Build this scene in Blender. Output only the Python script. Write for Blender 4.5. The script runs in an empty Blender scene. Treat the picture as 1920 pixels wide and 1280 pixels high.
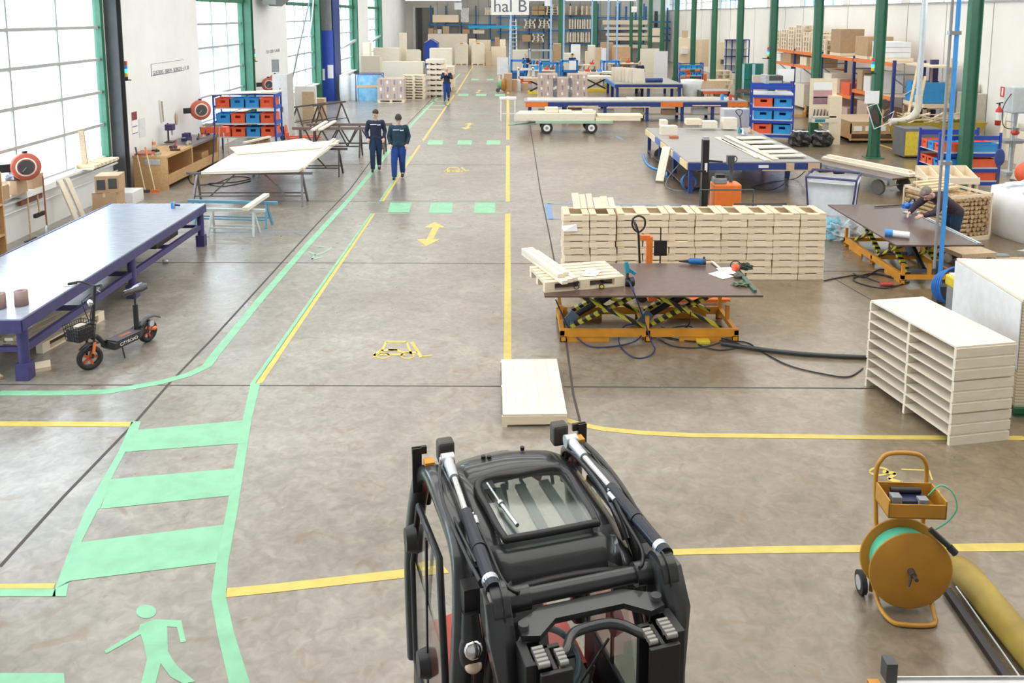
import bpy, math, random
from mathutils import Vector, Matrix
random.seed(7)
SC = bpy.context.scene
COL = SC.collection
R = math.radians

# ---------------------------------------------------------------- camera
FPX, CY, PITCH, YAW, EYE = 1590.0, 243.0, math.atan(215/1590.), math.atan(10/1590.), 4.5
cd = bpy.data.cameras.new('camera'); cam = bpy.data.objects.new('camera', cd); COL.objects.link(cam)
cd.sensor_width = 36.0; cd.lens = 36.0*FPX/1920; cd.shift_x = 0.0; cd.shift_y = -(640-CY)/1920.0
cd.clip_start = 0.1; cd.clip_end = 400
cam.location = (0, 0, EYE); cam.rotation_euler = (math.pi/2-PITCH, 0, -YAW)
SC.camera = cam

# ---------------------------------------------------------------- world, lights, exposure
w = bpy.data.worlds.new('world'); SC.world = w; w.use_nodes = True
bg = w.node_tree.nodes['Background']; bg.inputs[0].default_value = (0.86, 0.94, 1.0, 1); bg.inputs[1].default_value = 5.2
FILLW = 1350
def area(name, x, y, z, sx, sy, power, col=(1, 1, 1), rot=(0, 0, 0)):
    l = bpy.data.lights.new(name, 'AREA'); l.shape = 'RECTANGLE'; l.size = sx; l.size_y = sy; l.energy = power; l.color = col
    o = bpy.data.objects.new(name, l); COL.objects.link(o); o.location = (x, y, z); o.rotation_euler = rot
    return o
# added fill standing in for unseen rooflights: broad area lights under the closed roof
for y in (9, 25, 41, 57, 73):
    area('roof_fill', 3.0, y, 7.1, 24, 14.5, FILLW, (1.0, 0.975, 0.93))
SC.view_settings.view_transform = 'Standard'; SC.view_settings.look = 'None'
SC.view_settings.gamma = 1; SC.view_settings.use_curve_mapping = False
SC.view_settings.exposure = 0.62

# ---------------------------------------------------------------- pixel -> place helpers (survey of the hall)
def _ray(px, py):
    x = (px-960)/FPX; y = -(py-CY)/FPX
    c, s = math.cos(PITCH), math.sin(PITCH)
    dx, dy, dz = x, c+y*s, -s+y*c
    cy, sy = math.cos(YAW), math.sin(YAW)
    return dx*cy+dy*sy, dy*cy-dx*sy, dz
def G(px, py, z=0.0):
    a, b, c = _ray(px, py); t = (z-EYE)/c
    return a*t, b*t
def D(px, py, X=None, Y=None):
    a, b, c = _ray(px, py); t = (X/a) if X is not None else Y/b
    return Vector((a*t, b*t, EYE+c*t))
def RC(x0, y0, x1, y1, Y):      # rectangle seen on a plane at depth Y -> X0,X1,Z0,Z1
    a = D(x0, y0, Y=Y); b = D(x1, y1, Y=Y)
    return a.x, b.x, b.z, a.z

# ---------------------------------------------------------------- mesh helper
class MB:
    def __init__(s): s.v = []; s.f = []; s.m = []; s.sm = []
    def add(s, vs, fs, m=0, M=None, smooth=False):
        o = len(s.v)
        for p in vs:
            p = Vector(p)
            s.v.append(M @ p if M is not None else p)
        for f in fs: s.f.append([i+o for i in f]); s.m.append(m); s.sm.append(smooth)
        return s
    def b6(s, x0, x1, y0, y1, z0, z1, m=0, M=None):
        if x0 > x1: x0, x1 = x1, x0
        if y0 > y1: y0, y1 = y1, y0
        if z0 > z1: z0, z1 = z1, z0
        v = [(x0,y0,z0),(x1,y0,z0),(x1,y1,z0),(x0,y1,z0),(x0,y0,z1),(x1,y0,z1),(x1,y1,z1),(x0,y1,z1)]
        return s.add(v, [(3,2,1,0),(4,5,6,7),(0,1,5,4),(1,2,6,5),(2,3,7,6),(3,0,4,7)], m, M)
    def box(s, c, d, rz=0, rx=0, ry=0, m=0):
        M = Matrix.Translation(Vector(c)) @ Matrix.Rotation(rz,4,'Z') @ Matrix.Rotation(ry,4,'Y') @ Matrix.Rotation(rx,4,'X')
        return s.b6(-d[0]/2, d[0]/2, -d[1]/2, d[1]/2, -d[2]/2, d[2]/2, m, M)
    def bar(s, p, q, w, h=None, m=0, up=(0,0,1)):
        h = h or w; p = Vector(p); q = Vector(q); z = (q-p); L = z.length
        if L < 1e-6: return s
        z.normalize(); u = Vector(up)
        if abs(z.dot(u)) > .98: u = Vector((0,1,0))
        x = z.cross(u).normalized(); y = x.cross(z).normalized()
        M = Matrix(((x.x,y.x,z.x,p.x),(x.y,y.y,z.y,p.y),(x.z,y.z,z.z,p.z),(0,0,0,1)))
        return s.b6(-w/2, w/2, -h/2, h/2, 0, L, m, M)
    def cyl(s, p, q, r, r2=None, n=12, m=0, caps=True):
        r2 = r if r2 is None else r2; p = Vector(p); q = Vector(q); z = q-p
        if z.length < 1e-6: return s
        z.normalize(); u = Vector((0,0,1)) if abs(z.z) < .9 else Vector((1,0,0))
        x = z.cross(u).normalized(); y = z.cross(x)
        vs = []
        for c, rr in ((p, r), (q, r2)):
            for k in range(n):
                a = 2*math.pi*k/n; vs.append(c + x*math.cos(a)*rr + y*math.sin(a)*rr)
        s.add(vs, [(k, (k+1)%n, n+(k+1)%n, n+k) for k in range(n)], m, None, True)
        if caps: s.add(vs, [tuple(range(n))[::-1], tuple(range(n, 2*n))], m)
        return s
    def path(s, pts, r, n=8, m=0, closed=False):
        P = [Vector(p) for p in pts]; N = len(P); vs = []; px = None
        for i in range(N):
            a = P[(i-1) % N] if (closed or i > 0) else P[i]; b = P[(i+1) % N] if (closed or i < N-1) else P[i]
            z = (b-a)
            if z.length < 1e-7: z = Vector((0,0,1))
            z.normalize()
            if px is None:
                u = Vector((0,0,1)) if abs(z.z) < .9 else Vector((1,0,0)); px = z.cross(u).normalized()
            x = (px - z*px.dot(z))
            if x.length < 1e-5: x = z.cross(Vector((0.3,0.5,0.8)))
            x.normalize(); px = x; y = z.cross(x)
            rr = r[i] if isinstance(r, (list, tuple)) else r
            for k in range(n):
                t = 2*math.pi*k/n; vs.append(P[i] + x*math.cos(t)*rr + y*math.sin(t)*rr)
        fs = []
        for i in range(N if closed else N-1):
            j = (i+1) % N
            for k in range(n): fs.append((i*n+k, i*n+(k+1)%n, j*n+(k+1)%n, j*n+k))
        s.add(vs, fs, m, None, True)
        if not closed: s.add(vs, [tuple(range(n))[::-1], tuple(range((N-1)*n, N*n))], m)
        return s
    def lathe(s, prof, n=24, M=None, m=0):
        vs = []; fs = []
        for (r, z) in prof:
            for k in range(n):
                a = 2*math.pi*k/n; vs.append((r*math.cos(a), r*math.sin(a), z))
        for i in range(len(prof)-1):
            for k in range(n): fs.append((i*n+k, i*n+(k+1)%n, (i+1)*n+(k+1)%n, (i+1)*n+k))
        return s.add(vs, fs, m, M, True)
    def prism(s, pts, z0, z1, m=0, M=None):
        n = len(pts); vs = [(p[0],p[1],z0) for p in pts]+[(p[0],p[1],z1) for p in pts]
        fs = [tuple(range(n))[::-1], tuple(range(n,2*n))]+[(k,(k+1)%n,n+(k+1)%n,n+k) for k in range(n)]
        return s.add(vs, fs, m, M)
    def loft(s, rings, m=0, caps=True, smooth=True):
        n = len(rings[0]); vs = [p for r in rings for p in r]; fs = []
        for i in range(len(rings)-1):
            for k in range(n): fs.append((i*n+k, i*n+(k+1)%n, (i+1)*n+(k+1)%n, (i+1)*n+k))
        s.add(vs, fs, m, None, smooth)
        if caps: s.add(vs, [tuple(range(n))[::-1], tuple(range((len(rings)-1)*n, len(rings)*n))], m)
        return s
    def ell(s, c, r, n=14, m=0, M=None):
        rx, ry, rz = (r, r, r) if not isinstance(r, (tuple, list)) else r
        vs = []; fs = []; h = n//2+1
        for i in range(h+1):
            t = math.pi*i/h; zz = math.cos(t); q = max(math.sin(t), 1e-4)
            for k in range(n):
                a = 2*math.pi*k/n; vs.append(Vector((rx*q*math.cos(a), ry*q*math.sin(a), rz*zz)))
        T = Matrix.Translation(Vector(c))
        if M is not None: T = T @ M
        for i in range(h):
            for k in range(n): fs.append((i*n+k, (i+1)*n+k, (i+1)*n+(k+1)%n, i*n+(k+1)%n))
        return s.add(vs, fs, m, T, True)
    def tor(s, c, R_, r, n=28, k=8, m=0, M=None, a0=0, a1=2*math.pi):
        full = abs(a1-a0-2*math.pi) < 1e-4
        T = Matrix.Translation(Vector(c)) @ (M if M is not None else Matrix.Identity(4))
        pts = [T @ Vector((R_*math.cos(a0+(a1-a0)*i/n), R_*math.sin(a0+(a1-a0)*i/n), 0)) for i in range(n if full else n+1)]
        return s.path(pts, r, k, m, full)
    def build(s, name, mats, parent=None, bevel=0, loc=None, rz=0):
        me = bpy.data.meshes.new(name); me.from_pydata([tuple(p) for p in s.v], [], s.f); me.update()
        if not isinstance(mats, (list, tuple)): mats = [mats]
        for mt in mats: me.materials.append(mt)
        me.polygons.foreach_set('material_index', s.m); me.polygons.foreach_set('use_smooth', s.sm)
        o = bpy.data.objects.new(name, me); COL.objects.link(o)
        if parent is not None: o.parent = parent
        if loc is not None: o.location = loc
        o.rotation_euler[2] = rz
        if bevel:
            b = o.modifiers.new('bevel', 'BEVEL'); b.width = bevel; b.segments = 2; b.limit_method = 'ANGLE'
        return o
def crumple(c, r, seed=1, n=18, amp=.22, m=0):
    """an irregular crumpled lump, flat side down"""
    rd = random.Random(seed); b = MB(); b.ell((0,0,0), 1.0, n); ph = [rd.uniform(0,6.28) for _ in range(6)]
    for i, p in enumerate(b.v):
        k = 1+amp*(math.sin(3.1*p.x*2+ph[0])*math.cos(4.3*p.y+ph[1])+.6*math.sin(9*p.z+ph[2]+5*p.x)+.5*math.cos(8*p.y+ph[3]-6*p.x))+rd.uniform(-amp,amp)*.3
        q = Vector((p.x*k*r[0], p.y*k*r[1], max(p.z*k, -.55)*r[2])); b.v[i] = q+Vector(c)
    b.sm = [False]*len(b.sm)
    return b
def RX(a): return Matrix.Rotation(a, 4, 'X')
def RY(a): return Matrix.Rotation(a, 4, 'Y')
def RZ(a): return Matrix.Rotation(a, 4, 'Z')
def tag(o, label, cat, group=None, kind=None):
    o['label'] = label; o['category'] = cat
    if group: o['group'] = group
    if kind: o['kind'] = kind
    return o
def thing(name, label, cat, loc=(0,0,0), rz=0, group=None):
    o = bpy.data.objects.new(name, None); COL.objects.link(o); o.empty_display_size = .2
    o.location = loc; o.rotation_euler = (0, 0, rz)
    return tag(o, label, cat, group)
def struct(o): o['kind'] = 'structure'; return o
def dup(root, loc=None, rz=None, label=None, group=None):
    def cp(o, par):
        c = o.copy(); COL.objects.link(c); c.parent = par
        for ch in list(o.children): cp(ch, c)
        return c
    r = cp(root, None)
    if loc is not None: r.location = loc
    if rz is not None: r.rotation_euler[2] = rz
    if label: r['label'] = label
    if group: r['group'] = group
    return r
ORD = ['zeroth','first','second','third','fourth','fifth','sixth','seventh','eighth','ninth','tenth','eleventh','twelfth','thirteenth','fourteenth']
def smoothpts(P, k=6, closed=False):
    P = [Vector(p) for p in P]; out = []; N = len(P)
    for i in range(N if closed else N-1):
        p0 = P[(i-1) % N] if (closed or i > 0) else P[i]; p1 = P[i]; p2 = P[(i+1) % N]
        p3 = P[(i+2) % N] if (closed or i+2 < N) else P[(i+1) % N]
        for j in range(k):
            t = j/k
            out.append(0.5*((2*p1)+(p2-p0)*t+(2*p0-5*p1+4*p2-p3)*t*t+(3*p1-p0-3*p2+p3)*t**3))
    if not closed: out.append(P[-1])
    return out
def text(body, name, mat, parent, size, loc, rot, ext=0.002, bold=0):
    c = bpy.data.curves.new(name, 'FONT'); c.body = body; c.size = size; c.extrude = ext; c.offset = bold
    c.align_x = 'CENTER'; c.align_y = 'CENTER'; c.materials.append(mat)
    o = bpy.data.objects.new(name, c); COL.objects.link(o)
    bpy.context.view_layer.update(); dg = bpy.context.evaluated_depsgraph_get()
    me = bpy.data.meshes.new_from_object(o.evaluated_get(dg)); bpy.data.objects.remove(o)
    o = bpy.data.objects.new(name, me); COL.objects.link(o); o.parent = parent; o.location = loc; o.rotation_euler = rot
    return o

# ---------------------------------------------------------------- materials
def mat(name, col, rough=.5, metal=0., var=.06, scale=8., bump=0., rnd=0., spec=.5, alpha=None, coat=0., stretch=(1,1,1), col2=None):
    m = bpy.data.materials.new(name); m.use_nodes = True; nt = m.node_tree; N = nt.nodes; L = nt.links
    b = N['Principled BSDF']; b.inputs['Roughness'].default_value = rough; b.inputs['Metallic'].default_value = metal
    b.inputs['Specular IOR Level'].default_value = spec; b.inputs['Coat Weight'].default_value = coat
    tc = N.new('ShaderNodeTexCoord'); mp = N.new('ShaderNodeMapping'); mp.inputs['Scale'].default_value = stretch
    no = N.new('ShaderNodeTexNoise'); no.inputs['Scale'].default_value = scale; no.inputs['Detail'].default_value = 3
    L.new(tc.outputs['Object'], mp.inputs[0]); 
    oi = N.new('ShaderNodeObjectInfo')
    va = N.new('ShaderNodeVectorMath'); va.operation = 'ADD'; L.new(mp.outputs[0], va.inputs[0])
    cx = N.new('ShaderNodeCombineXYZ'); ml = N.new('ShaderNodeMath'); ml.operation = 'MULTIPLY'; ml.inputs[1].default_value = 37.
    L.new(oi.outputs['Random'], ml.inputs[0])
    for i in range(3): L.new(ml.outputs[0], cx.inputs[i])
    L.new(cx.outputs[0], va.inputs[1]); L.new(va.outputs[0], no.inputs['Vector'])
    rp = N.new('ShaderNodeValToRGB'); rp.color_ramp.elements[0].position = .3; rp.color_ramp.elements[1].position = .7
    c = Vector(col[:3]); c2 = Vector(col2[:3]) if col2 else c*(1-var)
    c1 = c*(1+var) if not col2 else c
    rp.color_ramp.elements[0].color = (*c2, 1); rp.color_ramp.elements[1].color = (*[min(1, q) for q in c1], 1)
    L.new(no.outputs['Fac'], rp.inputs[0]); out = rp.outputs[0]
    if rnd:
        hs = N.new('ShaderNodeHueSaturation'); mr = N.new('ShaderNodeMapRange')
        mr.inputs['To Min'].default_value = 1-rnd; mr.inputs['To Max'].default_value = 1+rnd
        L.new(oi.outputs['Random'], mr.inputs['Value']); L.new(mr.outputs[0], hs.inputs['Value']); L.new(out, hs.inputs['Color']); out = hs.outputs[0]
    L.new(out, b.inputs['Base Color'])
    if bump:
        bp = N.new('ShaderNodeBump'); bp.inputs['Strength'].default_value = bump; bp.inputs['Distance'].default_value = .01
        L.new(no.outputs['Fac'], bp.inputs['Height']); L.new(bp.outputs[0], b.inputs['Normal'])
    if alpha is not None:
        b.inputs['Alpha'].default_value = alpha
    return m
WOOD = mat('pine_wood', (.84,.74,.57), .62, var=.1, scale=5, stretch=(1.2,9,9), rnd=.07, col2=(.77,.64,.46))
WOODY = mat('pine_wood_lengthwise', (.82,.69,.49), .62, scale=5, stretch=(9,1.2,9), rnd=.07, col2=(.70,.55,.35))
WOODZ = mat('pine_wood_upright', (.78,.64,.44), .62, scale=5, stretch=(9,9,1.2), rnd=.07, col2=(.66,.5,.31))
PALE = mat('pale_plywood', (.80,.74,.62), .6, scale=3, stretch=(2,7,7), rnd=.04, col2=(.74,.66,.52))
PALEW = mat('white_pine_board', (.80,.75,.65), .6, scale=4, stretch=(8,1,8), rnd=.04, col2=(.74,.66,.53))
OLDW = mat('worn_timber', (.62,.47,.31), .7, scale=6, stretch=(7,1.5,7), rnd=.1, col2=(.45,.32,.20))
BENCHW = mat('bench_beech_wood', (.66,.42,.20), .5, scale=5, stretch=(6,1.2,6), rnd=.06, col2=(.54,.32,.14))
FILM = mat('brown_film_plywood', (.135,.085,.065), .32, scale=14, col2=(.105,.065,.05), bump=.05)
FILMG = mat('grey_blue_worktop', (.42,.46,.54), .25, scale=5, stretch=(1,5,1), col2=(.33,.37,.45))
GREYTOP = mat('worn_grey_worktop', (.36,.35,.34), .35, scale=4, stretch=(1,6,1), col2=(.28,.27,.26))
CARD = mat('cardboard', (.52,.35,.21), .8, scale=6, rnd=.12, col2=(.46,.30,.17))
CARDP = mat('pinkish_cardboard', (.58,.42,.33), .8, scale=6, rnd=.08, col2=(.50,.36,.28))
WHITE = mat('white_paint', (.80,.80,.79), .5, var=.03)
PAPER = mat('white_paper', (.86,.87,.88), .7, var=.02)
BLACK = mat('black_plastic', (.018,.018,.02), .4, var=.15)
RUB = mat('black_rubber', (.022,.022,.022), .75, var=.2)
STEEL = mat('bare_steel', (.52,.53,.54), .3, .9, var=.05)
CHROME = mat('bright_chrome', (.8,.8,.8), .12, 1., var=.02)
ALU = mat('galvanised_metal', (.60,.63,.66), .4, .7, var=.08, scale=12)
DSTEEL = mat('dark_brown_steel', (.085,.065,.06), .5, .2, var=.2)
BLUE = mat('royal_blue_steel', (.02,.065,.42), .4, var=.08)
NAVY = mat('navy_steel', (.02,.045,.20), .45, var=.12)
PURP = mat('indigo_steel', (.05,.042,.15), .42, var=.15)
SKY = mat('light_blue_paint', (.05,.30,.75), .4, var=.05)
CBLUE = mat('blue_crate_plastic', (.035,.30,.68), .45, var=.05, rnd=.06)
CRED = mat('orange_red_crate_plastic', (.80,.13,.05), .45, var=.05, rnd=.06)
ORNG = mat('orange_paint', (.80,.20,.035), .42, var=.06)
ORNY = mat('amber_lift_paint', (.72,.31,.03), .45, var=.12, scale=5)
REELY = mat('ochre_reel_paint', (.50,.24,.03), .4, var=.12, scale=4)
YEL = mat('yellow_paint', (.72,.55,.05), .5, var=.1)
RED = mat('red_plastic', (.62,.06,.035), .45, var=.08)
GREEN = mat('column_green_paint', (.045,.17,.10), .35, var=.08)
GRNL = mat('light_green_frame', (.33,.50,.36), .5, var=.05)
WGREY = mat('window_frame_grey', (.42,.42,.41), .5, var=.04)
DGREY = mat('dark_grey_paint', (.07,.075,.08), .45, var=.1)
MGREY = mat('mid_grey_paint', (.25,.26,.27), .5, var=.08)
SKIN = mat('skin', (.66,.42,.32), .55, var=.04)
HAIRD = mat('dark_brown_hair', (.045,.03,.02), .7, var=.2, scale=60)
HAIRG = mat('grey_hair', (.22,.19,.16), .8, var=.25, scale=60)
BEANIE = mat('dark_knit_beanie', (.055,.05,.045), .95, var=.2, scale=90)
JNAVY = mat('navy_jacket_cloth', (.016,.024,.055), .85, var=.15, bump=.2, scale=22)
JTEAL = mat('petrol_jacket_cloth', (.014,.042,.07), .85, var=.15, bump=.2, scale=22)
TRB = mat('royal_blue_trousers', (.012,.05,.24), .85, var=.15, bump=.2, scale=22)
TRD = mat('dark_blue_trousers', (.012,.035,.085), .85, var=.15, bump=.2, scale=22)
JBR = mat('plum_black_sweater', (.045,.03,.045), .9, var=.15, bump=.2, scale=22)
INK = mat('black_ink', (.02,.02,.025), .6, var=0)
INKG = mat('grey_ink', (.13,.14,.17), .6, var=0)
TGRN = mat('green_strap_band', (.10,.55,.36), .3, var=.08)
STRAW = mat('offcut_wood', (.80,.66,.42), .7, scale=6, rnd=.1, col2=(.62,.46,.26))
CONT = mat('olive_yellow_skip_paint', (.36,.27,.03), .55, var=.15, scale=3)
FILMW = mat('clear_wrapping_film', (.85,.88,.93), .2, var=.05, alpha=.16)
FILMM = mat('milky_plastic_sheet', (.80,.84,.88), .3, var=.06, alpha=.72)
WBAG = mat('white_woven_bag', (.80,.82,.84), .6, var=.06, scale=3, bump=.25)
def glass(name, col=(.85,.9,.95), fac=.12, rough=.05):
    m = bpy.data.materials.new(name); m.use_nodes = True; nt = m.node_tree; N = nt.nodes; L = nt.links
    N.remove(N['Principled BSDF']); t = N.new('ShaderNodeBsdfTransparent'); t.inputs[0].default_value = (*col, 1)
    g = N.new('ShaderNodeBsdfGlossy'); g.inputs['Roughness'].default_value = rough
    lw = N.new('ShaderNodeLayerWeight'); f = N.new('ShaderNodeMath'); f.operation = 'POWER'; f.inputs[1].default_value = 4.; L.new(lw.outputs['Facing'], f.inputs[0])
    mx = N.new('ShaderNodeMixShader'); ad = N.new('ShaderNodeMath'); ad.operation = 'ADD'; ad.inputs[1].default_value = fac; ad.use_clamp = True
    L.new(f.outputs[0], ad.inputs[0]); L.new(ad.outputs[0], mx.inputs[0]); L.new(t.outputs[0], mx.inputs[1]); L.new(g.outputs[0], mx.inputs[2])
    L.new(mx.outputs[0], N['Material Output'].inputs[0]); return m
GLASS = glass('window_glass', (.93,.97,1.0), .02)
CABGL = glass('cab_glass', (.80,.86,.84), .08)
def stripes(name, c1, c2, freq, ang=(1,0,1), rough=.45):
    m = bpy.data.materials.new(name); m.use_nodes = True; nt = m.node_tree; N = nt.nodes; L = nt.links
    b = N['Principled BSDF']; b.inputs['Roughness'].default_value = rough
    tc = N.new('ShaderNodeTexCoord'); dt = N.new('ShaderNodeVectorMath'); dt.operation = 'DOT_PRODUCT'; dt.inputs[1].default_value = ang
    L.new(tc.outputs['Object'], dt.inputs[0]); mu = N.new('ShaderNodeMath'); mu.operation = 'MULTIPLY'; mu.inputs[1].default_value = freq
    fr = N.new('ShaderNodeMath'); fr.operation = 'FRACT'; gt = N.new('ShaderNodeMath'); gt.operation = 'GREATER_THAN'; gt.inputs[1].default_value = .5
    L.new(dt.outputs['Value'], mu.inputs[0]); L.new(mu.outputs[0], fr.inputs[0]); L.new(fr.outputs[0], gt.inputs[0])
    mx = N.new('ShaderNodeMixRGB'); mx.inputs[1].default_value = (*c1,1); mx.inputs[2].default_value = (*c2,1)
    L.new(gt.outputs[0], mx.inputs[0]); L.new(mx.outputs[0], b.inputs['Base Color']); return m
HAZ = stripes('yellow_black_warning_stripes', (.02,.02,.022), (.62,.58,.04), 6.0)
SHEETS = stripes('stacked_sheet_edges', (.60,.50,.34), (.80,.72,.55), 28., (0,0,1), .6)
# ================================================================ the hall
def floor_mat():
    m = bpy.data.materials.new('polished_concrete'); m.use_nodes = True; nt = m.node_tree; N = nt.nodes; L = nt.links
    b = N['Principled BSDF']; tc = N.new('ShaderNodeTexCoord')
    def noise(sc, det=4, dist=0.):
        n = N.new('ShaderNodeTexNoise'); n.inputs['Scale'].default_value = sc; n.inputs['Detail'].default_value = det
        n.inputs['Distortion'].default_value = dist; L.new(tc.outputs['Object'], n.inputs['Vector']); return n
    def ramp(src, p0, p1, c0, c1):
        r = N.new('ShaderNodeValToRGB'); r.color_ramp.elements[0].position = p0; r.color_ramp.elements[1].position = p1
        r.color_ramp.elements[0].color = (*c0,1); r.color_ramp.elements[1].color = (*c1,1); L.new(src, r.inputs[0]); return r.outputs[0]
    def mix(a, bb, f, mode='MIX'):
        x = N.new('ShaderNodeMixRGB'); x.blend_type = mode
        for s, i in ((f,0),(a,1),(bb,2)):
            if hasattr(s, 'links') or hasattr(s, 'is_linked'): L.new(s, x.inputs[i])
            else: x.inputs[i].default_value = s if i == 0 else (*s,1)
        return x.outputs[0]
    base = ramp(noise(.35,6,.4).outputs['Fac'], .3, .7, (.225,.198,.160), (.325,.300,.262))
    fine = ramp(noise(9,6,1.).outputs['Fac'], .3, .7, (.76,.75,.74), (1.14,1.14,1.14))
    c = mix(base, fine, 1.0, 'MULTIPLY')
    c = mix(c, ramp(noise(1.1,7,2.5).outputs['Fac'], .35, .65, (.84,.83,.81), (1.1,1.1,1.1)), 1.0, 'MULTIPLY')
    # browner towards the right-hand bays, partly painting in the weaker window reflection there
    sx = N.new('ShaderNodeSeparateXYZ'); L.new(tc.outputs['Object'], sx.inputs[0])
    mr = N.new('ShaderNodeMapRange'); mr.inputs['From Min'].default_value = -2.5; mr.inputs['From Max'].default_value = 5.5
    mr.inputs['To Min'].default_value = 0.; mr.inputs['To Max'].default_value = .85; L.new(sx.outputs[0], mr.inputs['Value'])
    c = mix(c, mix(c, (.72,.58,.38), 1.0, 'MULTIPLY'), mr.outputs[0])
    st = ramp(noise(2.6,9,1.6).outputs['Fac'], .60, .68, (0,0,0), (.5,.5,.5))
    c = mix(c, (.19,.105,.045), st)
    L.new(c, b.inputs['Base Color'])
    rr = N.new('ShaderNodeMapRange'); rr.inputs['To Min'].default_value = .2; rr.inputs['To Max'].default_value = .42; b.inputs['Coat Weight'].default_value = .45; b.inputs['Coat Roughness'].default_value = .2
    L.new(noise(1.3,5,1.5).outputs['Fac'], rr.inputs['Value']); L.new(rr.outputs[0], b.inputs['Roughness'])
    bp = N.new('ShaderNodeBump'); bp.inputs['Strength'].default_value = .05; bp.inputs['Distance'].default_value = .01
    L.new(noise(5,5,.5).outputs['Fac'], bp.inputs['Height']); L.new(bp.outputs[0], b.inputs['Normal'])
    b.inputs['Specular IOR Level'].default_value = .75
    return m
LX, RXW, YB = -9.9, 16.0, 84.0
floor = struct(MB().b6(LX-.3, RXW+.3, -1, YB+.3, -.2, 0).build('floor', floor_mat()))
PYEL = mat('floor_line_yellow', (.66,.53,.13), .45, scale=7, col2=(.55,.43,.10))
PGRN = mat('floor_line_green', (.25,.58,.35), .4, scale=5, col2=(.20,.46,.28))
PGRL = mat('floor_line_worn_green', (.30,.52,.36), .4, scale=5, col2=(.27,.40,.30))
PBLU = mat('floor_line_blue', (.16,.28,.50), .5, scale=5)
JOINT = mat('floor_joint_dark', (.07,.06,.055), .8)
def fpoly(name, polys, m, z=.003):
    mb = MB()
    for P in polys:
        mb.prism([G(*p) for p in P], .0008, z)
    return mb.build(name, m, floor)
def strip(pts, wl):      # pts: centre pixels, wl: width in metres; returns polygons on the floor (world coords)
    P = [Vector((*G(*p), 0)) for p in pts]; out = []
    for a, b in zip(P[:-1], P[1:]):
        d = (b-a).normalized(); n = Vector((-d.y, d.x, 0))*wl/2; e = d*wl*.15
        out.append([a-n-e, b-n+e, b+n+e, a+n-e])
    return out
def fstrip(name, lines, m, z=.003):
    mb = MB()
    for pts, wl in lines:
        for i, q in enumerate(strip(pts, wl)): mb.prism([(p.x, p.y) for p in q], .0008, z+.0002*(i % 3))
    return mb.build(name, m, floor)
fstrip('floor_joint', [([(0,1062),(118,932),(255,790),(318,718),(400,633),(534,486),(598,416),(657,354),(696,301),(793,203),(850,140)], .035)], JOINT, .0015)
fstrip('floor_joint', [([(994,235),(1013,358),(1030,440),(1040,492),(1063,650),(1075,740),(1093,812),(1130,960)], .03)], JOINT, .0015)
fstrip('floor_joint', [([(0,721),(948,724)], .025), ([(1058,725),(1640,728)], .03), ([(0,492),(420,492),(960,494),(1060,494)], .025), ([(500,377),(955,377)], .03),
                       ([(1560,520),(1700,600)], .025), ([(560,308),(960,309)], .025), ([(1540,508),(1920,512)], .025)], JOINT, .0015)
fpoly('yellow_line', [[(479,718),(492,718),(704,400),(699,400)], [(714,377),(720,377),(789,272),(785,272)], [(791,263),(796,263),(853,178),(850,178)], [(854,175),(857,175),(888,124),(886,124)]], PYEL)
fpoly('green_line', [[(470,718),(480,718),(699.5,400),(695,400)], [(711,377),(714.5,377),(771,293),(768,293)]], PGRN)
fstrip('green_line', [([(0,737),(120,737),(205,734),(300,717),(352,703),(388,686),(404,664),(488,561),(576,460),(651,378),(734,278),(774,231),(806,198),(829,175),(862,138)], .13)], PGRN)
fpoly('yellow_line', [[(0,790),(250,791),(243,800),(0,799)]], PYEL)
fpoly('green_crossing', [[(260,806),(457,788),(455,831),(235,847)], [(204,899),(444,878),(433,929),(190,954)], [(149,1017),(419,984),(405,1055),(109,1092)]], PGRN, .0036)
fpoly('green_line', [[(247,790),(264,790),(247,847),(222,847)], [(222,847),(235,847),(208,899),(192,899)], [(192,899),(208,899),(187,954),(161,954)], [(161,954),(184,954),(152,1017),(135,1017)], [(135,1017),(155,1017),(129,1092),(103,1104)], [(103,1104),(129,1090),(124,1118),(98,1118)], [(0,1104),(104,1104),(104,1118),(0,1118)]], PGRN)
fpoly('green_line', [[(470,718),(488,718),(471,790),(454,790)], [(454,790),(471,790),(446,954),(425,954)], [(425,954),(446,954),(428,1055),(405,1055)], [(405,1055),(428,1055),(424,1121),(396,1121)], [(396,1121),(424,1121),(440,1190),(408,1190)], [(408,1190),(440,1190),(470,1285),(430,1285)]], PGRN)
fpoly('yellow_line', [[(0,1095),(104,1094),(100,1104),(0,1104)]], PYEL, .0046)
fpoly('green_line', [[(0,1262),(120,1262),(122,1300),(0,1300)]], PGRN)
s = 2.2077
ped = [(580,1040),(640,1018),(750,1022),(770,1110),(748,1113),(732,1050),(692,1048),(695,1150),(718,1190),(740,1218),(808,1275),(760,1285),(705,1255),(665,1200),(640,1300),(580,1300),(608,1185),(595,1120),(582,1080),(440,1160),(432,1148),(575,1062)]
head = [(605+42*math.cos(a*.3927), 986+28*math.sin(a*.3927)) for a in range(16)]
fpoly('pedestrian_symbol', [[(x/s, 700+y/s) for x, y in ped], [(x/s, 700+y/s) for x, y in head]], PGRN)
fpoly('yellow_line', [[(424,1103),(520,1094),(830,1059),(842,1074),(520,1110),(424,1120)], [(1225,1031),(1440,1024),(1920,1018),(1920,1033),(1440,1037),(1235,1041)]], PYEL)
fstrip('yellow_line', [([(1056,786),(1090,796),(1130,804),(1200,811),(1300,816),(1500,818),(1640,820),(1920,821)], .09)], PYEL)
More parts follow.
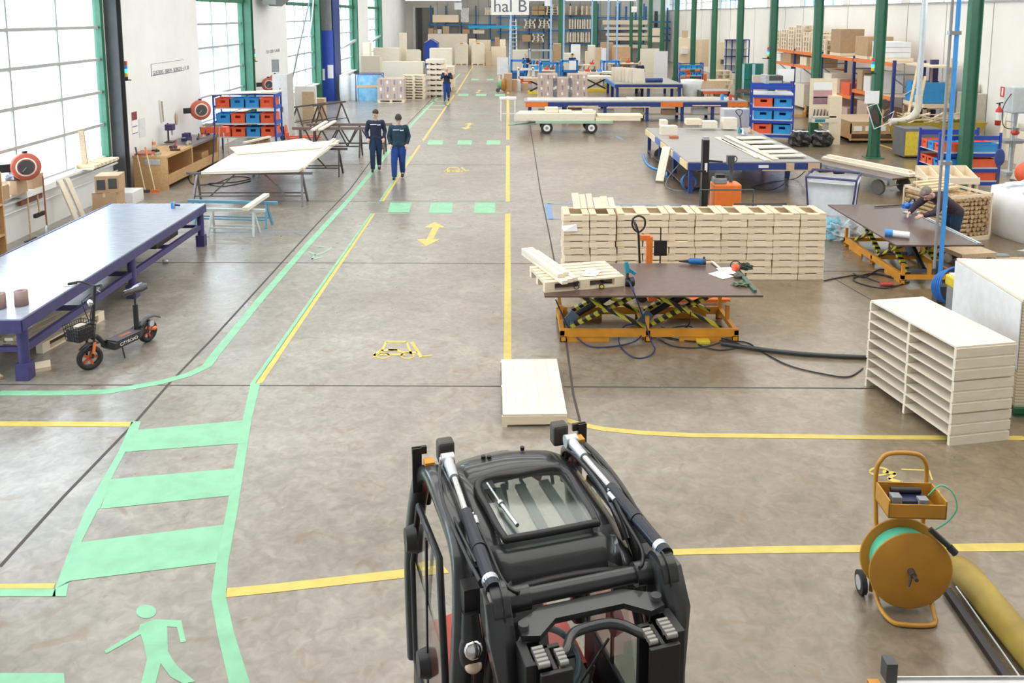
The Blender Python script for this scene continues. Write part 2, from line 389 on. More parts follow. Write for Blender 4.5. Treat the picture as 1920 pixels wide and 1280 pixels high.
fpoly('yellow_line', [[(944.5,678),(959,678),(957,400),(947,400)], [(948,378),(956,378),(956,273),(949,273)], [(949,262),(955.5,262),(955,180),(950,180)], [(950.3,176),(954.6,176),(953.4,140),(951,140)]], PYEL)
s = 2.723
fpoly('green_crossing_bar', [[(732,380),(773,380),(767,398),(727,398)]], PGRN)
fpoly('green_crossing_bar', [[(808,380),(849,380),(848,399),(804,399)]], PGRN)
fpoly('green_crossing_bar', [[(891,380),(929,380),(928,399),(888,399)]], PGRN)
for q in ([(804,263),(832,263),(829,271),(801,271)], [(859,263),(885,263),(884,271),(857,271)], [(913,263),(938,263),(938,271),(912,271)],
          [(860,176),(879,176),(878,180),(858,180)], [(893,176),(912,176),(911.5,180),(892.5,180)], [(928,176),(947,176),(947,180),(928,180)],
          [(884,148),(898,148),(897,150.5),(883,150.5)], [(913,148),(925,148),(925,150.5),(913,150.5)]):
    fpoly('green_crossing_bar', [q], PGRN)
fstrip('green_line', [([(690,378.6),(955,378.2)], .05), ([(700,400),(955,400)], .05), ([(815,183),(842,183)], .3), ([(808,190),(842,190)], .3), ([(800,198),(838,198)], .3), ([(795,205),(830,205)], .3)], PGRL)
def arrow(cx, cy, sc, k=1.0):
    P = [(0,-35),(19,-25),(9,-25),(2,-7+6),(-3,0),(3,0),(9,-25)]
    pts = [(0,-36),(20,-25.5),(8,-25.5),(-3,-3.5),(11,-3.5),(-16,9.5),(-34,-3.5),(-15,-3.5),(-4,-25.5),(-20,-25.5)]
    return [(cx+p[0]*sc, cy+p[1]*sc*k) for p in pts]
fpoly('double_arrow_symbol', [arrow(815, 452, 1.0)], PYEL)
fpoly('double_arrow_symbol', [arrow(880, 240, .45, .62)], PYEL)
fpoly('double_arrow_symbol', [arrow(899, 173, .3, .45)], PYEL)
def pstroke(name, lines, m):
    P = []
    for pts, w_ in lines:
        for (x0,y0),(x1,y1) in zip(pts[:-1], pts[1:]):
            L_ = math.hypot(x1-x0, y1-y0) or 1; nx, ny = -(y1-y0)/L_*w_/2, (x1-x0)/L_*w_/2*.7
            P.append([(x0-nx,y0-ny),(x1-nx,y1-ny),(x1+nx,y1+ny),(x0+nx,y0+ny)])
    fpoly(name, P, m, .0038)
def oval(cx, cy, rx, ry, n=14): return [(cx+rx*math.cos(6.2832*i/n), cy+ry*math.sin(6.2832*i/n)) for i in range(n+1)]
pstroke('forklift_symbol', [([(716,658),(724,641),(762,641)],5),([(762,641),(768,656),(771,664)],5),([(701,667),(712,658),(742,655),(752,660),(782,661)],5),([(702,662),(702,670)],5),([(712,664),(760,665)],5),([(772,641),(790,670)],7),([(793,668),(810,666)],3.5),(oval(718,667,12,5),3),(oval(764,667,12,5),3),([(728,656),(745,656)],4)], PYEL)
pstroke('forklift_symbol', [([(838,318),(843,314),(857,314),(862,319)],2.5),([(832,321),(868,321)],3),([(865,314),(874,321)],2.5),([(874,320),(880,320)],2),(oval(841,321,5,2),1.5),(oval(858,321,5,2),1.5)], PYEL)
pstroke('painted_mark', [(oval(1648,884,17,7),5),([(1655,884),(1680,888),(1665,898),(1692,905),(1668,912),(1700,918),(1676,926)],8),([(1690,880),(1742,882),(1748,900)],3),([(1650,916),(1660,926)],5),([(1700,920),(1735,914),(1762,922)],5),([(1735,914),(1740,905)],3)], PYEL)
pstroke('painted_mark', [([(578,472),(592,478),(606,474),(622,464)],4),([(592,478),(584,486),(604,482)],4),(oval(600,464,5,2),3)], PGRL)
fstrip('blue_line', [([(1027,382),(1032,411)], .14), ([(1027,382),(1560,388)], .05), ([(1030,411),(1060,411)], .05)], PBLU)
fstrip('blue_line', [([(330,435),(578,435)], .05)], PBLU)
fstrip('blue_line', [([(1155,255),(1168,262)], .1)], PBLU)
fstrip('yellow_line', [([(1530,228),(1545,238),(1580,254),(1640,268),(1700,288)], .12)], PYEL)

# ---- walls
WALL = mat('white_wall_panel', (.82,.83,.82), .6, var=.03, scale=1.5)
WALLB = mat('grey_concrete_panel_wall', (.72,.70,.63), .75, var=.08, scale=.6)
WALLR = mat('right_wall_panel', (.90,.88,.83), .6, var=.03, scale=1.)
ROOF = mat('roof_deck', (.55,.53,.48), .7, var=.05)
Z0W, Z1W = 1.0, 4.93
wins = [(3.6,9.6), (15.2,20.9), (27.4,32.1), (38.5,43.9), (50.0,54.9), (61.2,65.6)]
mb = MB(); ys = [-1.0]+[v for a in wins for v in a]+[YB]
for i in range(0, len(ys), 2): mb.b6(LX-.25, LX, ys[i], ys[i+1], 0, 7.2)
for a, b in wins: mb.b6(LX-.25, LX, a, b, 0, Z0W); mb.b6(LX-.25, LX, a, b, 7.0, 7.2)
struct(mb.build('wall_left', WALL))
wl = bpy.data.objects['wall_left']
for k, (a, b) in enumerate(wins):
    fr = MB(); n = 3
    for i in range(n+1):
        y = a+(b-a)*i/n; fr.b6(LX-.12, LX-.07, y-.025, y+.025, Z0W, 7.0)
    for z in (Z0W, 1.82, 2.62, 3.42, 4.2, 5.8, 6.4): fr.b6(LX-.14, LX-.05, a, b, z-.035, z+.035)
    o = struct(fr.build('window_%d' % (k+1), WGREY))
    MB().b6(LX-.16, LX+.06, a, b, Z1W, Z1W+.16).b6(LX-.16, LX+.02, b-.04, b+.10, Z0W, 7.0).build('lintel_beam', GREEN, o)
    MB().b6(LX-.108, LX-.1, a, b, Z0W, 7.0).build('glass_pane', GLASS, o)
    MB().b6(LX-.02, LX+.22, a, b, Z0W-.05, Z0W+.0).build('sill', WHITE, o)
# right wall with high windows
mb = MB(); mb.b6(RXW, RXW+.25, 4, YB, 0, 4.95).b6(RXW, RXW+.25, 4, YB, 6.15, 7.2)
y = 4.
k = 0
fr = MB()
gaps = []
while y < YB-1:
    mb.b6(RXW, RXW+.25, y, y+.7, 4.95, 6.15); gaps.append((y+.7, y+6.0)); y += 6.0
struct(mb.build('wall_right', WALLR)); wr = bpy.data.objects['wall_right']
pl = MB()
for j in range(27): pl.b6(RXW-.012, RXW-.002, 4+j*3.0, 4.03+j*3.0, 0, 4.9)
pl.b6(RXW-.06, RXW-.0, 4, YB, 4.92, 4.98)
pl.build('panel_joint', WGREY, wr)
for j, (a, b) in enumerate(gaps):
    b = min(b, YB); fr = MB()
    for i in range(5):
        y = a+(b-a)*i/4; fr.b6(RXW+.02, RXW+.07, y-.025, y+.025, 4.95, 6.15)
    fr.b6(RXW+.02, RXW+.07, a, b, 5.5, 5.55)
    o = struct(fr.build('window_%d' % (j+7), SKY if j % 3 == 0 else WGREY)); MB().b6(RXW+.04, RXW+.048, a, b, 4.95, 6.15).build('glass_pane', GLASS, o)
# back wall with dark door recess at the left
bw = MB(); bw.b6(LX-.3, -9.1, YB, YB+.3, 0, 7.2).b6(-6.9, RXW+.3, YB, YB+.3, 0, 7.2).b6(-9.1, -6.9, YB, YB+.3, 5.2, 7.2)
struct(bw.build('wall_back', WALLB)); wb = bpy.data.objects['wall_back']
seam = MB()
for j in range(24): seam.b6(-6.8+j, -6.77+j, YB-.02, YB-.004, 0, 6.2)
for z in (2.1, 4.4): seam.b6(-6.8, 16, YB-.02, YB-.004, z, z+.03)
seam.build('panel_joint', MGREY, wb)
dr = MB().b6(-9.1, -6.9, YB+.28, YB+.3, 0, 5.2); do = struct(dr.build('door_1', mat('grey_door_leaf', (.30,.30,.28), .6)))
MB().b6(-8.75, -8.35, YB+.1, YB+.26, 0, 5.2).build('door_post', DGREY, do)
MB().b6(-9.2, -8.95, YB-.08, YB, 0, 5.3).b6(-7.15, -6.8, YB-.08, YB, 0, 5.3).build('door_frame', WALL, do)
struct(MB().b6(LX-.3, RXW+.3, -1, YB+.3, 7.2, 7.4).build('ceiling', ROOF))
ce = bpy.data.objects['ceiling']
bm = MB()
for y in range(6, 84, 6): bm.b6(LX, RXW, y-.1, y+.1, 6.45, 7.19)
bm.build('roof_beam', DGREY, ce)
for j, (x0, x1) in enumerate(((-9, -4), (-1, 3.8), (5.2, 11.5))):
    lt = thing('strip_light', ['white strip light under the far end roof at the left','white strip light under the far end roof in the middle','white strip light under the far end roof at the right'][j], 'ceiling light', ((x0+x1)/2, 76, 5.78))
    MB().b6(-(x1-x0)/2, (x1-x0)/2, -.08, .08, 0, .06).build('housing', WHITE, lt)
    e = bpy.data.materials.new('lit_tube'); e.use_nodes = True; e.node_tree.nodes['Principled BSDF'].inputs['Emission Color'].default_value = (1,1,1,1); e.node_tree.nodes['Principled BSDF'].inputs['Emission Strength'].default_value = 2.5
    MB().b6(-(x1-x0)/2+.05, (x1-x0)/2-.05, -.03, .03, -.03, 0).build('tube', e, lt)
    MB().cyl((0,0,.05), (0,0,1.41), .01).build('hanger', STEEL, lt)
struct(MB().b6(LX-.3, RXW+.3, -1.2, -1.0, 0, 7.2).b6(RXW, RXW+.25, -1, 4, 0, 7.2).build('wall_front', mat('grey_office_wall',(.5,.5,.48),.7)))
# ground and neighbouring building outside
OUT = mat('outside_paving', (.62,.63,.64), .9, var=.05, scale=.5)
struct(MB().b6(-60, LX-.3, -20, 110, -.3, -.1).build('ground_outside', OUT))
struct(MB().b6(RXW+.3, 60, -20, 110, -.3, -.1).build('ground_outside', OUT))
OB = mat('outside_facade', (.60,.66,.74), .8, var=.06, scale=.4)
for j, (y0, y1, h, x) in enumerate(((10,34,5.5,-32), (38,60,4.2,-27), (66,96,5.,-25))):
    b = MB().b6(x-8, x, y0, y1, -.1, h).build('building', OB); tag(b, ['pale building seen through the nearest big window','pale low building seen through the middle windows','pale building seen through the farthest big windows'][j], 'building')
    w_ = MB()
    for q in range(5): w_.b6(x-.02, x+.02, y0+1.5+q*4, y0+4+q*4, 1., 2.6)
    w_.build('window_row', MGREY, b)
# ---- green steel columns
cols_y = [21.2+5.33*i for i in range(12)]
places = ['nearest green steel column in the right-hand row','green steel column behind the flatbed trolley with papers strapped on','green steel column beside the blue crate shelf','green steel column between the stacked drums','green steel column behind the slatted pallets','broad green steel column beside the far shelf unit']
for i, y in enumerate(cols_y):
    lab = places[i] if i < len(places) else '%s green steel column from the nearest in the right-hand row' % ORD[i+1]
    t = thing('steel_column', lab, 'column', (11.65, y, 0), 0, 'green steel columns'); t['kind'] = 'structure'
    h = .10
    MB().b6(-.15,-.13,-h,h,0,7.19).b6(.13,.15,-h,h,0,7.19).b6(-.13,.13,-.012,.012,0,7.19).build('shaft', GREEN, t)
    MB().b6(-.26,.26,-.24,.24,0,.03).add([(-.24,0,.03),(-.17,0,.03),(-.17,0,.45),(.24,0,.03),(.17,0,.03),(.17,0,.45)], [(0,1,2),(3,4,5)]).build('base_plate', GREEN, t)
# dark columns against the left wall
for j, y in enumerate((21.1, 32.15, 43.95, 55.0, 65.7)):
    c = MB().b6(-.0,.30,-.14,-.11,0,7.19).b6(0,.30,.11,.14,0,7.19).b6(.13,.17,-.11,.11,0,7.19).build('wall_column', [DGREY, GREEN][min(j,1)], None, loc=(LX+.01, y+.12, 0))
    tag(c, ['dark steel wall column right of the nearest window','green steel wall column at the far edge of the second window','green steel wall column at the far edge of the third window','green steel wall column beyond the tall blue filter','green steel wall column beyond the farthest window'][j], 'column'); c['kind'] = 'structure'
# wall lettering
def walltext(s_, x, y0, z, size, nm='wall_lettering'):
    return text(s_, nm, INKG, wl, size, (LX+.004, y0, z), (R(90), 0, R(90)), .001)
walltext('GLIEDERS - BRIEM - BORGER + 11.30', LX, D(322,132,X=LX).y, D(322,132,X=LX).z, .17)
walltext('EVB - KOEN + LLAA BB', LX, D(512,96,X=LX).y, D(512,96,X=LX).z, .2)
fr = MB(); a = D(283,130,X=LX); fr.b6(LX+.001, LX+.006, a.y-.0, a.y+.025, a.z-.2, a.z+.14)
b_ = D(345,124,X=LX); fr.b6(LX+.001, LX+.004, a.y, b_.y, a.z-.19, a.z-.175); fr.b6(LX+.001, LX+.004, a.y, b_.y, a.z+.135, a.z+.145); fr.build('wall_lettering_border', INKG, wl)
# heating pipe below the near windows
MB().cyl((LX+.1, 14, .82), (LX+.1, 21.2, .82), .03).cyl((LX+.1, 14, .62), (LX+.1, 21.2, .62), .02).build('wall_pipe', WHITE, wl)
# ================================================================ forklift in the foreground (local: x to its left-right, +y to its rear)
CABP = mat('anthracite_cab_paint', (.034,.037,.040), .36, .2, var=.08, coat=.5)
CABD = mat('dark_cab_plastic', (.016,.017,.019), .4, var=.1)
FKT = thing('forklift', 'anthracite forklift truck with red body in the foreground, seen from above its mast', 'forklift', (0.315, 3.255, 0), R(16.5))
FKT.rotation_euler[2] = R(16.5)
def prof_frame(pts, x0, x1, r, n=10):
    return smoothpts(pts, 5)
for sx, nm in ((-1,'side_frame'), (1,'side_frame')):
    pts = smoothpts([(sx*.49,1.25,.95),(sx*.485,1.32,1.5),(sx*.45,1.28,1.92),(sx*.42,1.12,2.10),(sx*.42,.75,2.14),(sx*.42,.45,2.10),(sx*.44,.30,1.92),(sx*.48,.22,1.5),(sx*.5,.22,.95)], 6)
    f = MB(); N_ = len(pts); rings = []
    for i, p in enumerate(pts):
        a = pts[max(0,i-1)]; b = pts[min(N_-1,i+1)]; t = (b-a).normalized(); nrm = Vector((0, -t.z, t.y)); sd = Vector((1,0,0))
        w_, h_ = .05, .045
        ring = []
        for k in range(12):
            an = 2*math.pi*k/12; cx = math.copysign(abs(math.cos(an))**.6, math.cos(an)); sy_ = math.copysign(abs(math.sin(an))**.6, math.sin(an))
            ring.append(p + sd*cx*w_ + nrm*sy_*h_)
        rings.append(ring)
    f.loft(rings); o = f.build(nm, CABP, FKT)
    # raised inner rib with bolts
    rb = MB().path([p+Vector((-sx*.06,0,.015)) for p in pts[10:34]], .022, 8); rb.build('frame_rib', CABP, o)
    bt = MB()
    for y_ in (.95,.72,.52): bt.cyl((sx*.352,y_,2.145),(sx*.352,y_,2.165),.012)
    bt.build('bolt', DGREY, o)
    MB().b6(sx*.40,sx*.45,1.10,1.16,2.13,2.165).build('amber_reflector', ORNY, o)
    # hinge discs on the outside
    for yz in ((1.15,1.72),(.82,1.25)):
        MB().cyl((sx*.50,yz[0],yz[1]),(sx*.555,yz[0],yz[1]),.075,.06,20).build('hinge_cover', CABD, o)
# door, glazing and lower body on both sides
for sx in (-1, 1):
    d = MB().path([(sx*.505,1.16,1.0),(sx*.505,1.2,1.55),(sx*.485,1.12,1.92),(sx*.48,.62,1.95),(sx*.5,.42,1.5),(sx*.505,.36,1.0)], .018, 8, closed=True).b6(sx*.495,sx*.515,.36,1.18,.45,1.0)
    do_ = d.build('door', CABD, FKT)
    MB().b6(sx*.5,sx*.508,.44,1.14,1.0,1.6).add([(sx*.5,1.16,1.6),(sx*.5,.5,1.6),(sx*.488,.64,1.92),(sx*.488,1.1,1.9)], [(0,1,2,3)]).build('door_glass', CABGL, do_)
    MB().b6(sx*.5,sx*.512,.80,.825,1.0,1.93).build('glass_divider', CABD, do_)
# red counterweight and chassis
RB_ = MB()
prof = [(-.47,1.0),(.47,1.0),(.48,1.4),(.38,1.62),(0,1.70),(-.38,1.62),(-.48,1.4)]
RB_.loft([[Vector((x*.96,y,z)) for x,y in prof] for z in (.12,)] + [[Vector((x,y,z)) for x,y in prof] for z in (.3,.7)] + [[Vector((x*.93,1.0+(y-1.0)*.93,.88)) for x,y in prof]], smooth=False)
MB().b6(-.49,.49,.05,1.0,.18,.62).build('chassis', CABD, FKT)
RB_.build('counterweight_body', mat('forklift_red',(.42,.045,.03),.4), FKT, .02)
MB().b6(-.505,.505,.04,1.0,.62,.7).b6(-.44,.44,.1,.35,.45,.7).build('cab_floor', CABD, FKT)
# roof: rear shell, front bow, glass hatch with bars
n = 11; rings = []
for y_, z_, k in ((1.34,1.86,.9),(1.30,1.99,.97),(1.22,2.07,1.),(1.10,2.115,1.),(.98,2.125,1.),(.87,2.12,1.)):
    rings.append([Vector((.30*k*(-1+2*i/(n-1)), y_+.02*math.cos(math.pi*(i/(n-1)-.5)), z_+.025*math.cos(math.pi*(i/(n-1)-.5))-(.035 if i in (0,n-1) else 0))) for i in range(n)])
def sheet(rings, th=.02):
    mb = MB(); n = len(rings[0]); vs = [p for r in rings for p in r]; vs2 = [p-Vector((0,0,th)) for p in vs]
    fs = []; m_ = len(rings)
    for i in range(m_-1):
        for k in range(n-1):
            a, b, c, d = i*n+k, i*n+k+1, (i+1)*n+k+1, (i+1)*n+k; fs.append((a,b,c,d)); o = m_*n; fs.append((o+d,o+c,o+b,o+a))
    o = m_*n
    edge = [k for k in range(n)]+[i*n+n-1 for i in range(1,m_)]+[(m_-1)*n+k for k in range(n-2,-1,-1)]+[i*n for i in range(m_-2,0,-1)]
    for a, b in zip(edge, edge[1:]+edge[:1]): fs.append((b, a, o+a, o+b))
    return mb.add(vs+vs2, fs, 0, None, True)
sh = sheet(rings); sho = sh.build('roof_shell', CABP, FKT)
hl = MB()
for x_, y_ in ((-.13,1.12),(-.10,1.11),(.10,1.15)): hl.cyl((x_,y_,2.13),(x_,y_,2.149),.012)
hl.build('roof_plug', BLACK, sho)
for sx in (-1,1):   # side channels of the roof
    MB().loft([[Vector((sx*.30,y_,z_)),Vector((sx*.23,y_,z_+.02)),Vector((sx*.23,y_,z_-.03)),Vector((sx*.38,y_,z_-.10)),Vector((sx*.38,y_,z_-.07))] for y_,z_ in ((1.25,2.04),(1.1,2.10),(.85,2.115),(.5,2.11),(.30,2.05),(.20,1.93))]).build('roof_channel', CABP, FKT)
fb = [[Vector((x_,y_,z_)) for x_ in [-.30+.6*i/8 for i in range(9)]] for y_, z_ in ((.40,2.115),(.33,2.10),(.27,2.04),(.25,1.99))]
sheet(fb, .03).build('roof_front_bow', CABP, FKT)
hf = MB().path(smoothpts([(-.225,.87,2.15),(-.235,.60,2.15),(-.225,.40,2.15),(-.18,.375,2.15),(.18,.375,2.15),(.225,.40,2.15),(.235,.62,2.15),(.225,.87,2.15),(0,.885,2.15)], 4, True), .018, 8, closed=True)
hfo = hf.build('roof_hatch_frame', BLACK, FKT)
MB().b6(-.225,.225,.385,.88,2.148,2.153).build('hatch_glass', CABGL, hfo)
for x_ in (-.13,0.0,.13): MB().bar((x_,.88,2.09),(x_*1.15,.38,2.075),.05,.02).build('overhead_guard_bar', mat('grey_green_guard_bar',(.12,.14,.12),.4), FKT)
ga = MB().cyl((-.195,.80,2.18),(-.18,.62,2.18),.006,m=0).cyl((-.18,.62,2.18),(-.155,.42,2.18),.010).cyl((-.18,.62,2.18),(-.178,.60,2.18),.016); ga.build('gas_strut', STEEL, hfo)
MB().b6(-.21,-.15,.80,.88,2.07,2.15).build('hatch_bracket', BLACK, hfo)
# windscreen
ws = MB().add([(-.30,.235,1.96),(.30,.235,1.96),(.34,.05,1.12),(-.34,.05,1.12)], [(0,1,2,3)]).build('windscreen', CABGL, FKT)
MB().path(smoothpts([(-.25,.24,1.99),(.25,.24,1.99),(.33,.20,1.88),(.355,.05,1.12),(-.355,.05,1.12),(-.33,.20,1.88)],5,True), .022, 8, closed=True).build('windscreen_seal', BLACK, ws)
MB().cyl((-.05,.06,1.2),(.12,.15,1.62),.008).cyl((.0,.13,1.5),(.2,.17,1.72),.006).build('wiper', BLACK, ws)
# tilt cylinders on the roof
for sx in (-1,1):
    c = MB().cyl((sx*.365,.55,2.20),(sx*.385,.02,2.20),.030,.030,18).cyl((sx*.385,.05,2.20),(sx*.385,.0,2.20),.034,.034,18).cyl((sx*.373,.30,2.20),(sx*.374,.27,2.20),.033,.033,18)
    co = c.build('tilt_cylinder', mat('blue_black_cylinder',(.03,.035,.05),.22,.5), FKT)
    MB().cyl((sx*.35,.86,2.20),(sx*.365,.55,2.20),.017,.017,14).build('piston_rod', CHROME, co)
    MB().cyl((sx*.343,1.04,2.20),(sx*.35,.86,2.20),.028,.025,14).cyl((sx*.31,1.045,2.20),(sx*.375,1.045,2.20),.035,.035,16).cyl((sx*.375,1.045,2.20),(sx*.385,1.045,2.20),.018,.018,10).build('rod_end', ALU, co)
    MB().cyl((sx*.384,.065,2.20),(sx*.384,.035,2.20),.035,.035,16).cyl((sx*.335,.50,2.205),(sx*.34,.44,2.205),.012).cyl((sx*.335,.52,2.21),(sx*.36,.52,2.21),.008).build('hose_fitting', ALU, co)
    MB().path(smoothpts([(sx*.34,.44,2.205),(sx*.33,.3,2.19),(sx*.325,.12,2.17),(sx*.30,.05,2.15),(sx*.27,.02,2.15)],5), .008, 8).path(smoothpts([(sx*.40,.98,2.20),(sx*.44,.7,2.18),(sx*.43,.35,2.17),(sx*.42,.08,2.19)],6), .009, 8).path(smoothpts([(sx*.41,.9,2.19),(sx*.418,.6,2.17),(sx*.405,.2,2.19)],6), .008, 8).build('hydraulic_hose', BLACK, co)
    # rear work lights
    MB().b6(sx*.28,sx*.37,1.14,1.22,2.12,2.24).build('rear_work_light', mat('taupe_lamp_housing',(.07,.06,.055),.45), FKT, .015)
    MB().b6(sx*.45,sx*.50,1.20,1.22,1.95,2.20).b6(sx*.42,sx*.50,1.21,1.23,2.16,2.20).build('lamp_bracket', BLACK, FKT)
# mast head: drums, cross tube, plates
for sx in (-1,1):
    MB().cyl((sx*.335,0,2.13),(sx*.405,0,2.13),.085,.085,26).cyl((sx*.36,0,2.13),(sx*.365,0,2.13),.095,.095,26).build('mast_pivot_drum', CABP, FKT)
    MB().cyl((sx*.405,0,2.13),(sx*.413,0,2.13),.066,.066,24).build('pivot_cover', mat('cream_cover',(.40,.38,.28),.5), FKT)
    MB().loft([[Vector((sx*.33,y_+a_,z_)),Vector((sx*(.43-.0*z_ if z_>2 else .385),y_+a_,z_)),Vector((sx*(.43 if z_>2 else .385),y_-b_,z_)),Vector((sx*.33,y_-b_,z_))] for y_,z_,a_,b_ in ((.0,2.18,.05,.05),(-.05,2.05,.09,.09),(-.09,1.8,.10,.10),(-.12,1.2,.09,.09),(-.12,.5,.08,.08))]).build('mast_arm', CABP, FKT)
MB().cyl((-.36,.05,2.10),(.36,.05,2.10),.035,.035,18).cyl((-.22,.05,2.10),(-.36,.05,2.10),.05,.05,18).cyl((.26,.05,2.10),(.36,.05,2.10),.05,.05,18).build('cross_tube', CABP, FKT)
pl_ = [(-.31,-.14),(-.30,-.06),(-.18,.0),(.18,.0),(.30,-.06),(.31,-.14),(.24,-.16),(.15,-.085),(-.15,-.085),(-.24,-.16)]
MB().prism(pl_, 2.06, 2.085).build('mast_top_plate', CABP, FKT)
mc = MB().path(smoothpts([(-.20,-.235,2.04),(-.15,-.21,2.04),(-.10,-.14,2.04),(-.04,-.12,2.04),(.06,-.12,2.04),(.12,-.15,2.04),(.17,-.21,2.04),(.21,-.235,2.04)],5), .02, 8); mc.build('mast_cross_member', CABP, FKT)
for sx in (-1,1): MB().cyl((sx*.29,-.1,2.085),(sx*.29,-.1,2.105),.022,.022,14).build('plate_bush', DGREY, FKT)
# mast rails
CHN = mat('lift_chain_steel',(.35,.34,.32),.4,.5)
for sx in (-1,1):
    ro = MB()
    for (x0,x1,y0,y1) in ((.295,.335,-.27,-.13),(.24,.30,-.27,-.25),(.24,.30,-.15,-.13)): ro.b6(sx*x0,sx*x1,y0,y1,.05,2.06)
    o = ro.build('outer_mast_rail', CABD, FKT, .004)
    ri = MB()
    for (x0,x1,y0,y1) in ((.215,.235,-.30,-.17),(.16,.29,-.32,-.30),(.17,.235,-.19,-.17)): ri.b6(sx*x0,sx*x1,y0,y1,.08,2.05)
    o2 = ri.build('inner_mast_rail', CABD, FKT, .004)
    ch = MB()
    for q in range(5): ch.cyl((sx*.245,-.285+q*.021,2.065),(sx*.29,-.285+q*.021,2.065),.0115,.0115,10)
    ch.build('lift_chain', CHN, o)
    ch = MB()
    for q in range(4): ch.cyl((sx*.17,-.285+q*.021,2.055),(sx*.205,-.285+q*.021,2.055),.0115,.0115,10)
    ch.build('lift_chain', CHN, o2)
    MB().cyl((sx*.13,-.2,.2),(sx*.13,-.2,1.75),.03,.03,14).build('lift_cylinder', CABD, FKT)
MB().b6(-.46,.46,-.40,-.35,.12,.22).b6(-.46,.46,-.40,-.35,.45,.55).b6(-.3,-.25,-.4,-.3,.1,.6).b6(.25,.3,-.4,-.3,.1,.6).build('fork_carriage', CABD, FKT)
for sx in (-1,1): MB().b6(sx*.18,sx*.30,-.45,-.40,.03,.6).b6(sx*.18,sx*.30,-1.45,-.40,.03,.07).build('fork', DGREY, FKT)
# headlamps
for sx in (-1,1):
    l = MB()
    T_=Vector((sx*-.0-.0,.0,.0))
    l.cyl((sx*.435,.20,1.97),(sx*.435,.18,1.87),.035,.045,18).ell((sx*.435,.18,1.80),(.055,.05,.10),18)
    lo = l.build('headlamp', CABD, FKT)
    MB().ell((sx*.435,.142,1.835),(.042,.03,.045),14).build('lamp_reflector', CHROME, lo)
    MB().ell((sx*.435,.145,1.755),(.038,.03,.028),14).build('indicator_lens', mat('amber_clear_lens',(.75,.55,.42),.1), lo)
    MB().b6(sx*.39,sx*.46,.2,.28,1.95,2.07).build('pillar_box', BLACK, FKT)
# interior: seat, steering column, wheel, console
MB().loft([[Vector((sx_*.23,y_,z_)) for sx_,y_,z_ in ((-1,.62,z),(1,.62,z),(1,1.08,z),(-1,1.08,z))] for z in (.78,.86,.92)], smooth=False).build('seat_cushion', BLACK, FKT, .04)
MB().loft([[Vector((a*w_,y_+.06,z_)) if b else Vector((a*w_,y_-.06,z_)) for a,b in ((-1,0),(1,0),(1,1),(-1,1))] for w_,y_,z_ in ((.22,1.02,.92),(.22,1.10,1.15),(.17,1.16,1.42),(.10,1.17,1.55))], smooth=False).build('seat_back', BLACK, FKT, .03)
swm = Matrix.Translation((.0,.52,1.15)) @ RX(R(25))
MB().tor((.08,.66,1.25),.16,.017,28,8,M=RX(R(25))).add([], []).build('steering_wheel', mat('blue_grey_wheel',(.07,.10,.13),.3), FKT)
MB().bar((.08,.66,1.24),(.05,.25,.75),.06).bar((-.08,.66,1.25),(.24,.66,1.25),.03,.015).cyl((.08,.66,1.23),(.08,.65,1.27),.045,.045,18).build('steering_column', CABD, FKT)
MB().b6(-.35,.35,.16,.3,.7,1.08).build('dashboard', CABD, FKT)
MB().b6(.26,.36,.55,.95,.9,1.0).cyl((.3,.6,1.0),(.3,.58,1.12),.012).build('armrest_console', CABD, FKT)
MB().add([(-.05,.85,1.5),(.02,.82,1.5),(.0,.80,1.68),(-.05,.83,1.62)],[(0,1,2,3),(3,2,1,0)]).bar((-.02,.83,1.6),(-.07,.95,2.07),.02).build('display_arm', mat('blue_grey_screen',(.10,.15,.20),.3), FKT)
rg = MB()
for sx in (-1,1):
    rg.path(smoothpts([(sx*.05,.95,2.04),(sx*.05,1.0,2.06),(sx*.2,1.0,2.06),(sx*.2,.93,2.04)],4), .01, 8)
rg.build('rear_grab_rail', ALU, FKT)
for sx in (-1,1):
    for y_, r_ in ((.1,.28),(1.35,.24)):
        wo = MB().cyl((sx*.36,y_,r_),(sx*.52,y_,r_),r_,r_,26).build('wheel', RUB, FKT); MB().cyl((sx*.515,y_,r_),(sx*.53,y_,r_),r_*.55,r_*.5,20).build('wheel_rim', ALU, wo)
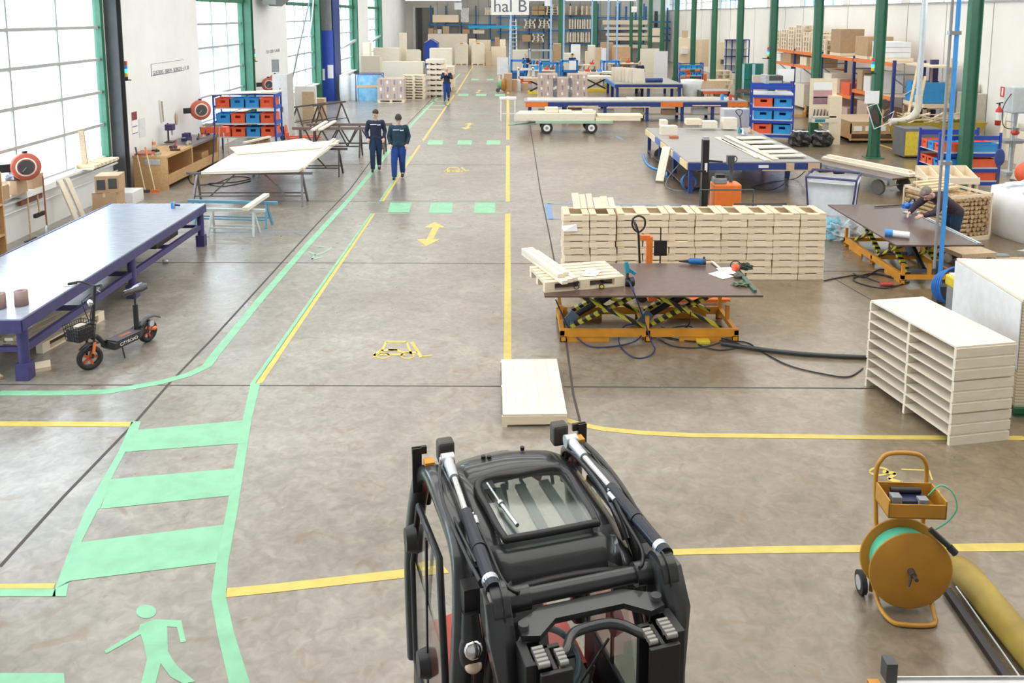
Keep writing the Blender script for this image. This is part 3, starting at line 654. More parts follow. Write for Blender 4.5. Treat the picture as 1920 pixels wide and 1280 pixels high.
# ================================================================ builders of repeated things
def pallet(L=1.2, W=.8, m=None, name='pallet', parent=None, boards=5, h=.144):
    m = m or WOOD
    b = MB()
    for i in range(boards):
        y = -W/2+.05+(W-.1)*i/(boards-1); b.b6(-L/2, L/2, y-.05, y+.05, h-.022, h)
    for x in (-L/2+.07, 0, L/2-.07): b.b6(x-.07, x+.07, -W/2, W/2, h-.044, h-.022)
    for x in (-L/2+.07, 0, L/2-.07):
        for y in (-W/2+.05, 0, W/2-.05): b.b6(x-.07, x+.07, y-.05, y+.05, .022, h-.044)
    for y in (-W/2+.05, 0, W/2-.05): b.b6(-L/2, L/2, y-.05, y+.05, 0, .022)
    return b.build(name, m, parent)
def euro(col, w=.4, d=.6, h=.22, name='crate', loc=(0,0,0), rz=0):
    b = MB(); t = .012
    b.b6(-w/2+.01,w/2-.01,-d/2+.01,d/2-.01,0,t)
    b.b6(-w/2,w/2,-d/2,-d/2+t,0,h*.5).b6(-w/2,-w*.18,-d/2,-d/2+t,h*.5,h).b6(w*.18,w/2,-d/2,-d/2+t,h*.5,h).b6(-w*.18,w*.18,-d/2,-d/2+t,h*.78,h)
    b.b6(-w/2,w/2,d/2-t,d/2,0,h).b6(-w/2,-w/2+t,-d/2,d/2,0,h).b6(w/2-t,w/2,-d/2,d/2,0,h)
    for z in (h-.015, h*.9-.02):
        b.b6(-w/2-.008,w/2+.008,-d/2-.008,-d/2,z,z+.015).b6(-w/2-.008,w/2+.008,d/2,d/2+.008,z,z+.015).b6(-w/2-.008,-w/2,-d/2,d/2,z,z+.015).b6(w/2,w/2+.008,-d/2,d/2,z,z+.015)
    for x in (-w/2+.03,-w*.2,w*.2,w/2-.03): b.b6(x-.006,x+.006,-d/2-.006,-d/2,0,h)
    o = b.build(name, col); o.location = loc; o.rotation_euler[2] = rz
    return o
def carton(w, d, h, name='cardboard_box', m=None, tape=True, loc=(0,0,0), rz=0):
    o = MB().b6(-w/2,w/2,-d/2,d/2,0,h).build(name, m or CARD, None, .004); o.location = loc; o.rotation_euler[2] = rz
    if tape: MB().b6(-.025,.025,-d/2-.002,d/2+.002,h-.0,h+.002).b6(-.025,.025,-d/2-.003,-d/2,h*.7,h).build('tape', TAPE, o)
    return o
TAPE = mat('packing_tape', (.62,.50,.36), .3)
def boxload(x, y, nx, nz, bw, bh, bd, label, group, z=0, L=None, wrapm=FILMW, m=None, stickers=True, pal=True, ny=1, nm='cardboard_box', rz=0):
    """pallet with cartons stacked on it"""
    L = L or nx*bw+.04; rt = thing('pallet', 'pallet under the %s' % label, 'pallet', (x,y,z), rz, group+' pallets')
    p = pallet(L, max(.8, bd*ny), parent=rt, name='deck') if pal else None
    h0 = .144 if pal else 0
    c_, s_ = math.cos(rz), math.sin(rz)
    for k in range(nz):
        for i in range(nx):
            lx = (i-(nx-1)/2)*bw
            o = carton(bw*.975, bd*.98, bh*.985, nm, m or CARDP, False, (x+lx*c_, y+lx*s_, z+h0+k*bh+.001), rz)
            if stickers:
                if (i+k) % 2: MB().b6(-bw*.14,bw*.12,-bd*.49-.004,-bd*.49,bh*.3,bh*.75).build('address_label', PAPER, o)
                else: MB().b6(-.012,.012,-bd*.49-.004,-bd*.49,bh*.15,bh*.85).b6(.03,.055,-bd*.49-.004,-bd*.49,bh*.15,bh*.85).build('printed_mark', NAVY, o)
            tag(o, 'box, %s row up, %s from left, in %s' % (ORD[k+1], ORD[i+1], label), 'box', group)
    return rt
def trestle(L, h, m, spread=.35, brace=True, parent=None):
    t = parent
    MB().b6(-L/2,L/2,-.03,.03,h-.06,h).build('top_rail', m, t)
    for sx in (-1,1):
        for sy in (-1,1): MB().bar((sx*(L/2-.25),0,h-.05),(sx*(L/2-.2),sy*spread,0),.045).build('leg', m, t)
    s2 = spread*.62
    for sy in (-1,1): MB().bar((-L/2+.21,sy*s2,h*.3),(L/2-.21,sy*s2,h*.3),.03).build('stretcher', m, t)
    if brace:
        MB().bar((-L*.12,0,h-.06),(-L*.3,-s2,h*.3),.03).bar((L*.12,0,h-.06),(L*.3,-s2,h*.3),.03).build('brace', m, t)
    return t
def lifttable(label, loc, rz, Lb=2.48, Wb=.95, Lt=2.95, Wt=1.5, h=.76, group=None):
    t = thing('lift_table', label, 'lift table', loc, rz, 'scissor lift tables')
    zb = .16
    fr = MB()
    for y in (-Wb/2, Wb/2-.05): fr.b6(-Lb/2,Lb/2,y,y+.05,zb-.09,zb+.02)
    for x in (-Lb/2, -.05, Lb/2-.06): fr.b6(x,x+.06,-Wb/2,Wb/2,zb-.07,zb)
    for x0,x1 in ((-Lb/2+.1,-Lb/2+.68),(.42,1.0)):
        for y in (-Wb/2+.01, Wb/2-.04): fr.b6(x0,x1,y,y+.03,0,zb-.08)
    for x in (-Lb/2,-.06,Lb/2-.09):
        for y in (-Wb/2, Wb/2-.06):
            fr.b6(x,x+.09,y,y+.008,.0,zb-.08).b6(x,x+.012,y,y+.06,0,zb-.08).b6(x+.078,x+.09,y,y+.06,0,zb-.08).b6(x,x+.09,y,y+.06,0,.01)
    fr.build('base_frame', ORNY, t)
    for x, y in ((-Lb/2+.04,Wb/2-.03),(Lb/2-.04,Wb/2-.03),(Lb/2-.04,0),(-.03,-Wb/2+.03),(-Lb/2+.04,0)): MB().b6(x-.025,x+.025,y-.025,y+.025,zb,zb+.2).build('stake', ORNY, t)
    zt = h-.08
    for cx in (-.56,.50):
        for sy in (-1,1):
            y = sy*(Wb/2-.16)
            for q, (xa, xb) in enumerate(((cx-.52,cx+.52),(cx+.52,cx-.52))):
                yy = y+(.02 if q else -.02)*sy
                o = MB().bar((xa,yy,zb),(xb,yy,zt),.045,.085,up=(0,1,0)).build('scissor_arm', HAZ, t)
            MB().cyl((cx,y-.05*sy,(zb+zt)/2),(cx,y+.05*sy,(zb+zt)/2),.035,.035,14).build('pivot_pin', ALU, t)
        MB().cyl((cx-.45,0,zb+.04),(cx+.15,0,zt-.1),.045,.045,14).cyl((cx-.1,0,zb+.2),(cx+.25,0,zt-.06),.025,.025,10).build('hydraulic_ram', BLACK, t)
        MB().bar((cx-.5,-Wb/2+.16,zb+.03),(cx-.5,Wb/2-.16,zb+.03),.05).bar((cx+.5,-Wb/2+.16,zt-.03),(cx+.5,Wb/2-.16,zt-.03),.05).bar((cx-.58,-.2,zb+.0),(cx-.45,-.2,zb+.16),.03,.14).build('cross_shaft', mat('blue_grey_steel',(.14,.20,.27),.35,.3), t)
    MB().b6(-1.15,1.15,-.36,-.30,h-.09,h-.03).b6(-1.15,1.15,.30,.36,h-.09,h-.03).b6(-1.1,1.1,-.3,.3,h-.05,h-.03).build('platform_frame', BLACK, t)
    MB().b6(-Lt/2,Lt/2,-Wt/2,Wt/2,h-.03,h).build('tabletop', FILM, t, .006)
    return t
def pallettruck(label, loc, rz, col=ORNG, handle=BLACK, group=None, lean=.22):
    t = thing('pallet_truck', label, 'pallet truck', loc, rz)
    for sx in (-1,1): MB().b6(sx*.12,sx*.27,0,1.1,.06,.11).b6(sx*.15,sx*.24,1.1,1.17,.065,.10).build('fork', col, t)
    MB().b6(-.27,.27,-.12,.02,.08,.30).loft([[Vector((-.12,-.1,.3)),Vector((.12,-.1,.3)),Vector((.12,.0,.3)),Vector((-.12,.0,.3))],[Vector((-.06,-.1,.55)),Vector((.06,-.1,.55)),Vector((.06,-.03,.55)),Vector((-.06,-.03,.55))]], smooth=False).build('chassis', col, t, .01)
    MB().cyl((0,-.16,.2),(0,-.16,.5),.04,.04,14).build('pump', handle, t)
    for sx in (-1,1): MB().cyl((sx*.03,-.18,.09),(sx*.09,-.18,.09),.09,.09,18).build('steer_wheel', RUB, t)
    e_=-.2-lean; MB().cyl((0,-.2,.25),(0,e_,1.1),.018).build('shaft', handle, t)
    MB().path(smoothpts([(0,e_,1.08),(-.11,e_-.03,1.18),(-.12,e_-.06,1.27),(0,e_-.08,1.3),(.12,e_-.06,1.27),(.11,e_-.03,1.18)],5,True),.014,8,closed=True).build('handle_loop', handle, t)
    return t
def shelfcart(label, loc, rz, W, Dp, H, shelves, group=None, m=None, post=.05, face='x'):
    m = m or BLUE
    t = thing('shelf_trolley', label, 'shelf trolley', loc, rz)
    for sx in (-1,1):
        for sy in (-1,1): MB().b6(sx*W/2-post/2,sx*W/2+post/2,sy*Dp/2-post/2,sy*Dp/2+post/2,.12,H).build('post', m, t)
    for z in shelves: MB().b6(-W/2,W/2,-Dp/2,Dp/2,z-.02,z).b6(-W/2,W/2,-Dp/2-.02,-Dp/2,z-.035,z).build('shelf_board', mat('galvanised_shelf',(.62,.66,.72),.4,.3) if 'galvanised_shelf' not in bpy.data.materials else bpy.data.materials['galvanised_shelf'], t)
    for z in list(shelves)+[H-.06]:
        for sx in (-1,1):
            if face == 'x': MB().b6(sx*W/2-.012,sx*W/2+.012,-Dp/2,Dp/2,z-.06,z+.06).build('side_rail', m, t)
            else: MB().b6(-W/2,W/2,sx*Dp/2-.012,sx*Dp/2+.012,z-.13,z-.02).build('side_rail', m, t)
        MB().b6(-W/2,W/2,Dp/2-.01,Dp/2+.01,z-.05,z).build('back_rail', m, t)
    for sx in (-1,1):
        for sy in (-1,1): MB().cyl((sx*(W/2)-.02,sy*Dp/2,.06),(sx*(W/2)+.02,sy*Dp/2,.06),.06,.06,14).b6(sx*W/2-.03,sx*W/2+.03,sy*Dp/2-.02,sy*Dp/2+.02,.06,.13).build('caster', DGREY, t)
    return t
# ---- people
def capsule(mb, p, q, r1, r2, n=14, flat=1.0, ax=None):
    p = Vector(p); q = Vector(q); z = q-p; L_ = z.length; z.normalize(); u = Vector((0,1,0)) if ax is None else Vector(ax)
    if abs(z.dot(u)) > .95: u = Vector((1,0,0))
    x = z.cross(u).normalized(); y = z.cross(x); rings = []
    for i in range(4):
        a = math.pi/2*(i/4.); c = p - z*r1*math.cos(a); rr = max(r1*math.sin(a), 1e-3); rings.append((c, rr))
    for i in range(5): rings.append((p+(q-p)*i/4, r1+(r2-r1)*i/4))
    for i in range(1,5):
        a = math.pi/2*(i/4.); rings.append((q+z*r2*math.sin(a), max(r2*math.cos(a), 1e-3)))
    mb.loft([[c+x*math.cos(2*math.pi*k/n)*rr+y*math.sin(2*math.pi*k/n)*rr*flat for k in range(n)] for c, rr in rings])
def blend(o, vox, smooth=6):
    m = o.modifiers.new('remesh', 'REMESH'); m.mode = 'VOXEL'; m.voxel_size = vox; m.use_smooth_shade = True
    s_ = o.modifiers.new('smooth', 'SMOOTH'); s_.iterations = smooth; s_.factor = .5
def person(name, label, loc, rz, J, jacket, trouser, hair='short', hairm=HAIRD, scale=1., hands=True, marks=True, vox=.011, bulk=1.):
    """J: joint positions in metres, person faces -y.  keys: pel, chest, neck, head, shL, elL, wrL, ... hipL, knL, anL, toL (L = x<0)"""
    t = thing(name, label, 'person', loc, rz); t.scale = (scale,)*3
    V = {k: Vector(v) for k, v in J.items()}; up = (V['head']-V['neck']).normalized()
    fdir = Vector(J.get('face', (0,-1,0))).normalized(); sd = fdir.cross(up).normalized(); fu = sd.cross(fdir).normalized()
    H_ = V['head']; M = Matrix((( -sd.x, -fdir.x, fu.x, 0),( -sd.y, -fdir.y, fu.y, 0),( -sd.z, -fdir.z, fu.z, 0),(0,0,0,1)))
    def hp(x, y, z): return H_ + (M @ Vector((x, y, z)))
    b = MB()
    b.ell(H_, (.078,.098,.118), 20, 0, M); capsule(b, hp(0,-.03,-.07), hp(0,-.055,-.085), .048, .04)
    capsule(b, hp(0,-.09,.02), hp(0,-.118,-.022), .010, .017, 8); capsule(b, hp(-.035,-.085,.032), hp(.035,-.085,.032), .014, .014, 8)
    capsule(b, hp(-.018,-.098,-.055), hp(.018,-.098,-.055), .009, .009, 8)
    for sx in (-1,1): capsule(b, hp(sx*.078,.01,.012), hp(sx*.085,.012,-.02), .016, .012, 8)
    capsule(b, V['chest'], V['neck'], .075, .058); capsule(b, V['neck'], H_-up*.07, .058, .055)
    capsule(b, V['pel'], V['chest'], .13, .14, flat=.75)
    for s_ in ('L','R'):
        capsule(b, V['chest'], V['sh'+s_], .09, .055); capsule(b, V['sh'+s_], V['el'+s_], .052, .04); capsule(b, V['el'+s_], V['wr'+s_], .04, .027)
        capsule(b, V['pel'], V['hip'+s_], .11, .09); capsule(b, V['hip'+s_], V['kn'+s_], .085, .055); capsule(b, V['kn'+s_], V['an'+s_], .055, .038); capsule(b, V['an'+s_], V['to'+s_], .036, .03)
        # hand: palm, four fingers of different lengths, thumb from its side
        w_ = V['wr'+s_]; d = V.get('hd'+s_, (w_-V['el'+s_]).normalized()); d = Vector(d).normalized()
        pn = Vector(J.get('pn'+s_, (0,1,0))); sdv = d.cross(pn).normalized(); pn = sdv.cross(d).normalized()
        pe = w_+d*.075; capsule(b, w_+d*.01, pe, .027, .034, 10, .6, tuple(pn))
        curl = J.get('curl', .5)
        for k, (off, ln) in enumerate(((-.027,.068),(-.009,.078),(.009,.072),(.026,.055))):
            a0 = pe+sdv*off; d1 = (d+pn*curl*.5).normalized(); d2 = (d+pn*curl*1.8).normalized()
            a1 = a0+d1*ln*.55; a2 = a1+d2*ln*.5
            capsule(b, a0, a1, .0095, .009, 6); capsule(b, a1, a2, .009, .008, 6)
        ts = 1 if s_ == 'L' else -1
        q0 = w_+d*.03+sdv*.024*ts; q1 = q0+(d*.6+sdv*ts*.8).normalized()*.035; q2 = q1+(d+pn*.3).normalized()*.03
        capsule(b, q0, q1, .012, .011, 6); capsule(b, q1, q2, .011, .009, 6)
    body = b.build('body', SKIN, t); blend(body, min(vox, .009), 2)
    j = MB(); B = bulk
    dz = Vector((0,0,1))
    capsule(j, V['pel']+dz*.03, V['chest']+dz*.02, .158*B, .165*B, 18, .78); capsule(j, V['chest']+dz*.05, V['neck']-up*.035, .12, .068)
    for s_ in ('L','R'):
        capsule(j, V['chest']+dz*.04, V['sh'+s_], .12, .078*B); capsule(j, V['sh'+s_], V['el'+s_], .078*B, .062*B); capsule(j, V['el'+s_], V['wr'+s_]-(V['wr'+s_]-V['el'+s_]).normalized()*.03, .062*B, .046)
        capsule(j, V['pel']+dz*.02, V['hip'+s_]+dz*.04, .14*B, .12*B)
    o = j.build('jacket', jacket, t); blend(o, vox, 3)
    tr = MB()
    for s_ in ('L','R'):
        capsule(tr, V['pel'], V['hip'+s_], .135, .115); capsule(tr, V['hip'+s_], V['kn'+s_], .112*B, .082*B); capsule(tr, V['kn'+s_], V['an'+s_]+dz*.02, .082*B, .066*B)
        capsule(tr, V['hip'+s_]*.55+V['kn'+s_]*.45+Vector(((-.07 if s_=='L' else .07),0,.04)), V['hip'+s_]*.45+V['kn'+s_]*.55+Vector(((-.07 if s_=='L' else .07),0,-.02)), .04, .04)
    o = tr.build('trousers', trouser, t); blend(o, vox, 3)
    for s_ in ('L','R'):
        f = MB(); capsule(f, V['an'+s_]+Vector((0,.02,-.02)), V['to'+s_], .052, .048, 12, .8); capsule(f, V['an'+s_]+dz*.04, V['an'+s_], .05, .052)
        o = f.build('shoe', BLACK, t); blend(o, vox, 2)
    hm = MB()
    if hair == 'beanie':
        hm.ell(hp(0,.012,.045), (.092,.108,.112), 18, 0, M); hm.cyl(hp(0,.01,.03), hp(0,.012,.06), .096, .093, 18)
        hm.build('beanie', BEANIE, t)
    elif hair == 'short':
        hm.ell(hp(0,.022,.045), (.086,.10,.100), 18, 0, M); hm.ell(hp(0,-.03,.092), (.07,.07,.045), 14, 0, M)
        hm.build('hair', hairm, t)
    elif hair == 'fringe':
        hm.ell(hp(0,.03,.02), (.084,.09,.095), 18, 0, M); hm.build('hair', hairm, t)
    # eyes and brows
    ey = MB()
    for sx in (-1,1): ey.ell(hp(sx*.03,-.093,.012), (.012,.006,.007), 8, 0, M); ey.ell(hp(sx*.03,-.099,.034), (.02,.005,.005), 8, 0, M)
    ey.build('eyes', HAIRD, t)
    if marks:
        c = V['chest']; y_ = -.165*B*.78-.012
        MB().b6(-.15,.03,c.y+y_,c.y+y_+.03,c.z+.07,c.z+.082).build('piping', PAPER, t)
        MB().b6(.05,.08,c.y+y_-.002,c.y+y_+.03,c.z+.05,c.z+.075).b6(.085,.11,c.y+y_-.002,c.y+y_+.03,c.z+.053,c.z+.07).b6(.115,.14,c.y+y_-.0,c.y+y_+.035,c.z+.05,c.z+.078).build('chest_logo', PAPER, t)
    return t
WALK = dict(pel=(0,0,.97), chest=(0,-.01,1.30), neck=(0,0,1.50), head=(0,-.03,1.66), face=(0,-1,-.25),
    shL=(-.19,0,1.42), elL=(-.265,.06,1.16), wrL=(-.23,-.09,.97), shR=(.19,0,1.42), elR=(.265,.06,1.16), wrR=(.23,-.09,.97),
    hipL=(-.09,0,.90), knL=(-.10,-.09,.51), anL=(-.10,-.12,.09), toL=(-.11,-.27,.045), hipR=(.09,0,.90), knR=(.08,.02,.50), anR=(.08,.22,.14), toR=(.08,.08,.05))
# ================================================================ left side of the hall
# ---- long indigo steel bench
t = thing('steel_workbench', 'long indigo steel workbench with a pale blue-grey top along the left wall', 'workbench', (-6.87, 13.2, 0))
hx, hy = .93, 3.2
MB().b6(-hx,hx,-hy,hy,.795,.82).build('worktop', FILMG, t)
MB().b6(hx-.02,hx+.015,-hy,hy,.66,.80).b6(hx-.06,hx-.02,-hy,hy,.66,.675).b6(-hx-.015,-hx+.02,-hy,hy,.66,.83).b6(-hx,hx,-hy-.012,-hy+.02,.64,.80).b6(-hx,hx,hy-.02,hy+.012,.66,.80).build('apron_beam', PURP, t)
for x in (-hx+.06, hx-.07):
    for y in (-hy+.12, 0, hy-.12):
        l = MB().cyl((x,y,.2),(x,y,.68),.065,.065,16).b6(x-.08,x+.08,y-.08,y+.08,0,.22).build('leg', PURP, t)
    MB().b6(x-.03,x+.03,-hy+.1,hy-.1,.34,.44).build('lower_rail', PURP, t)
for y in (-hy+.12, -1.6, 0, 1.6, hy-.12): MB().b6(-hx+.05,hx-.05,y-.03,y+.03,.36,.42).build('cross_rail', PURP, t)
for i, (px, py, lb) in enumerate(((41,572,'brown card tube standing near the end of the indigo bench'),(2,578,'brown card tube at the photo edge on the indigo bench'))):
    x, y = G(px, py, .82); o = MB().lathe([(.035,0),(.08,0),(.08,.19),(.035,.19),(.035,0)], 24).build('card_tube', mat('brown_card_tube',(.30,.20,.17),.6)); o.location = (x+(-.02 if i else 0),y,.822); tag(o, lb, 'tube')
x, y = G(325, 390, .82); o = thing('tape_gun', 'small blue tape gun standing at the far corner of the indigo bench', 'tape gun', (x,y,.82))
MB().b6(-.02,.02,-.05,.05,0,.12).build('body', SKY, o); MB().cyl((-.03,0,.07),(.03,0,.07),.05,.05,16).build('tape_roll', ALU, o); MB().cyl((.02,.02,.06),(.12,.02,.05),.02,.02).build('grip', NAVY, o)
# things under the bench
def plank(name, label, a, b, w=.1, th=.03, m=WOOD, cat='plank', group=None):
    o = MB().bar((0,0,0), Vector(b)-Vector(a), w, th).build(name, m); o.location = a; return tag(o, label, cat, group)
plank('plank', 'long plank lying on the lower rails near the end of the indigo bench', (-6.2,10.15,.5), (-6.35,12.4,.52), .1, .04)
plank('plank', 'shorter plank on the lower rails under the indigo bench', (-6.5,11.0,.47), (-6.5,12.9,.47), .15, .03)
o = pallet(1.3, .7, WOOD); o.location = (-6.45, 11.6, .001); o.rotation_euler[2] = R(80); tag(o, 'light wooden pallet under the indigo bench behind the scooter', 'pallet')
o = MB().b6(-.17,.17,-.12,.12,0,.05).build('board_offcut', WOOD); x, y = G(67,692); o.location = (x,y,.0); o.rotation_euler[2]=R(30); tag(o, 'board offcut on the floor by the near leg of the indigo bench', 'offcut')
plank('plank', 'plank leaning from the floor under the near end of the indigo bench', (-6.3,10.1,.02), (-7.3,10.6,.35), .05, .03, OLDW)
o = carton(.5,.4,.3, loc=(-6.9,14.2,.43)); tag(o, 'cardboard box on the lower rails in the middle of the indigo bench', 'box')
o = MB().b6(-.35,.35,-.5,.5,0,.1).build('steel_tray', DSTEEL); o.location = (-6.5,15.0,.43); tag(o, 'flat dark steel tray on the lower rails at the far end of the indigo bench', 'tray')
o = MB().ell((0,0,.03),(.06,.04,.03),8).build('paper_scrap', PAPER); x,y=G(310,492); o.location=(x,y,0); tag(o,'crumpled white scrap on the floor beside the indigo bench','paper scrap')
# ---- electric scooter
x0, y0 = G(170,692); x1, y1 = G(278,640); dx, dy = x1-x0, y1-y0; Ls = math.hypot(dx,dy); rz = math.atan2(dy,dx)
S = thing('electric_scooter', 'black seated electric scooter with orange details beside the indigo bench', 'scooter', (x0,y0,0), rz)
wr_ = .155
def swheel(x, nm, steer=0):
    M_ = Matrix.Translation((x,0,wr_)) @ RZ(steer) @ RX(R(90))
    prof = [(.10,-.035),(.135,-.042),(.155,-.02),(.155,.02),(.135,.042),(.10,.035),(.10,-.035)]
    o = MB().lathe(prof, 28, M_).build(nm, RUB, S)
    h = MB()
    for q in range(5):
        a = q*2*math.pi/5; p = M_ @ Vector((0,0,0)); q2 = M_ @ Vector((.1*math.cos(a),.1*math.sin(a),0)); h.bar(p, q2, .028)
    h.build('spokes', mat('orange_rim',(.55,.10,.03),.5), o); MB().lathe([(.11,-.03),(.098,-.03),(.098,.03),(.11,.03),(.11,-.03)],24,M_).build('rim', BLACK, o)
swheel(0,'front_wheel', R(-30)); swheel(Ls,'rear_wheel')
MB().loft([[Vector((x,-w_,z0)),Vector((x,w_,z0)),Vector((x,w_*1.1,z0+.10)),Vector((x,-w_*1.1,z0+.10))] for x,w_,z0 in ((.24,.06,.20),(.32,.10,.14),(.75,.10,.14),(.84,.08,.18))], smooth=False).build('deck', BLACK, S, .012)
MB().b6(.36,.78,-.10,.10,.245,.252).build('grip_mat', mat('grey_grip_mat',(.10,.09,.10),.8), S)
MB().b6(.50,.68,-.03,.03,.252,.254).build('deck_emblem', mat('dull_orange_print',(.35,.10,.04),.6), S)
text('CITYROAD', 'deck_lettering', PAPER, S, .062, (.55,-.108,.19), (R(90),0,0), .001)
MB().path([(0,-.05,wr_),(.02,-.06,.36),(.05,-.05,.42)],.014).path([(0,.05,wr_),(.02,.06,.36),(.05,.05,.42)],.014).path([(.05,-.05,.42),(.05,.05,.42)],.02).build('fork', BLACK, S)
MB().cyl((.0,-.065,.22),(.03,-.065,.36),.02).cyl((0,.065,.22),(.03,.065,.36),.02).build('damper', ORNG, S)
MB().path(smoothpts([(.05,0,.40),(.12,0,.40),(.2,0,.30),(.27,0,.22)],4),.03).build('neck', BLACK, S)
MB().loft([[Vector((x,-.05,z)),Vector((x,.05,z)),Vector((x,.04,z+.02)),Vector((x,-.04,z+.02))] for x,z in ((-.12,.29),(0,.335),(.12,.31))]).build('front_mudguard', BLACK, S)
MB().loft([[Vector((Ls+x,-.06,z)),Vector((Ls+x,.06,z)),Vector((Ls+x,.04,z+.035)),Vector((Ls+x,-.04,z+.035))] for x,z in ((-.16,.28),(-.05,.345),(.08,.34),(.2,.28))]).build('rear_mudguard', mat('grey_mudguard',(.12,.12,.13),.5), S)
MB().cyl((.06,0,.40),(.15,0,1.07),.022).build('steering_tube', BLACK, S)
MB().path(smoothpts([(.02,-.30,1.09),(.10,-.18,1.11),(.15,0,1.06),(.10,.18,1.11),(.02,.30,1.09)],5),.013).build('handlebar', BLACK, S)
for sy in (-1,1): MB().cyl((.02,sy*.30,1.09),(.06,sy*.2,1.105),.018).build('grip', RUB, S); MB().path([(.06,sy*.2,1.09),(-.02,sy*.22,1.08),(-.05,sy*.30,1.075)],.006).build('brake_lever', STEEL, S)
MB().ell((.06,0,.86),(.04,.05,.05),12).build('lamp', CHROME, S)
MB().path([(.07,-.02,.95),(.02,-.1,.90),(.03,-.02,.7),(.06,0,.5)],.006).path([(.1,.02,.97),(.02,.1,.88),(.05,.03,.62)],.006).build('cable', BLACK, S)
BK = MB()
for i in range(6):
    pass
for j_ in range(5): BK.path([(-.12+.14*k2[0]*(1-.05*j_), .13*k2[1]*(1-.05*j_), .66-.05*j_) for k2 in ((-1,-1),(1,-1),(1,1),(-1,1))], .006, 6, closed=True)
for k in range(9): BK.path([(-.26+.035*k,-.13,.66),(-.24+.03*k,-.105,.46)],.004,5).path([(-.26+.035*k,.13,.66),(-.24+.03*k,.105,.46)],.004,5)
for k in range(7): BK.path([(-.26,-.13+.043*k,.66),(-.24,-.105+.035*k,.46)],.004,5).path([(.02,-.13+.043*k,.66),(.0,-.105+.035*k,.46)],.004,5)
BK.b6(-.24,.0,-.105,.105,.45,.46).bar((-.04,0,.6),(.08,0,.6),.04)
BK.build('basket', BLACK, S)
MB().b6(-.23,-.01,-.10,.10,.46,.60).build('basket_lining', mat('basket_lining',(.05,.045,.045),.8), S)
MB().ell((-.12,0,.62),(.09,.06,.03),10).build('cloth', mat('beige_cloth',(.55,.5,.42),.9), S)
MB().cyl((.80,0,.25),(.80,0,.60),.035).cyl((.80,0,.6),(.80,0,.78),.014).build('seat_post', BLACK, S)
MB().loft([[Vector((x,-w_,z)),Vector((x,-w_*.8,z+.05)),Vector((x,w_*.8,z+.05)),Vector((x,w_,z)),Vector((x,0,z-.03))] for x,w_,z in ((.62,.015,.79),(.68,.03,.79),(.78,.05,.78),(.86,.095,.78),(.94,.10,.79),(.98,.06,.80))]).build('saddle', mat('saddle_leather',(.05,.045,.05),.25), S)
MB().ell((.88,0,.28),(.12,.05,.06),12).bar((.8,0,.2),(Ls,0,wr_),.05).build('rear_arm', BLACK, S)
MB().cyl((1.0,-.08,.27),(1.0,-.05,.27),.045,.045,18).build('rear_lamp', ALU, S); MB().ell((1.02,-.10,.2),(.05,.025,.028),10).build('indicator', ORNG, S)
MB().cyl((.45,-.08,.16),(.43,-.14,.0),.01).build('kickstand', BLACK, S)
# ---- wooden shelf unit at the left photo edge
t = thing('wooden_shelf', 'open wooden shelf unit against the wall at the left photo edge', 'shelf', (-9.35, 13.95, 0), 0)
MB().b6(-.4,.4,.85,.88,0,1.75).b6(-.4,.4,-.9,-.87,0,1.75).b6(-.4,-.37,-.9,.88,0,1.75).build('side_panel', BENCHW, t)
for z in (.05,.6,1.15,1.72): MB().b6(-.4,.4,-.87,.85,z,z+.03).build('shelf_board', BENCHW, t)
# ---- hose / cable reels
def wallreel(label, loc, rz, r=.24, arm=True):
    t = thing('hose_reel', label, 'hose reel', loc, rz)
    MB().lathe([(0,-.1),(r*.9,-.1),(r,-.07),(r,.07),(r*.9,.1),(0,.1)], 30, RX(R(90))).build('housing', mat('terracotta_reel',(.55,.12,.07),.45,var=.1) if 'terracotta_reel' not in bpy.data.materials else bpy.data.materials['terracotta_reel'], t)
    MB().lathe([(r*.58,0),(r*.68,0),(r*.68,-.012),(r*.58,-.012),(r*.58,0)],28,Matrix.Translation((0,-.1,0)) @ RX(R(90)) ).lathe([(r*.58,0),(r*.68,0),(r*.68,-.012),(r*.58,-.012),(r*.58,0)],28,Matrix.Translation((0,-.112,0)) @ RX(R(90))).build('pale_ring', WHITE, t)
    MB().cyl((0,-.10,0),(0,-.118,0),r*.5,r*.5,24).build('hub', DGREY, t); MB().bar((0,-.13,0),(-r*.25,-.13,-r*.3),.02,.01).build('hub_arm', ALU, t)
    if arm: MB().b6(-r-.2,-r*.7,-.05,.05,-.08,.08).cyl((0,0,r),(0,0,r+.04),.05).build('wall_bracket', BLACK, t)
    return t
p = D(48,312,X=-9.45); wallreel('terracotta hose reel over the window sill at the left photo edge', p, R(35), .27)
p = D(376,206,X=-9.3); wallreel('terracotta hose reel above the beech workbench', p, R(35), .30)
p = D(503,158,X=-9.4); wallreel('nearer of the two small hose reels on the cabinet behind the shelf trolley', p, R(30), .26)
p = D(516,151,X=-9.4); wallreel('farther of the two small hose reels on the cabinet behind the shelf trolley', p, R(30), .26)
hs = MB()
p = D(380,225,X=-9.3)
for k in range(7): hs.path(smoothpts([p+Vector((-.05+.02*k,-.12,-.2)),p+Vector((.0+.03*k,-.12,-.5)),p+Vector((.15+.03*k,-.12-.01*k,-.8)),p+Vector((.22+.01*k,-.1,-.55)),p+Vector((.1,-.1,-.2))],5),.012,6)
o = hs.build('hanging_hose', mat('brown_hose',(.20,.14,.12),.6)); tag(o, 'bundle of brown hose hanging under the reel above the beech workbench', 'hose')
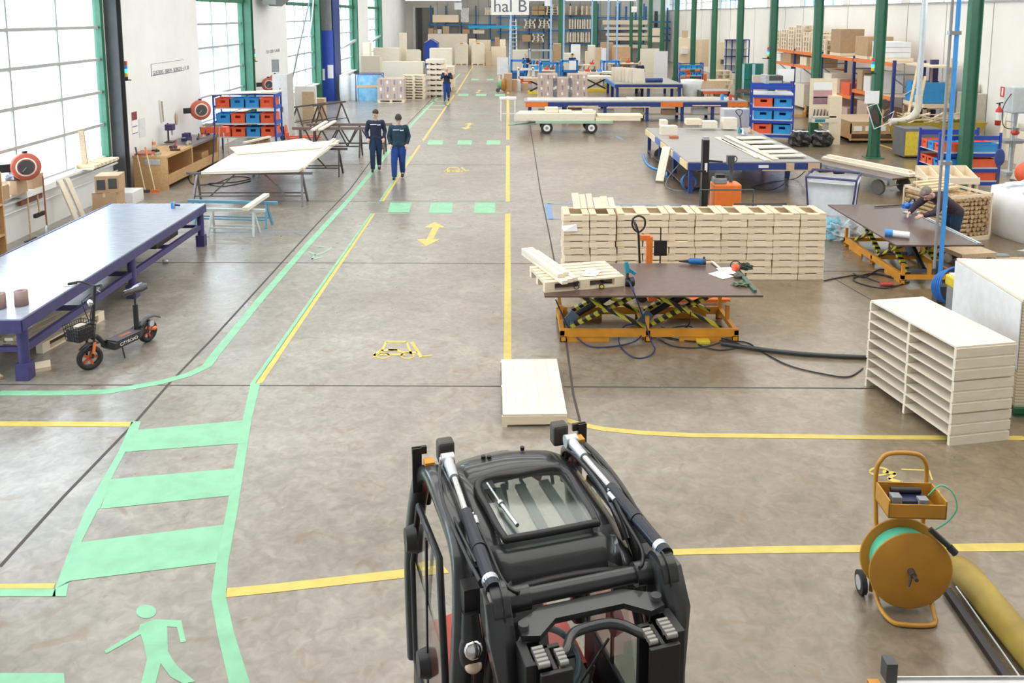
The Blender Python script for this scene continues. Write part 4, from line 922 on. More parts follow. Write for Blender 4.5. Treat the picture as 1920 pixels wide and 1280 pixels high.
# ---- sill goods, boxes, planks and tools on the left
def boxat(px, py, w, d, h, label, z=0, rz=0, m=None, name='cardboard_box', tape=True, cat='box', group=None, X=None):
    if X is None: x, y = G(px, py, z)
    else:
        q = D(px, py, X=X); x, y, z = q.x, q.y, q.z
    o = carton(w, d, h, name, m, tape, (x, y+d/2, z+.001), rz); return tag(o, label, cat, group)
boxat(197,425,.55,.5,.42,'lower closed cardboard box against the left wall behind the indigo bench',z=.0,rz=R(5))
x,y = G(197,425); o = carton(.5,.5,.32,loc=(x-.0,y+.25,.423),rz=R(5)); tag(o,'taped cardboard box on the lower box behind the indigo bench','box')
o = thing('box_with_windows','top cardboard box with two dark window panels behind the indigo bench','box',(x+.05,y+.25,.744),R(10)); MB().b6(-.24,.24,-.25,.25,0,.36).build('carton', CARD, o); MB().b6(-.2,-.03,-.255,-.25,.06,.28).b6(.03,.2,-.255,-.25,.08,.30).build('film_window', DGREY, o)
o = carton(.55,.6,.3,loc=(-9.2,20.2,.001),rz=0,m=WHITE,tape=False); tag(o,'white open bin beside the dark wall column','bin')
for k,(px,py) in enumerate(((118,395),(132,392))):
    a = D(px+40,py+15,X=-8.9) if 0 else None
    b_ = D(112+13*k,338-4*k,X=-9.62); plank('plank', ['left','right'][k]+' one of two pale planks leaning on the wall behind the indigo bench', (-9.2,b_.y-.15,.02), tuple(b_), .12, .04, PALE)
for k,(y_,w_,d_,lb) in enumerate(((15.9,.35,.3,'nearest'),(16.5,.35,.35,'middle'),(17.1,.4,.5,'farthest'))):
    o = carton(.3,w_,.28,loc=(-9.72,y_,1.002),rz=0,m=CARD); tag(o, lb+' cardboard box on the window sill beside the hose reel','box')
o = crumple((0,0,.06),(.16,.26,.1),4).build('cloth_bundle', mat('grey_checked_cloth',(.40,.42,.5),.9)); o.location=(-9.72,16.6,1.285); tag(o,'grey cloth bundle on the cardboard boxes on the sill','cloth')
# offcut tray on sill
t = thing('wood_tray','slatted wooden tray of timber offcuts on the far end of the window sill','tray',(-9.62,19.7,1.0)); 
MB().b6(-.22,.22,-.6,.6,0,.02).b6(-.22,-.2,-.6,.6,0,.1).b6(.2,.22,-.6,.6,0,.1).build('tray_base', WOOD, t)
for k in range(6): MB().bar((-.2,-.5+.2*k,.07),(.24,-.42+.2*k,.07),.07,.05).build('timber_block', STRAW, t)
plank('stepped_timber','upright stepped timber piece leaning on the near window', (-9.75,19.4,1.0), (-9.82,19.45,1.85), .12, .05, OLDW, 'timber')
# shovels / brooms hanging by wall
def tool(label, px, py0, py1, X, blade=None, m=OLDW, nm='broom'):
    a = D(px,py0,X=X); b_ = D(px+8,py1,X=X); t = thing(nm, label, nm.replace('_',' '), (b_.x,b_.y,b_.z)); d = a-b_
    MB().cyl((0,0,0), d, .016).build('shaft', m, t)
    if blade == 'shovel': MB().ell((0,0,-.1),(.03,.1,.15),12).build('blade', ALU, t)
    else: MB().b6(-.03,.03,-.18,.18,-.06,.02).build('head', blade or BLACK, t)
t_ = tool('red-brown broom hanging by the hose reel at the left photo edge',50,345,450,-9.6)
t_ = tool('shovel with pale blade hanging behind the indigo bench',80,330,425,-9.5,'shovel',mat('red_brown_handle',(.35,.14,.09),.5),'shovel')
t_ = tool('thin broom beside the shovel behind the indigo bench',66,330,400,-9.6)
o = MB().b6(0,.06,-.4,.4,0,.1).build('tool_rail', mat('dark_red_rail',(.28,.10,.09),.6)); q=D(55,378,X=-9.85); o.location=(q.x,q.y,q.z); tag(o,'dark red wall rail the brooms hang from','tool rail')
o = MB().b6(0,.3,-.55,.55,0,.12).build('crate_box', WHITE); q=D(52,360,X=-9.85); o.location=(q.x,q.y,q.z); tag(o,'white long box above the tool rail by the hose reel','box')
# ---- signal tower, notices, small wall things
def signal(label, loc):
    t = thing('signal_light', label, 'signal light', loc)
    e = bpy.data.materials.new('lit_green'); e.use_nodes=True; pb=e.node_tree.nodes['Principled BSDF']; pb.inputs['Base Color'].default_value=(.02,.8,.3,1); pb.inputs['Emission Color'].default_value=(.05,1,.45,1); pb.inputs['Emission Strength'].default_value=1.6
    for k,(m_,nm) in enumerate(((YEL,'yellow_segment'),(e,'green_segment'),(SKY,'blue_segment'),(RED,'red_segment'))): MB().cyl((0,0,.1*k+.08),(0,0,.1*k+.18),.045,.045,16).build(nm,m_,t)
    MB().cyl((0,0,-.02),(0,0,.08),.04,.045,14).cyl((-.25,0,0),(.12,0,0),.015).build('mount', BLACK, t)
q=D(237,150,X=-9.65); signal('signal light tower with lit green lamp beside the dark wall column', q)
q=D(477,115,X=-9.65); signal('signal light tower on the column left of the grey cabinet', q)
q=D(1624,136,X=11.4); signal('signal light tower with lit green lamp on the papered green column', Vector((11.42,26.40,q.z)))
q=D(1431,108,X=11.4); signal('signal light tower on the column beside the blue crate shelf', Vector((11.42,37.07,q.z)))
o = MB().b6(0,.012,-.16,.16,-.6,.0).build('wall_calendar', PAPER); q=D(241,212,X=LX); o.location=(LX+.002,q.y+.3,q.z); tag(o,'hanging wall calendar with a dark red picture','calendar')
MB().b6(.012,.014,-.16,.16,-.22,0).build('calendar_picture', mat('maroon_print',(.22,.05,.05),.5), o)
for z_ in (-.40,-.58): MB().b6(.012,.014,-.15,.15,z_,z_+.02).build('calendar_strip', NAVY, o)
o = MB().b6(0,.01,-.2,.2,-.5,0).build('notice_sheet', mat('pale_grey_sheet',(.66,.69,.70),.6)); q=D(265,222,X=LX); o.location=(LX+.002,q.y,q.z); tag(o,'grey notice sheet in a frame right of the calendar','notice')
for k,(a_,b_,lb) in enumerate((((299,188),(304,230),'thin white batten hanging on the wall above the beech workbench'),((303,190),(306,228),'thin dark-edged batten hanging beside the white batten'))):
    p1=D(*a_,X=LX+.03); p2=D(*b_,X=LX+.03); plank('wall_batten',lb,tuple(p2),tuple(p1),.05,.02,WHITE if k==0 else OLDW,'batten')
o = MB().ell((0,0,0),(.03,.08,.2),10).build('leather_sheath', OLDW); q=D(331,222,X=LX+.03); o.location=q; tag(o,'small brown pouch hanging on the wall','pouch')
# ---- beech workbench with drawers and clutter
t = thing('wooden_workbench','low beech workbench with open bays against the left wall','workbench',(-9.25,23.4,0))
MB().b6(-.42,.5,-1.75,.0,.84,.90).build('near_worktop', BENCHW, t); MB().b6(-.42,.5,.0,2.2,.84,.90).build('far_worktop', mat('grey_metal_top',(.20,.18,.18),.4,.3), t)
for y in (-1.7,.05,2.15): MB().b6(-.4,.46,y-.04,y+.04,.0,.84).build('end_panel', BENCHW, t)
MB().b6(.43,.47,-1.7,2.1,.12,.38).build('front_board', BENCHW, t); MB().b6(-.4,-.37,-1.7,2.15,.1,.84).build('back_panel', BENCHW, t); MB().b6(-.4,.44,-1.7,2.1,.1,.14).build('bottom_shelf', BENCHW, t)
MB().b6(-.1,.30,-1.76,-1.74,.66,.80).build('paper_slot', ALU, t)
o = carton(.5,.55,.35,loc=(-9.2,24.9,.145),m=BENCHW,tape=False,name='drawer_box'); tag(o,'wooden drawer box inside the far bay of the beech workbench','drawer box')
boxs = [(-9.3,22.2,.25,'black power drill lying on the beech worktop',BLACK),(-9.1,22.9,.3,'dark clamp lying on the beech worktop',DSTEEL)]
for x,y,l_,lb,m_ in boxs:
    o=MB().cyl((0,-l_/2,.05),(0,l_/2,.05),.045,.03).cyl((0,0,.05),(.1,.05,.03),.03).build('hand_tool', m_); o.location=(x,y,.902); tag(o,lb,'tool')
o=MB().b6(-.2,.2,-.3,.3,0,.05).build('tool_case', mat('dull_red_case',(.40,.14,.10),.5)); o.location=(-9.3,21.95,.902); o.rotation_euler[2]=R(8); o.location.x=-9.45; o.location.y=21.98; tag(o,'flat dull red case on the near end of the beech worktop','case')
t=thing('bottle','plastic bottle with orange label on the beech workbench','bottle',(-9.55,22.75,.902)); MB().lathe([(0,0),(.05,0),(.05,.18),(.02,.25),(.02,.3),(0,.3)],16).build('body', FILMM, t); MB().lathe([(.052,.12),(.052,.2),(.04,.2)],16).build('label_band', ORNG, t)
t=thing('bench_vice','bench vice with blue-violet body on the far worktop','vice',(-9.25,24.3,.902)); MB().b6(-.1,.1,-.15,.15,0,.1).b6(-.09,.09,-.1,-.04,.1,.22).b6(-.09,.09,.06,.12,.1,.22).build('body', PURP, t); MB().cyl((0,-.1,.12),(0,-.3,.12),.015).cyl((-.1,-.3,.12),(.1,-.3,.12),.01).build('spindle', STEEL, t)
t=thing('bench_drill','small bench drill with violet motor against the wall on the far worktop','bench drill',(-9.6,24.0,.902)); MB().b6(-.12,.12,-.15,.15,0,.03).cyl((-.05,0,0),(-.05,0,.55),.025).build('stand', DSTEEL, t); MB().b6(-.1,.12,-.1,.1,.35,.52).build('motor', PURP, t); MB().cyl((.06,0,.35),(.06,0,.2),.03,.015).build('chuck', STEEL, t)
o=thing('red_machine_tray','orange-red crate with tools hanging beside the far end of the beech workbench','tray',(-8.85,25.6,.95)); MB().b6(-.4,.35,-.1,.2,0,.18).build('tray', CRED, o); MB().b6(-.3,-.1,-.05,.1,.18,.3).b6(.0,.2,-.02,.1,.18,.26).build('tools_inside', STEEL, o)
for k in range(4):
    o=MB().cyl((0,0,0),(.08-.06*k,.15,1.4-.2*k),.02).build('leaning_pole', [PURP,OLDW,STEEL,OLDW][k]); o.location=(-8.7+.12*k,24.75+.18*k,.0); tag(o,['violet','long wooden','bare steel','short wooden'][k]+' pole leaning at the far end of the beech workbench','pole')
for k,(lb,c_) in enumerate((('orange-handled shovel leaning at the near end of the beech workbench',ORNG),('wooden broom leaning at the near end of the beech workbench',WOODZ))):
    t=thing('leaning_tool',lb,'tool',(-9.0-.25*k,21.35,0)); MB().cyl((0,0,.05),(-.25,.15,1.15),.016).build('shaft', WOODZ, t); MB().b6(-.12,.12,-.02,.03,.0,.07).cyl((-.2,.12,.95),(-.25,.15,1.15),.022).build('head', DGREY if k else c_, t)
rt_=random.Random(9)
for k in range(9):
    y_=[21.75,22.45,23.15,23.45,23.75,24.6,24.75,25.1,25.35][k]; m_=[STEEL,DSTEEL,RED,STEEL,OLDW,DGREY,STEEL,CRED,DGREY][k]; l_=rt_.uniform(.12,.28); an=rt_.uniform(0,3)
    o=MB().bar((-l_/2*math.cos(an),-l_/2*math.sin(an),.03),(l_/2*math.cos(an),l_/2*math.sin(an),.03),.05,.05).cyl((0,0,.03),(.02,.03,rt_.uniform(.06,.2)),.025,.018).build('bench_tool',m_); o.location=(-9.05+rt_.uniform(-.1,.22) if k!=0 else -9.05,y_,.902)
    tag(o,'%s small tool on the beech workbench, %s from the near end'%({'bare_steel':'silver','dark_brown_steel':'dark','red_plastic':'red','worn_timber':'brown','dark_grey_paint':'grey','orange_red_crate_plastic':'orange'}[m_.name],ORD[k+1]),'tool','small tools on the beech workbench')
# ---- blue shelf trolley with crates
t = shelfcart('royal blue shelf trolley with three shelves of crates by the left wall','x' and (-8.55,27.9,0),0,2.0,.75,1.95,(.55,1.0,1.5))
cols = [[CRED,CBLUE,CBLUE,CRED],[CBLUE,CRED,CBLUE,CRED],[CRED,CRED,CBLUE,CRED]]
nm_ = ['top','middle','lowest']
for r_, z_ in enumerate((1.5,1.0,.55)):
    for k in range(4):
        c_ = cols[r_][k]; o = euro(c_, .465,.62,.31, loc=(-8.55-.72+.48*k,27.9,z_+.001)); tag(o, '%s crate, %s from the left on the %s shelf of the left wall trolley' % ('orange-red' if c_ is CRED else 'blue', ORD[k+1], nm_[r_]), 'crate', 'crates on the left wall trolley')
for k in range(4): plank('plank',['nearest','second','third','farthest'][k]+' long pale board lying on top of the left wall trolley',(-9.5,27.3+.22*k,1.96),(-7.6,28.1+.22*k,1.96),.14,.03,PALE,'board')
o=carton(.5,.5,.4,loc=(-8.2,28.0,.1)); o.location.z=.001; tag(o,'cardboard box on the floor under the left wall trolley','box')
# ---- trestle table with plywood sheets
for k,(y_,L_,lb,x_) in enumerate(((20.0,3.0,'near dark steel trestle under the large plywood sheets',-6.15),(23.7,2.8,'far dark steel trestle under the large plywood sheets',-5.9))):
    t=thing('trestle',lb,'trestle',(x_,y_,0)); trestle(L_,.78,DSTEEL if k else mat('worn_dark_steel',(.16,.15,.15),.4,.4),.3,True,t)
def sheetat(pts, z, th, m, label, nm='plywood_sheet', cat='sheet'):
    P=[G(px,py,z) for px,py in pts]; cx=sum(p[0] for p in P)/len(P); cy=sum(p[1] for p in P)/len(P)
    o=MB().prism([(p[0]-cx,p[1]-cy) for p in P][::-1],-th,0).build(nm,m); o.location=(cx,cy,z); return tag(o,label,cat)
sheetat([(377,322),(560,318),(637,262),(455,277)],.86,.06,PALEW,'large pale plywood sheet lying on the dark trestles')
sheetat([(430,276),(445,288),(600,276),(635,268),(592,268),(570,259)],.90,.03,PALE,'smaller pale sheet lying across the large plywood sheet')
plank('batten','pale timber length along the right edge of the large plywood sheet',tuple(D(566,318,Y=20.2)+Vector((0,0,.02))),(-5.05,24.6,.9),.1,.05,PALE,'timber')
plank('batten','pale timber length on the far edge of the large plywood sheet',(-7.5,24.0,.885),(-7.1,25.2,.885),.1,.05,PALE,'timber')
# ---- small blue and white trestles
for k,(a_,b_,lb) in enumerate((((352,374),(520,378),'farther small trestle with blue rail in front of the plywood table'),((376,390),(497,392),'nearer small trestle with white rail in front of the plywood table'))):
    p1=G(*a_,.55); p2=G(*b_,.55); L_=math.hypot(p2[0]-p1[0],p2[1]-p1[1]); t=thing('small_trestle',lb,'trestle',((p1[0]+p2[0])/2,(p1[1]+p2[1])/2,0),math.atan2(p2[1]-p1[1],p2[0]-p1[0]))
    trestle(L_,.55,(SKY if 0 else mat('worn_blue_rail',(.12,.30,.42),.5)) if k==0 else mat('worn_white_rail',(.55,.60,.58),.5),.18,False,t)
p1=G(460,392,.6); p2=G(500,365,.6); plank('batten','short pale timber lying on the two small trestles',(*p1,.6),(*p2,.6),.12,.07,PALE,'timber')
# ---- dark trestles further back
for (lb,a_,b_,h_) in (('long dark trestle with pale battens on it, nearer of the pair',(548,238),(690,238),.95),('long dark trestle behind the nearer one of the pair',(575,231),(735,231),.98)):
    p1=G(*a_,h_); p2=G(*b_,h_); L_=p2[0]-p1[0]; t=thing('truss_trestle',lb,'trestle',((p1[0]+p2[0])/2,p1[1],0))
    MB().b6(-L_/2,L_/2,-.04,.04,h_-.09,h_).build('top_beam', mat('warm_brown_steel',(.20,.15,.13),.5), t); MB().b6(-L_/2+.3,L_/2-.2,-.03,.03,.30,.34).build('lower_beam', DSTEEL, t)
    z_=MB(); n_=6
    for i in range(n_):
        xa=-L_/2+.4+(L_-.8)*i/n_; xb=-L_/2+.4+(L_-.8)*(i+1)/n_; z_.bar((xa,0,h_-.08 if i%2==0 else .32),(xb,0,.32 if i%2==0 else h_-.08),.04)
    z_.build('lattice', DSTEEL, t)
    for sx in (-1,1):
        for sy in (-1,1): MB().bar((sx*(L_/2-.25),0,h_-.05),(sx*(L_/2-.25),sy*.28,0),.05).build('leg', DSTEEL, t)
for k,(a_,b_) in enumerate((((586,244),(612,228)),((600,243),(628,227)))):
    p1=G(*a_,1.0); p2=G(*b_,1.0); plank('batten',['left','right'][k]+' pale batten lying across the dark truss trestles',(*p1,1.0),(*p2,1.0),.12,.05,PALE,'timber')
for k,(a_,b_,h_) in enumerate((((592,196),(640,192),.8),((615,200),(642,193),.8))):
    pass
for k,(x_,y_) in enumerate(((-7.9,33.8),(-7.2,34.4),)):
    t=thing('trestle',['nearer','farther'][k]+' empty dark trestle standing beyond the truss trestles','trestle',(x_,y_,0),R(60)); trestle(1.9,.95,DSTEEL,.4,False,t)
# ---- red pallet truck by the trolley
pallettruck('orange-red electric pallet truck between the trolley and the truss trestles',(*G(540,262),0),R(-70),mat('truck_red',(.62,.10,.05),.45))
# ---- cable on the floor
c=[G(*p) for p in ((352,320),(360,345),(400,345),(440,332),(470,335),(440,342),(390,345),(420,350),(470,340))]; o=MB().path(smoothpts([(x,y,.012) for x,y in c],6),.012,6).build('floor_cable',BLACK); tag(o,'thin black cable looped on the floor under the plywood table','cable')
# ---- grey cabinet, panels and far left goods
def boxthing(name,label,cat,px0,py0,px1,py1,Y,depth,m,parts=None):
    X0,X1,Z0,Z1=RC(px0,py0,px1,py1,Y); Z0=0 if Z0<.7 else Z0
    o=MB().b6(-(X1-X0)/2,(X1-X0)/2,0,depth,0,Z1-Z0).build(name,m); o.location=((X0+X1)/2,Y,Z0); return tag(o,label,cat)
t=boxthing('steel_cabinet','grey metal cabinet behind the shelf trolley','cabinet',510,140,541,232,31.6,.9,mat('cabinet_grey',(.50,.49,.46),.5)); 
MB().b6(-.012,.012,-.01,0,.1,1.8).b6(.05,.08,-.03,0,.9,1.1).build('door_split', DGREY, t)
boxthing('wall_pipe_box','grey electrical box on the wall above the cabinet','electrical box',509,112,521,135,33.0,.2,MGREY)
for k,(a,b,c_,lb) in enumerate((((552,162),(594,222),WHITE,'leaning white board stack between the columns'),((566,172),(590,222),OLDW,'brown board leaning in front of the white board stack'))):
    boxthing('leaning_board',lb,'board',a[0],a[1],b[0],b[1],36.5-.6*k,.12,c_)
o=MB().b6(0,.3,0,.12,0,.9).build('hanging_hose_red',RED); q=D(546,185,X=-9.6); o=o; o.location=q; o.location.z=1.0; 
bpy.data.objects.remove(o)
t=boxthing('brown_box','small brown cupboard beside the white board stack','cupboard',587,185,608,210,37.5,.5,CARD)
# tall blue filter housing on the wall
X0,X1,Z0,Z1=RC(598,0,622,190,44.4)
t=thing('filter_tower','tall royal blue filter tower with ribbed grey head by the left wall','filter tower',(-9.5,44.6,0))
MB().b6(-.35,.42,0,1.5,0,3.7).build('lower_housing',[BLUE],t); MB().b6(.42,.50,.1,1.6,0,6.2).build('navy_side_panel',NAVY,t)
rb=MB().b6(-.3,.36,.05,1.4,3.7,6.25)
for k in range(8): rb.b6(-.3+.085*k,-.26+.085*k,.02,.05,3.7,6.25)
rb.build('ribbed_head',MGREY,t); MB().b6(-.25,-.05,-.012,0,1.1,1.7).b6(.1,.4,-.012,0,1.2,1.9).build('notice',PAPER,t)
# big sacks
for k,(a,b,m_,lb) in enumerate((((575,104),(634,183),WBAG,'large pale sack frame beside the blue filter tower'),((655,138),(681,185),WBAG,'pale upright sack between the filter tower and the blue sack'))):
    X0,X1,Z0,Z1=RC(634 if k==0 else 655,140,656 if k==0 else 682,184,44.6+.2*k); t=thing('bulk_bag',lb,'bag',((X0+X1)/2-.12*k,45.1+.2*k,0)); w_=(X1-X0)/2; h_=1.35
    n=20; MB().loft([[Vector((w_*s_*math.copysign(abs(math.cos(2*math.pi*i/n))**.5,math.cos(2*math.pi*i/n)),.5*s_*math.copysign(abs(math.sin(2*math.pi*i/n))**.5,math.sin(2*math.pi*i/n)),z)) for i in range(n)] for z,s_ in ((0,.9),(.2,1.),(h_*.5,1.05),(h_*.9,1.),(h_,.97))]).build('bag_body',m_,t)
t=thing('bulk_bag','blue bulk bag with orange band hanging in its frame','bag',(-7.25,44.9,0)); n=20
BB=mat('blue_film_bag',(.10,.40,.68),.35,var=.2,scale=3,col2=(.35,.60,.78))
MB().loft([[Vector((.62*s_*math.copysign(abs(math.cos(2*math.pi*i/n))**.4,math.cos(2*math.pi*i/n)),.5*s_*math.copysign(abs(math.sin(2*math.pi*i/n))**.4,math.sin(2*math.pi*i/n)),z)) for i in range(n)] for z,s_ in ((0,.95),(.3,1.),(.8,1.02),(1.38,1.))]).build('bag_body',BB,t)
MB().b6(-.62,.62,-.52,-.49,.72,.86).build('orange_band',OLDW,t); MB().path([(-.66,-.5,0),(-.66,-.5,1.42),(.7,-.5,1.42),(.75,-.5,1.3)],.03).path([(-.66,.5,0),(-.66,.5,1.42),(.66,.5,1.42),(.66,.5,0)],.03).build('bag_frame',NAVY,t)
boxload(-6.0,44.2,4,3,.34,.36,.8,'wrapped load beside the blue bulk bag','cartons beside the blue bulk bag')
w_=MB().b6(-.71,.71,-.43,.43,.14,1.27).build('stretch_wrap',FILMW); w_.location=(-6.0,44.2,.01); tag(w_,'clear film around the boxes beside the blue bulk bag','film')
# stack of empty pallets behind
for k in range(9):
    o=pallet(1.2,.8,WOOD); o.location=(-5.0+.03*(k%2),45.8,.145*k); tag(o,'pallet in the stack beside the wrapped boxes, %s from the bottom'%ORD[k+1],'pallet','empty pallets near the far left panels')
# white panel racks
def panelpack(label,px0,py0,px1,py1,Y,n,m,gapx=.0,depth=1.2,group=None):
    X0,X1,Z0,Z1=RC(px0,py0,px1,py1,Y); Z0=0; t=thing('panel_pack',label,'panel stack',((X0+X1)/2,Y,0),0,group); h=Z1; w_=(X1-X0)
    for i in range(n): MB().b6(-w_/2,w_/2,i*depth/n,i*depth/n+depth/n*.7,0,h*(1-.03*(i%3))).build('panel',m,t)
    return t
panelpack('large upright white panels behind the pallet stack',716,116,794,160,47,5,PALEW)
panelpack('white upholstered-looking crate panel at the left above the sacks',677,105,713,140,50,3,PALEW)
panelpack('pale panel pack behind the upright white panels at the left wall',700,90,748,118,58,4,PALE)
panelpack('tall single pale board standing at the left far wall',748,62,761,118,60,1,PALE)
panelpack('pale boards beside the tall single board',761,93,787,118,59,3,PALE)
panelpack('tall pale board leaning on the wall near the fifth window',680,80,693,106,52,1,PALE)
def layerstack(label,px0,py0,px1,py1,Y,n,m,depth=1.2,group=None,gap=.35,nm='board_stack'):
    X0,X1,Z0,Z1=RC(px0,py0,px1,py1,Y); Z0=0; t=thing(nm,label,'board stack',((X0+X1)/2,Y,Z0),0,group); h=(Z1-Z0)/n; w_=X1-X0
    for i in range(n):
        o=(random.random()-.5)*.15*w_; MB().b6(-w_/2+o,w_/2+o,0,depth,i*h+h*gap,i*h+h).build('layer',m,t)
        if gap>.1:
            b=MB()
            for q in (-.35,0,.35): b.b6(q*w_-.05,q*w_+.05,.02,depth-.05,i*h,i*h+h*gap)
            b.build('spacer_block',OLDW,t)
    return t
layerstack('low stacks of pale boards on bearers behind the far walker',800,112,834,155,46.8,7,PALEW)
layerstack('closed pale crates behind the board stacks',808,91,849,125,55,2,PALE,gap=.06)
layerstack('small stack of pale boards behind the closed pale crates',831,125,852,135,50,2,WOOD)
# ---- people
import copy
J1=copy.deepcopy(WALK); J1['face']=(-.45,-.85,-.35)
person('person','man with short dark hair in navy jacket walking, hands in pockets, beside the truss trestles',(*G(706,320),0),R(8),J1,JNAVY,TRD,'short',HAIRD,1.0)
J2=copy.deepcopy(WALK); J2['face']=(0,-.8,-.6)
for a,b in (('knL','knR'),('anL','anR'),('toL','toR')):
    va,vb=J2[a],J2[b]; J2[a]=(va[0]-.03,va[1],va[2])
person('person','man in dark knit beanie, petrol jacket and royal blue trousers walking in the marked lane',(*G(749,334),0),R(4),J2,JTEAL,TRB,'beanie',HAIRD,1.0,bulk=1.12)
J3=copy.deepcopy(WALK); J3.update(elL=(-.27,-.05,1.2),wrL=(-.06,-.30,1.38),elR=(.27,-.05,1.2),wrR=(.06,-.30,1.38),face=(0,-.8,-.5),hdL=(.3,-.1,.9),hdR=(-.3,-.1,.9))
person('person','man far down the lane with both hands raised to his face, blue trousers',(*G(838,189),0),0,J3,JNAVY,TRB,'fringe',mat('fair_hair',(.5,.38,.25),.8),1.0,marks=False,vox=.015)
# ================================================================ middle and right of the hall
# ---- ten columns of stacked timber crates
def cratemesh():
    b = MB(); w, d, h = .437, .60, .112; t = .02
    t2 = .09; b.b6(-w/2,w/2,-d/2,-d/2+t,.004,t2).b6(-w/2,w/2,d/2-t,d/2,.004,t2).b6(-w/2,-w/2+t,-d/2+t,d/2-t,.004,t2).b6(w/2-t,w/2,-d/2+t,d/2-t,.004,t2)
    b.b6(-w/2+.01,w/2-.01,-d/2+.015,-d/2+.08,t2,.1).b6(-w/2+.01,w/2-.01,d/2-.08,d/2-.015,t2,.1).b6(-w/2+.01,w/2-.01,-d/2+.01,d/2-.01,.0,.004)
    return b
cr0 = thing('crate', 'x', 'crate', (0,0,-9), 0, 'crates in the long wall of stacks')
cratemesh().build('crate_frame', WOOD, cr0)
for sx in (-1,1): MB().b6(-.055,.055,-.298,.30,.1,.114).build('top_slat', WOODY, cr0, loc=(sx*.16,0,0))
first = True
for c in range(10):
    nrow = 10 if c > 1 else 10
    for r_ in range(nrow):
        x = 1.20+.445*c + (-.0 if c > 1 else -.02) + random.uniform(-.006,.006)*(2 if c < 8 else 1); y = 14.33+random.uniform(-.012,.012)-(.05 if c < 2 else 0)
        lab = 'crate wall, %s column from the left, %s crate from the top' % (ORD[c+1], ORD[nrow-r_])
        z = .117*r_+.001; rz = random.uniform(-.01,.01)+(.03 if c < 3 and r_ in (3,4) else 0)
        o = dup(cr0, (x,y,z), rz, lab)
for ch in list(cr0.children): bpy.data.objects.remove(ch)
bpy.data.objects.remove(cr0)
for k,(x,w_,h_,y) in enumerate(((1.22,.12,.24,14.36),(1.34,.10,.21,14.38),(1.46,.10,.22,14.4),(1.60,.14,.15,14.38),(1.72,.12,.17,14.4),(1.84,.10,.15,14.38))):
    o=MB().bar((0,0,0),(-.03,.18,h_),w_,.03).build('loose_board',PALE); o.location=(x,y,1.173); tag(o,'pale board offcut leaning on top of the stacked crate wall, %s from the left'%ORD[k+1],'offcut','offcuts on the crate wall')
o=MB().add([(-.13,-.05,0),(.13,0,.02),(.15,-.02,-.10),(-.10,-.10,-.08)],[(0,1,2,3),(3,2,1,0)]).build('paper_sheet',PAPER); o.location=(1.05,13.98,.98); tag(o,'white sheet stuck to the left end of the crate wall','paper')
# ---- lift table 1 and everything on it
lifttable('brown-topped scissor lift table with striped arms in front of the crate wall',(1.98,11.75,0),0)
zt=.761
t=thing('pallet','light pallet lying askew on the left end of the nearer lift table','pallet',(.98,11.63,zt),R(14)); pallet(1.15,.78,WOOD,'deck',t,6)
for k in range(5):
    a=Vector((.28,12.45,zt+.17)); b=Vector((.80,11.02,zt+.17)); off=Vector((.09*(k%3)-.02,.03*(k%3),.055*(k//3)+.0))
    o=MB().bar((0,0,0),(b-a)*(1-.03*k),.085,.05).build('batten',PALE); o.location=a+off+Vector((0,0,.005)); tag(o,'pale batten in the bundle across the pallet on the nearer lift table, %s'%['lower left','lower middle','lower right','upper left','upper middle'][k],'timber','battens on the nearer lift table')
def sheetp(px,py,z,label,rz=0,w_=.22,h_=.3):
    x,y=G(px,py,z); o=MB().add([(-w_/2,-h_/2,0),(w_/2,-h_/2,.004),(w_/2,h_/2,.012),(-w_/2,h_/2,.0),(0,0,.01)],[(0,1,4),(1,2,4),(2,3,4),(3,0,4)]).build('paper_sheet',PAPER); o.location=(x,y,z+.002); o.rotation_euler[2]=rz; return tag(o,label,'paper')
sheetp(1108,512,zt+.15,'white sheet on the pallet of the nearer lift table',R(-20))
sheetp(1352,516,zt,'white sheet with a corner up in the middle right of the nearer lift table',R(30)); sheetp(1362,508,zt+.004,'second white sheet partly under the orange ear muffs',R(5))
x,y=G(1176,535,zt); t=thing('nail_gun','teal and black nail gun with coil magazine standing on the nearer lift table','nail gun',(x,y,zt),R(10))
TEAL=mat('teal_tool_paint',(.02,.22,.30),.4)
MB().cyl((0,0,.18),(-.01,.03,.30),.035,.04,16).cyl((-.01,.03,.30),(-.01,.03,.33),.028).build('driver_head',TEAL,t); MB().cyl((0,0,.09),(0,0,.18),.022).cyl((0,0,.0),(0,0,.09),.012).build('nose',DSTEEL,t)
MB().bar((0,.02,.24),(.11,-.03,.17),.035,.045).build('grip',TEAL,t); MB().cyl((.01,-.06,.07),(.07,-.06,.07),.065,.065,20).cyl((-.03,0,.05),(.03,-.02,.05),.055,.055,18).build('coil_magazine',BLACK,t)
x,y=G(1128,541,zt); t=thing('tape_measure','small yellow and black tape measure on the nearer lift table','tape measure',(x,y,zt)); MB().cyl((0,-.02,.035),(0,.02,.035),.035,.035,16).build('case',BLACK,t); MB().cyl((0,-.021,.035),(0,.021,.035),.024,.024,14).build('label_disc',YEL,t)
x,y=G(1143,532,zt); o=MB().cyl((-.09,.05,.015),(.08,-.03,.015),.013,.010).bar((-.09,.05,.02),(-.11,.09,.02),.03).build('hammer',BLACK); o.location=(x,y,zt+.002); tag(o,'black hammer lying beside the tape measure','hammer')
x,y=G(1082,533,zt+.08); o=MB().tor((0,0,0),.035,.006,M=RX(R(90))).bar((-.03,0,.03),(.03,0,.07),.03).build('clamp',BLACK); o.location=(.95,11.19,zt+.06); tag(o,'small black clamp on the front of the askew pallet','clamp')
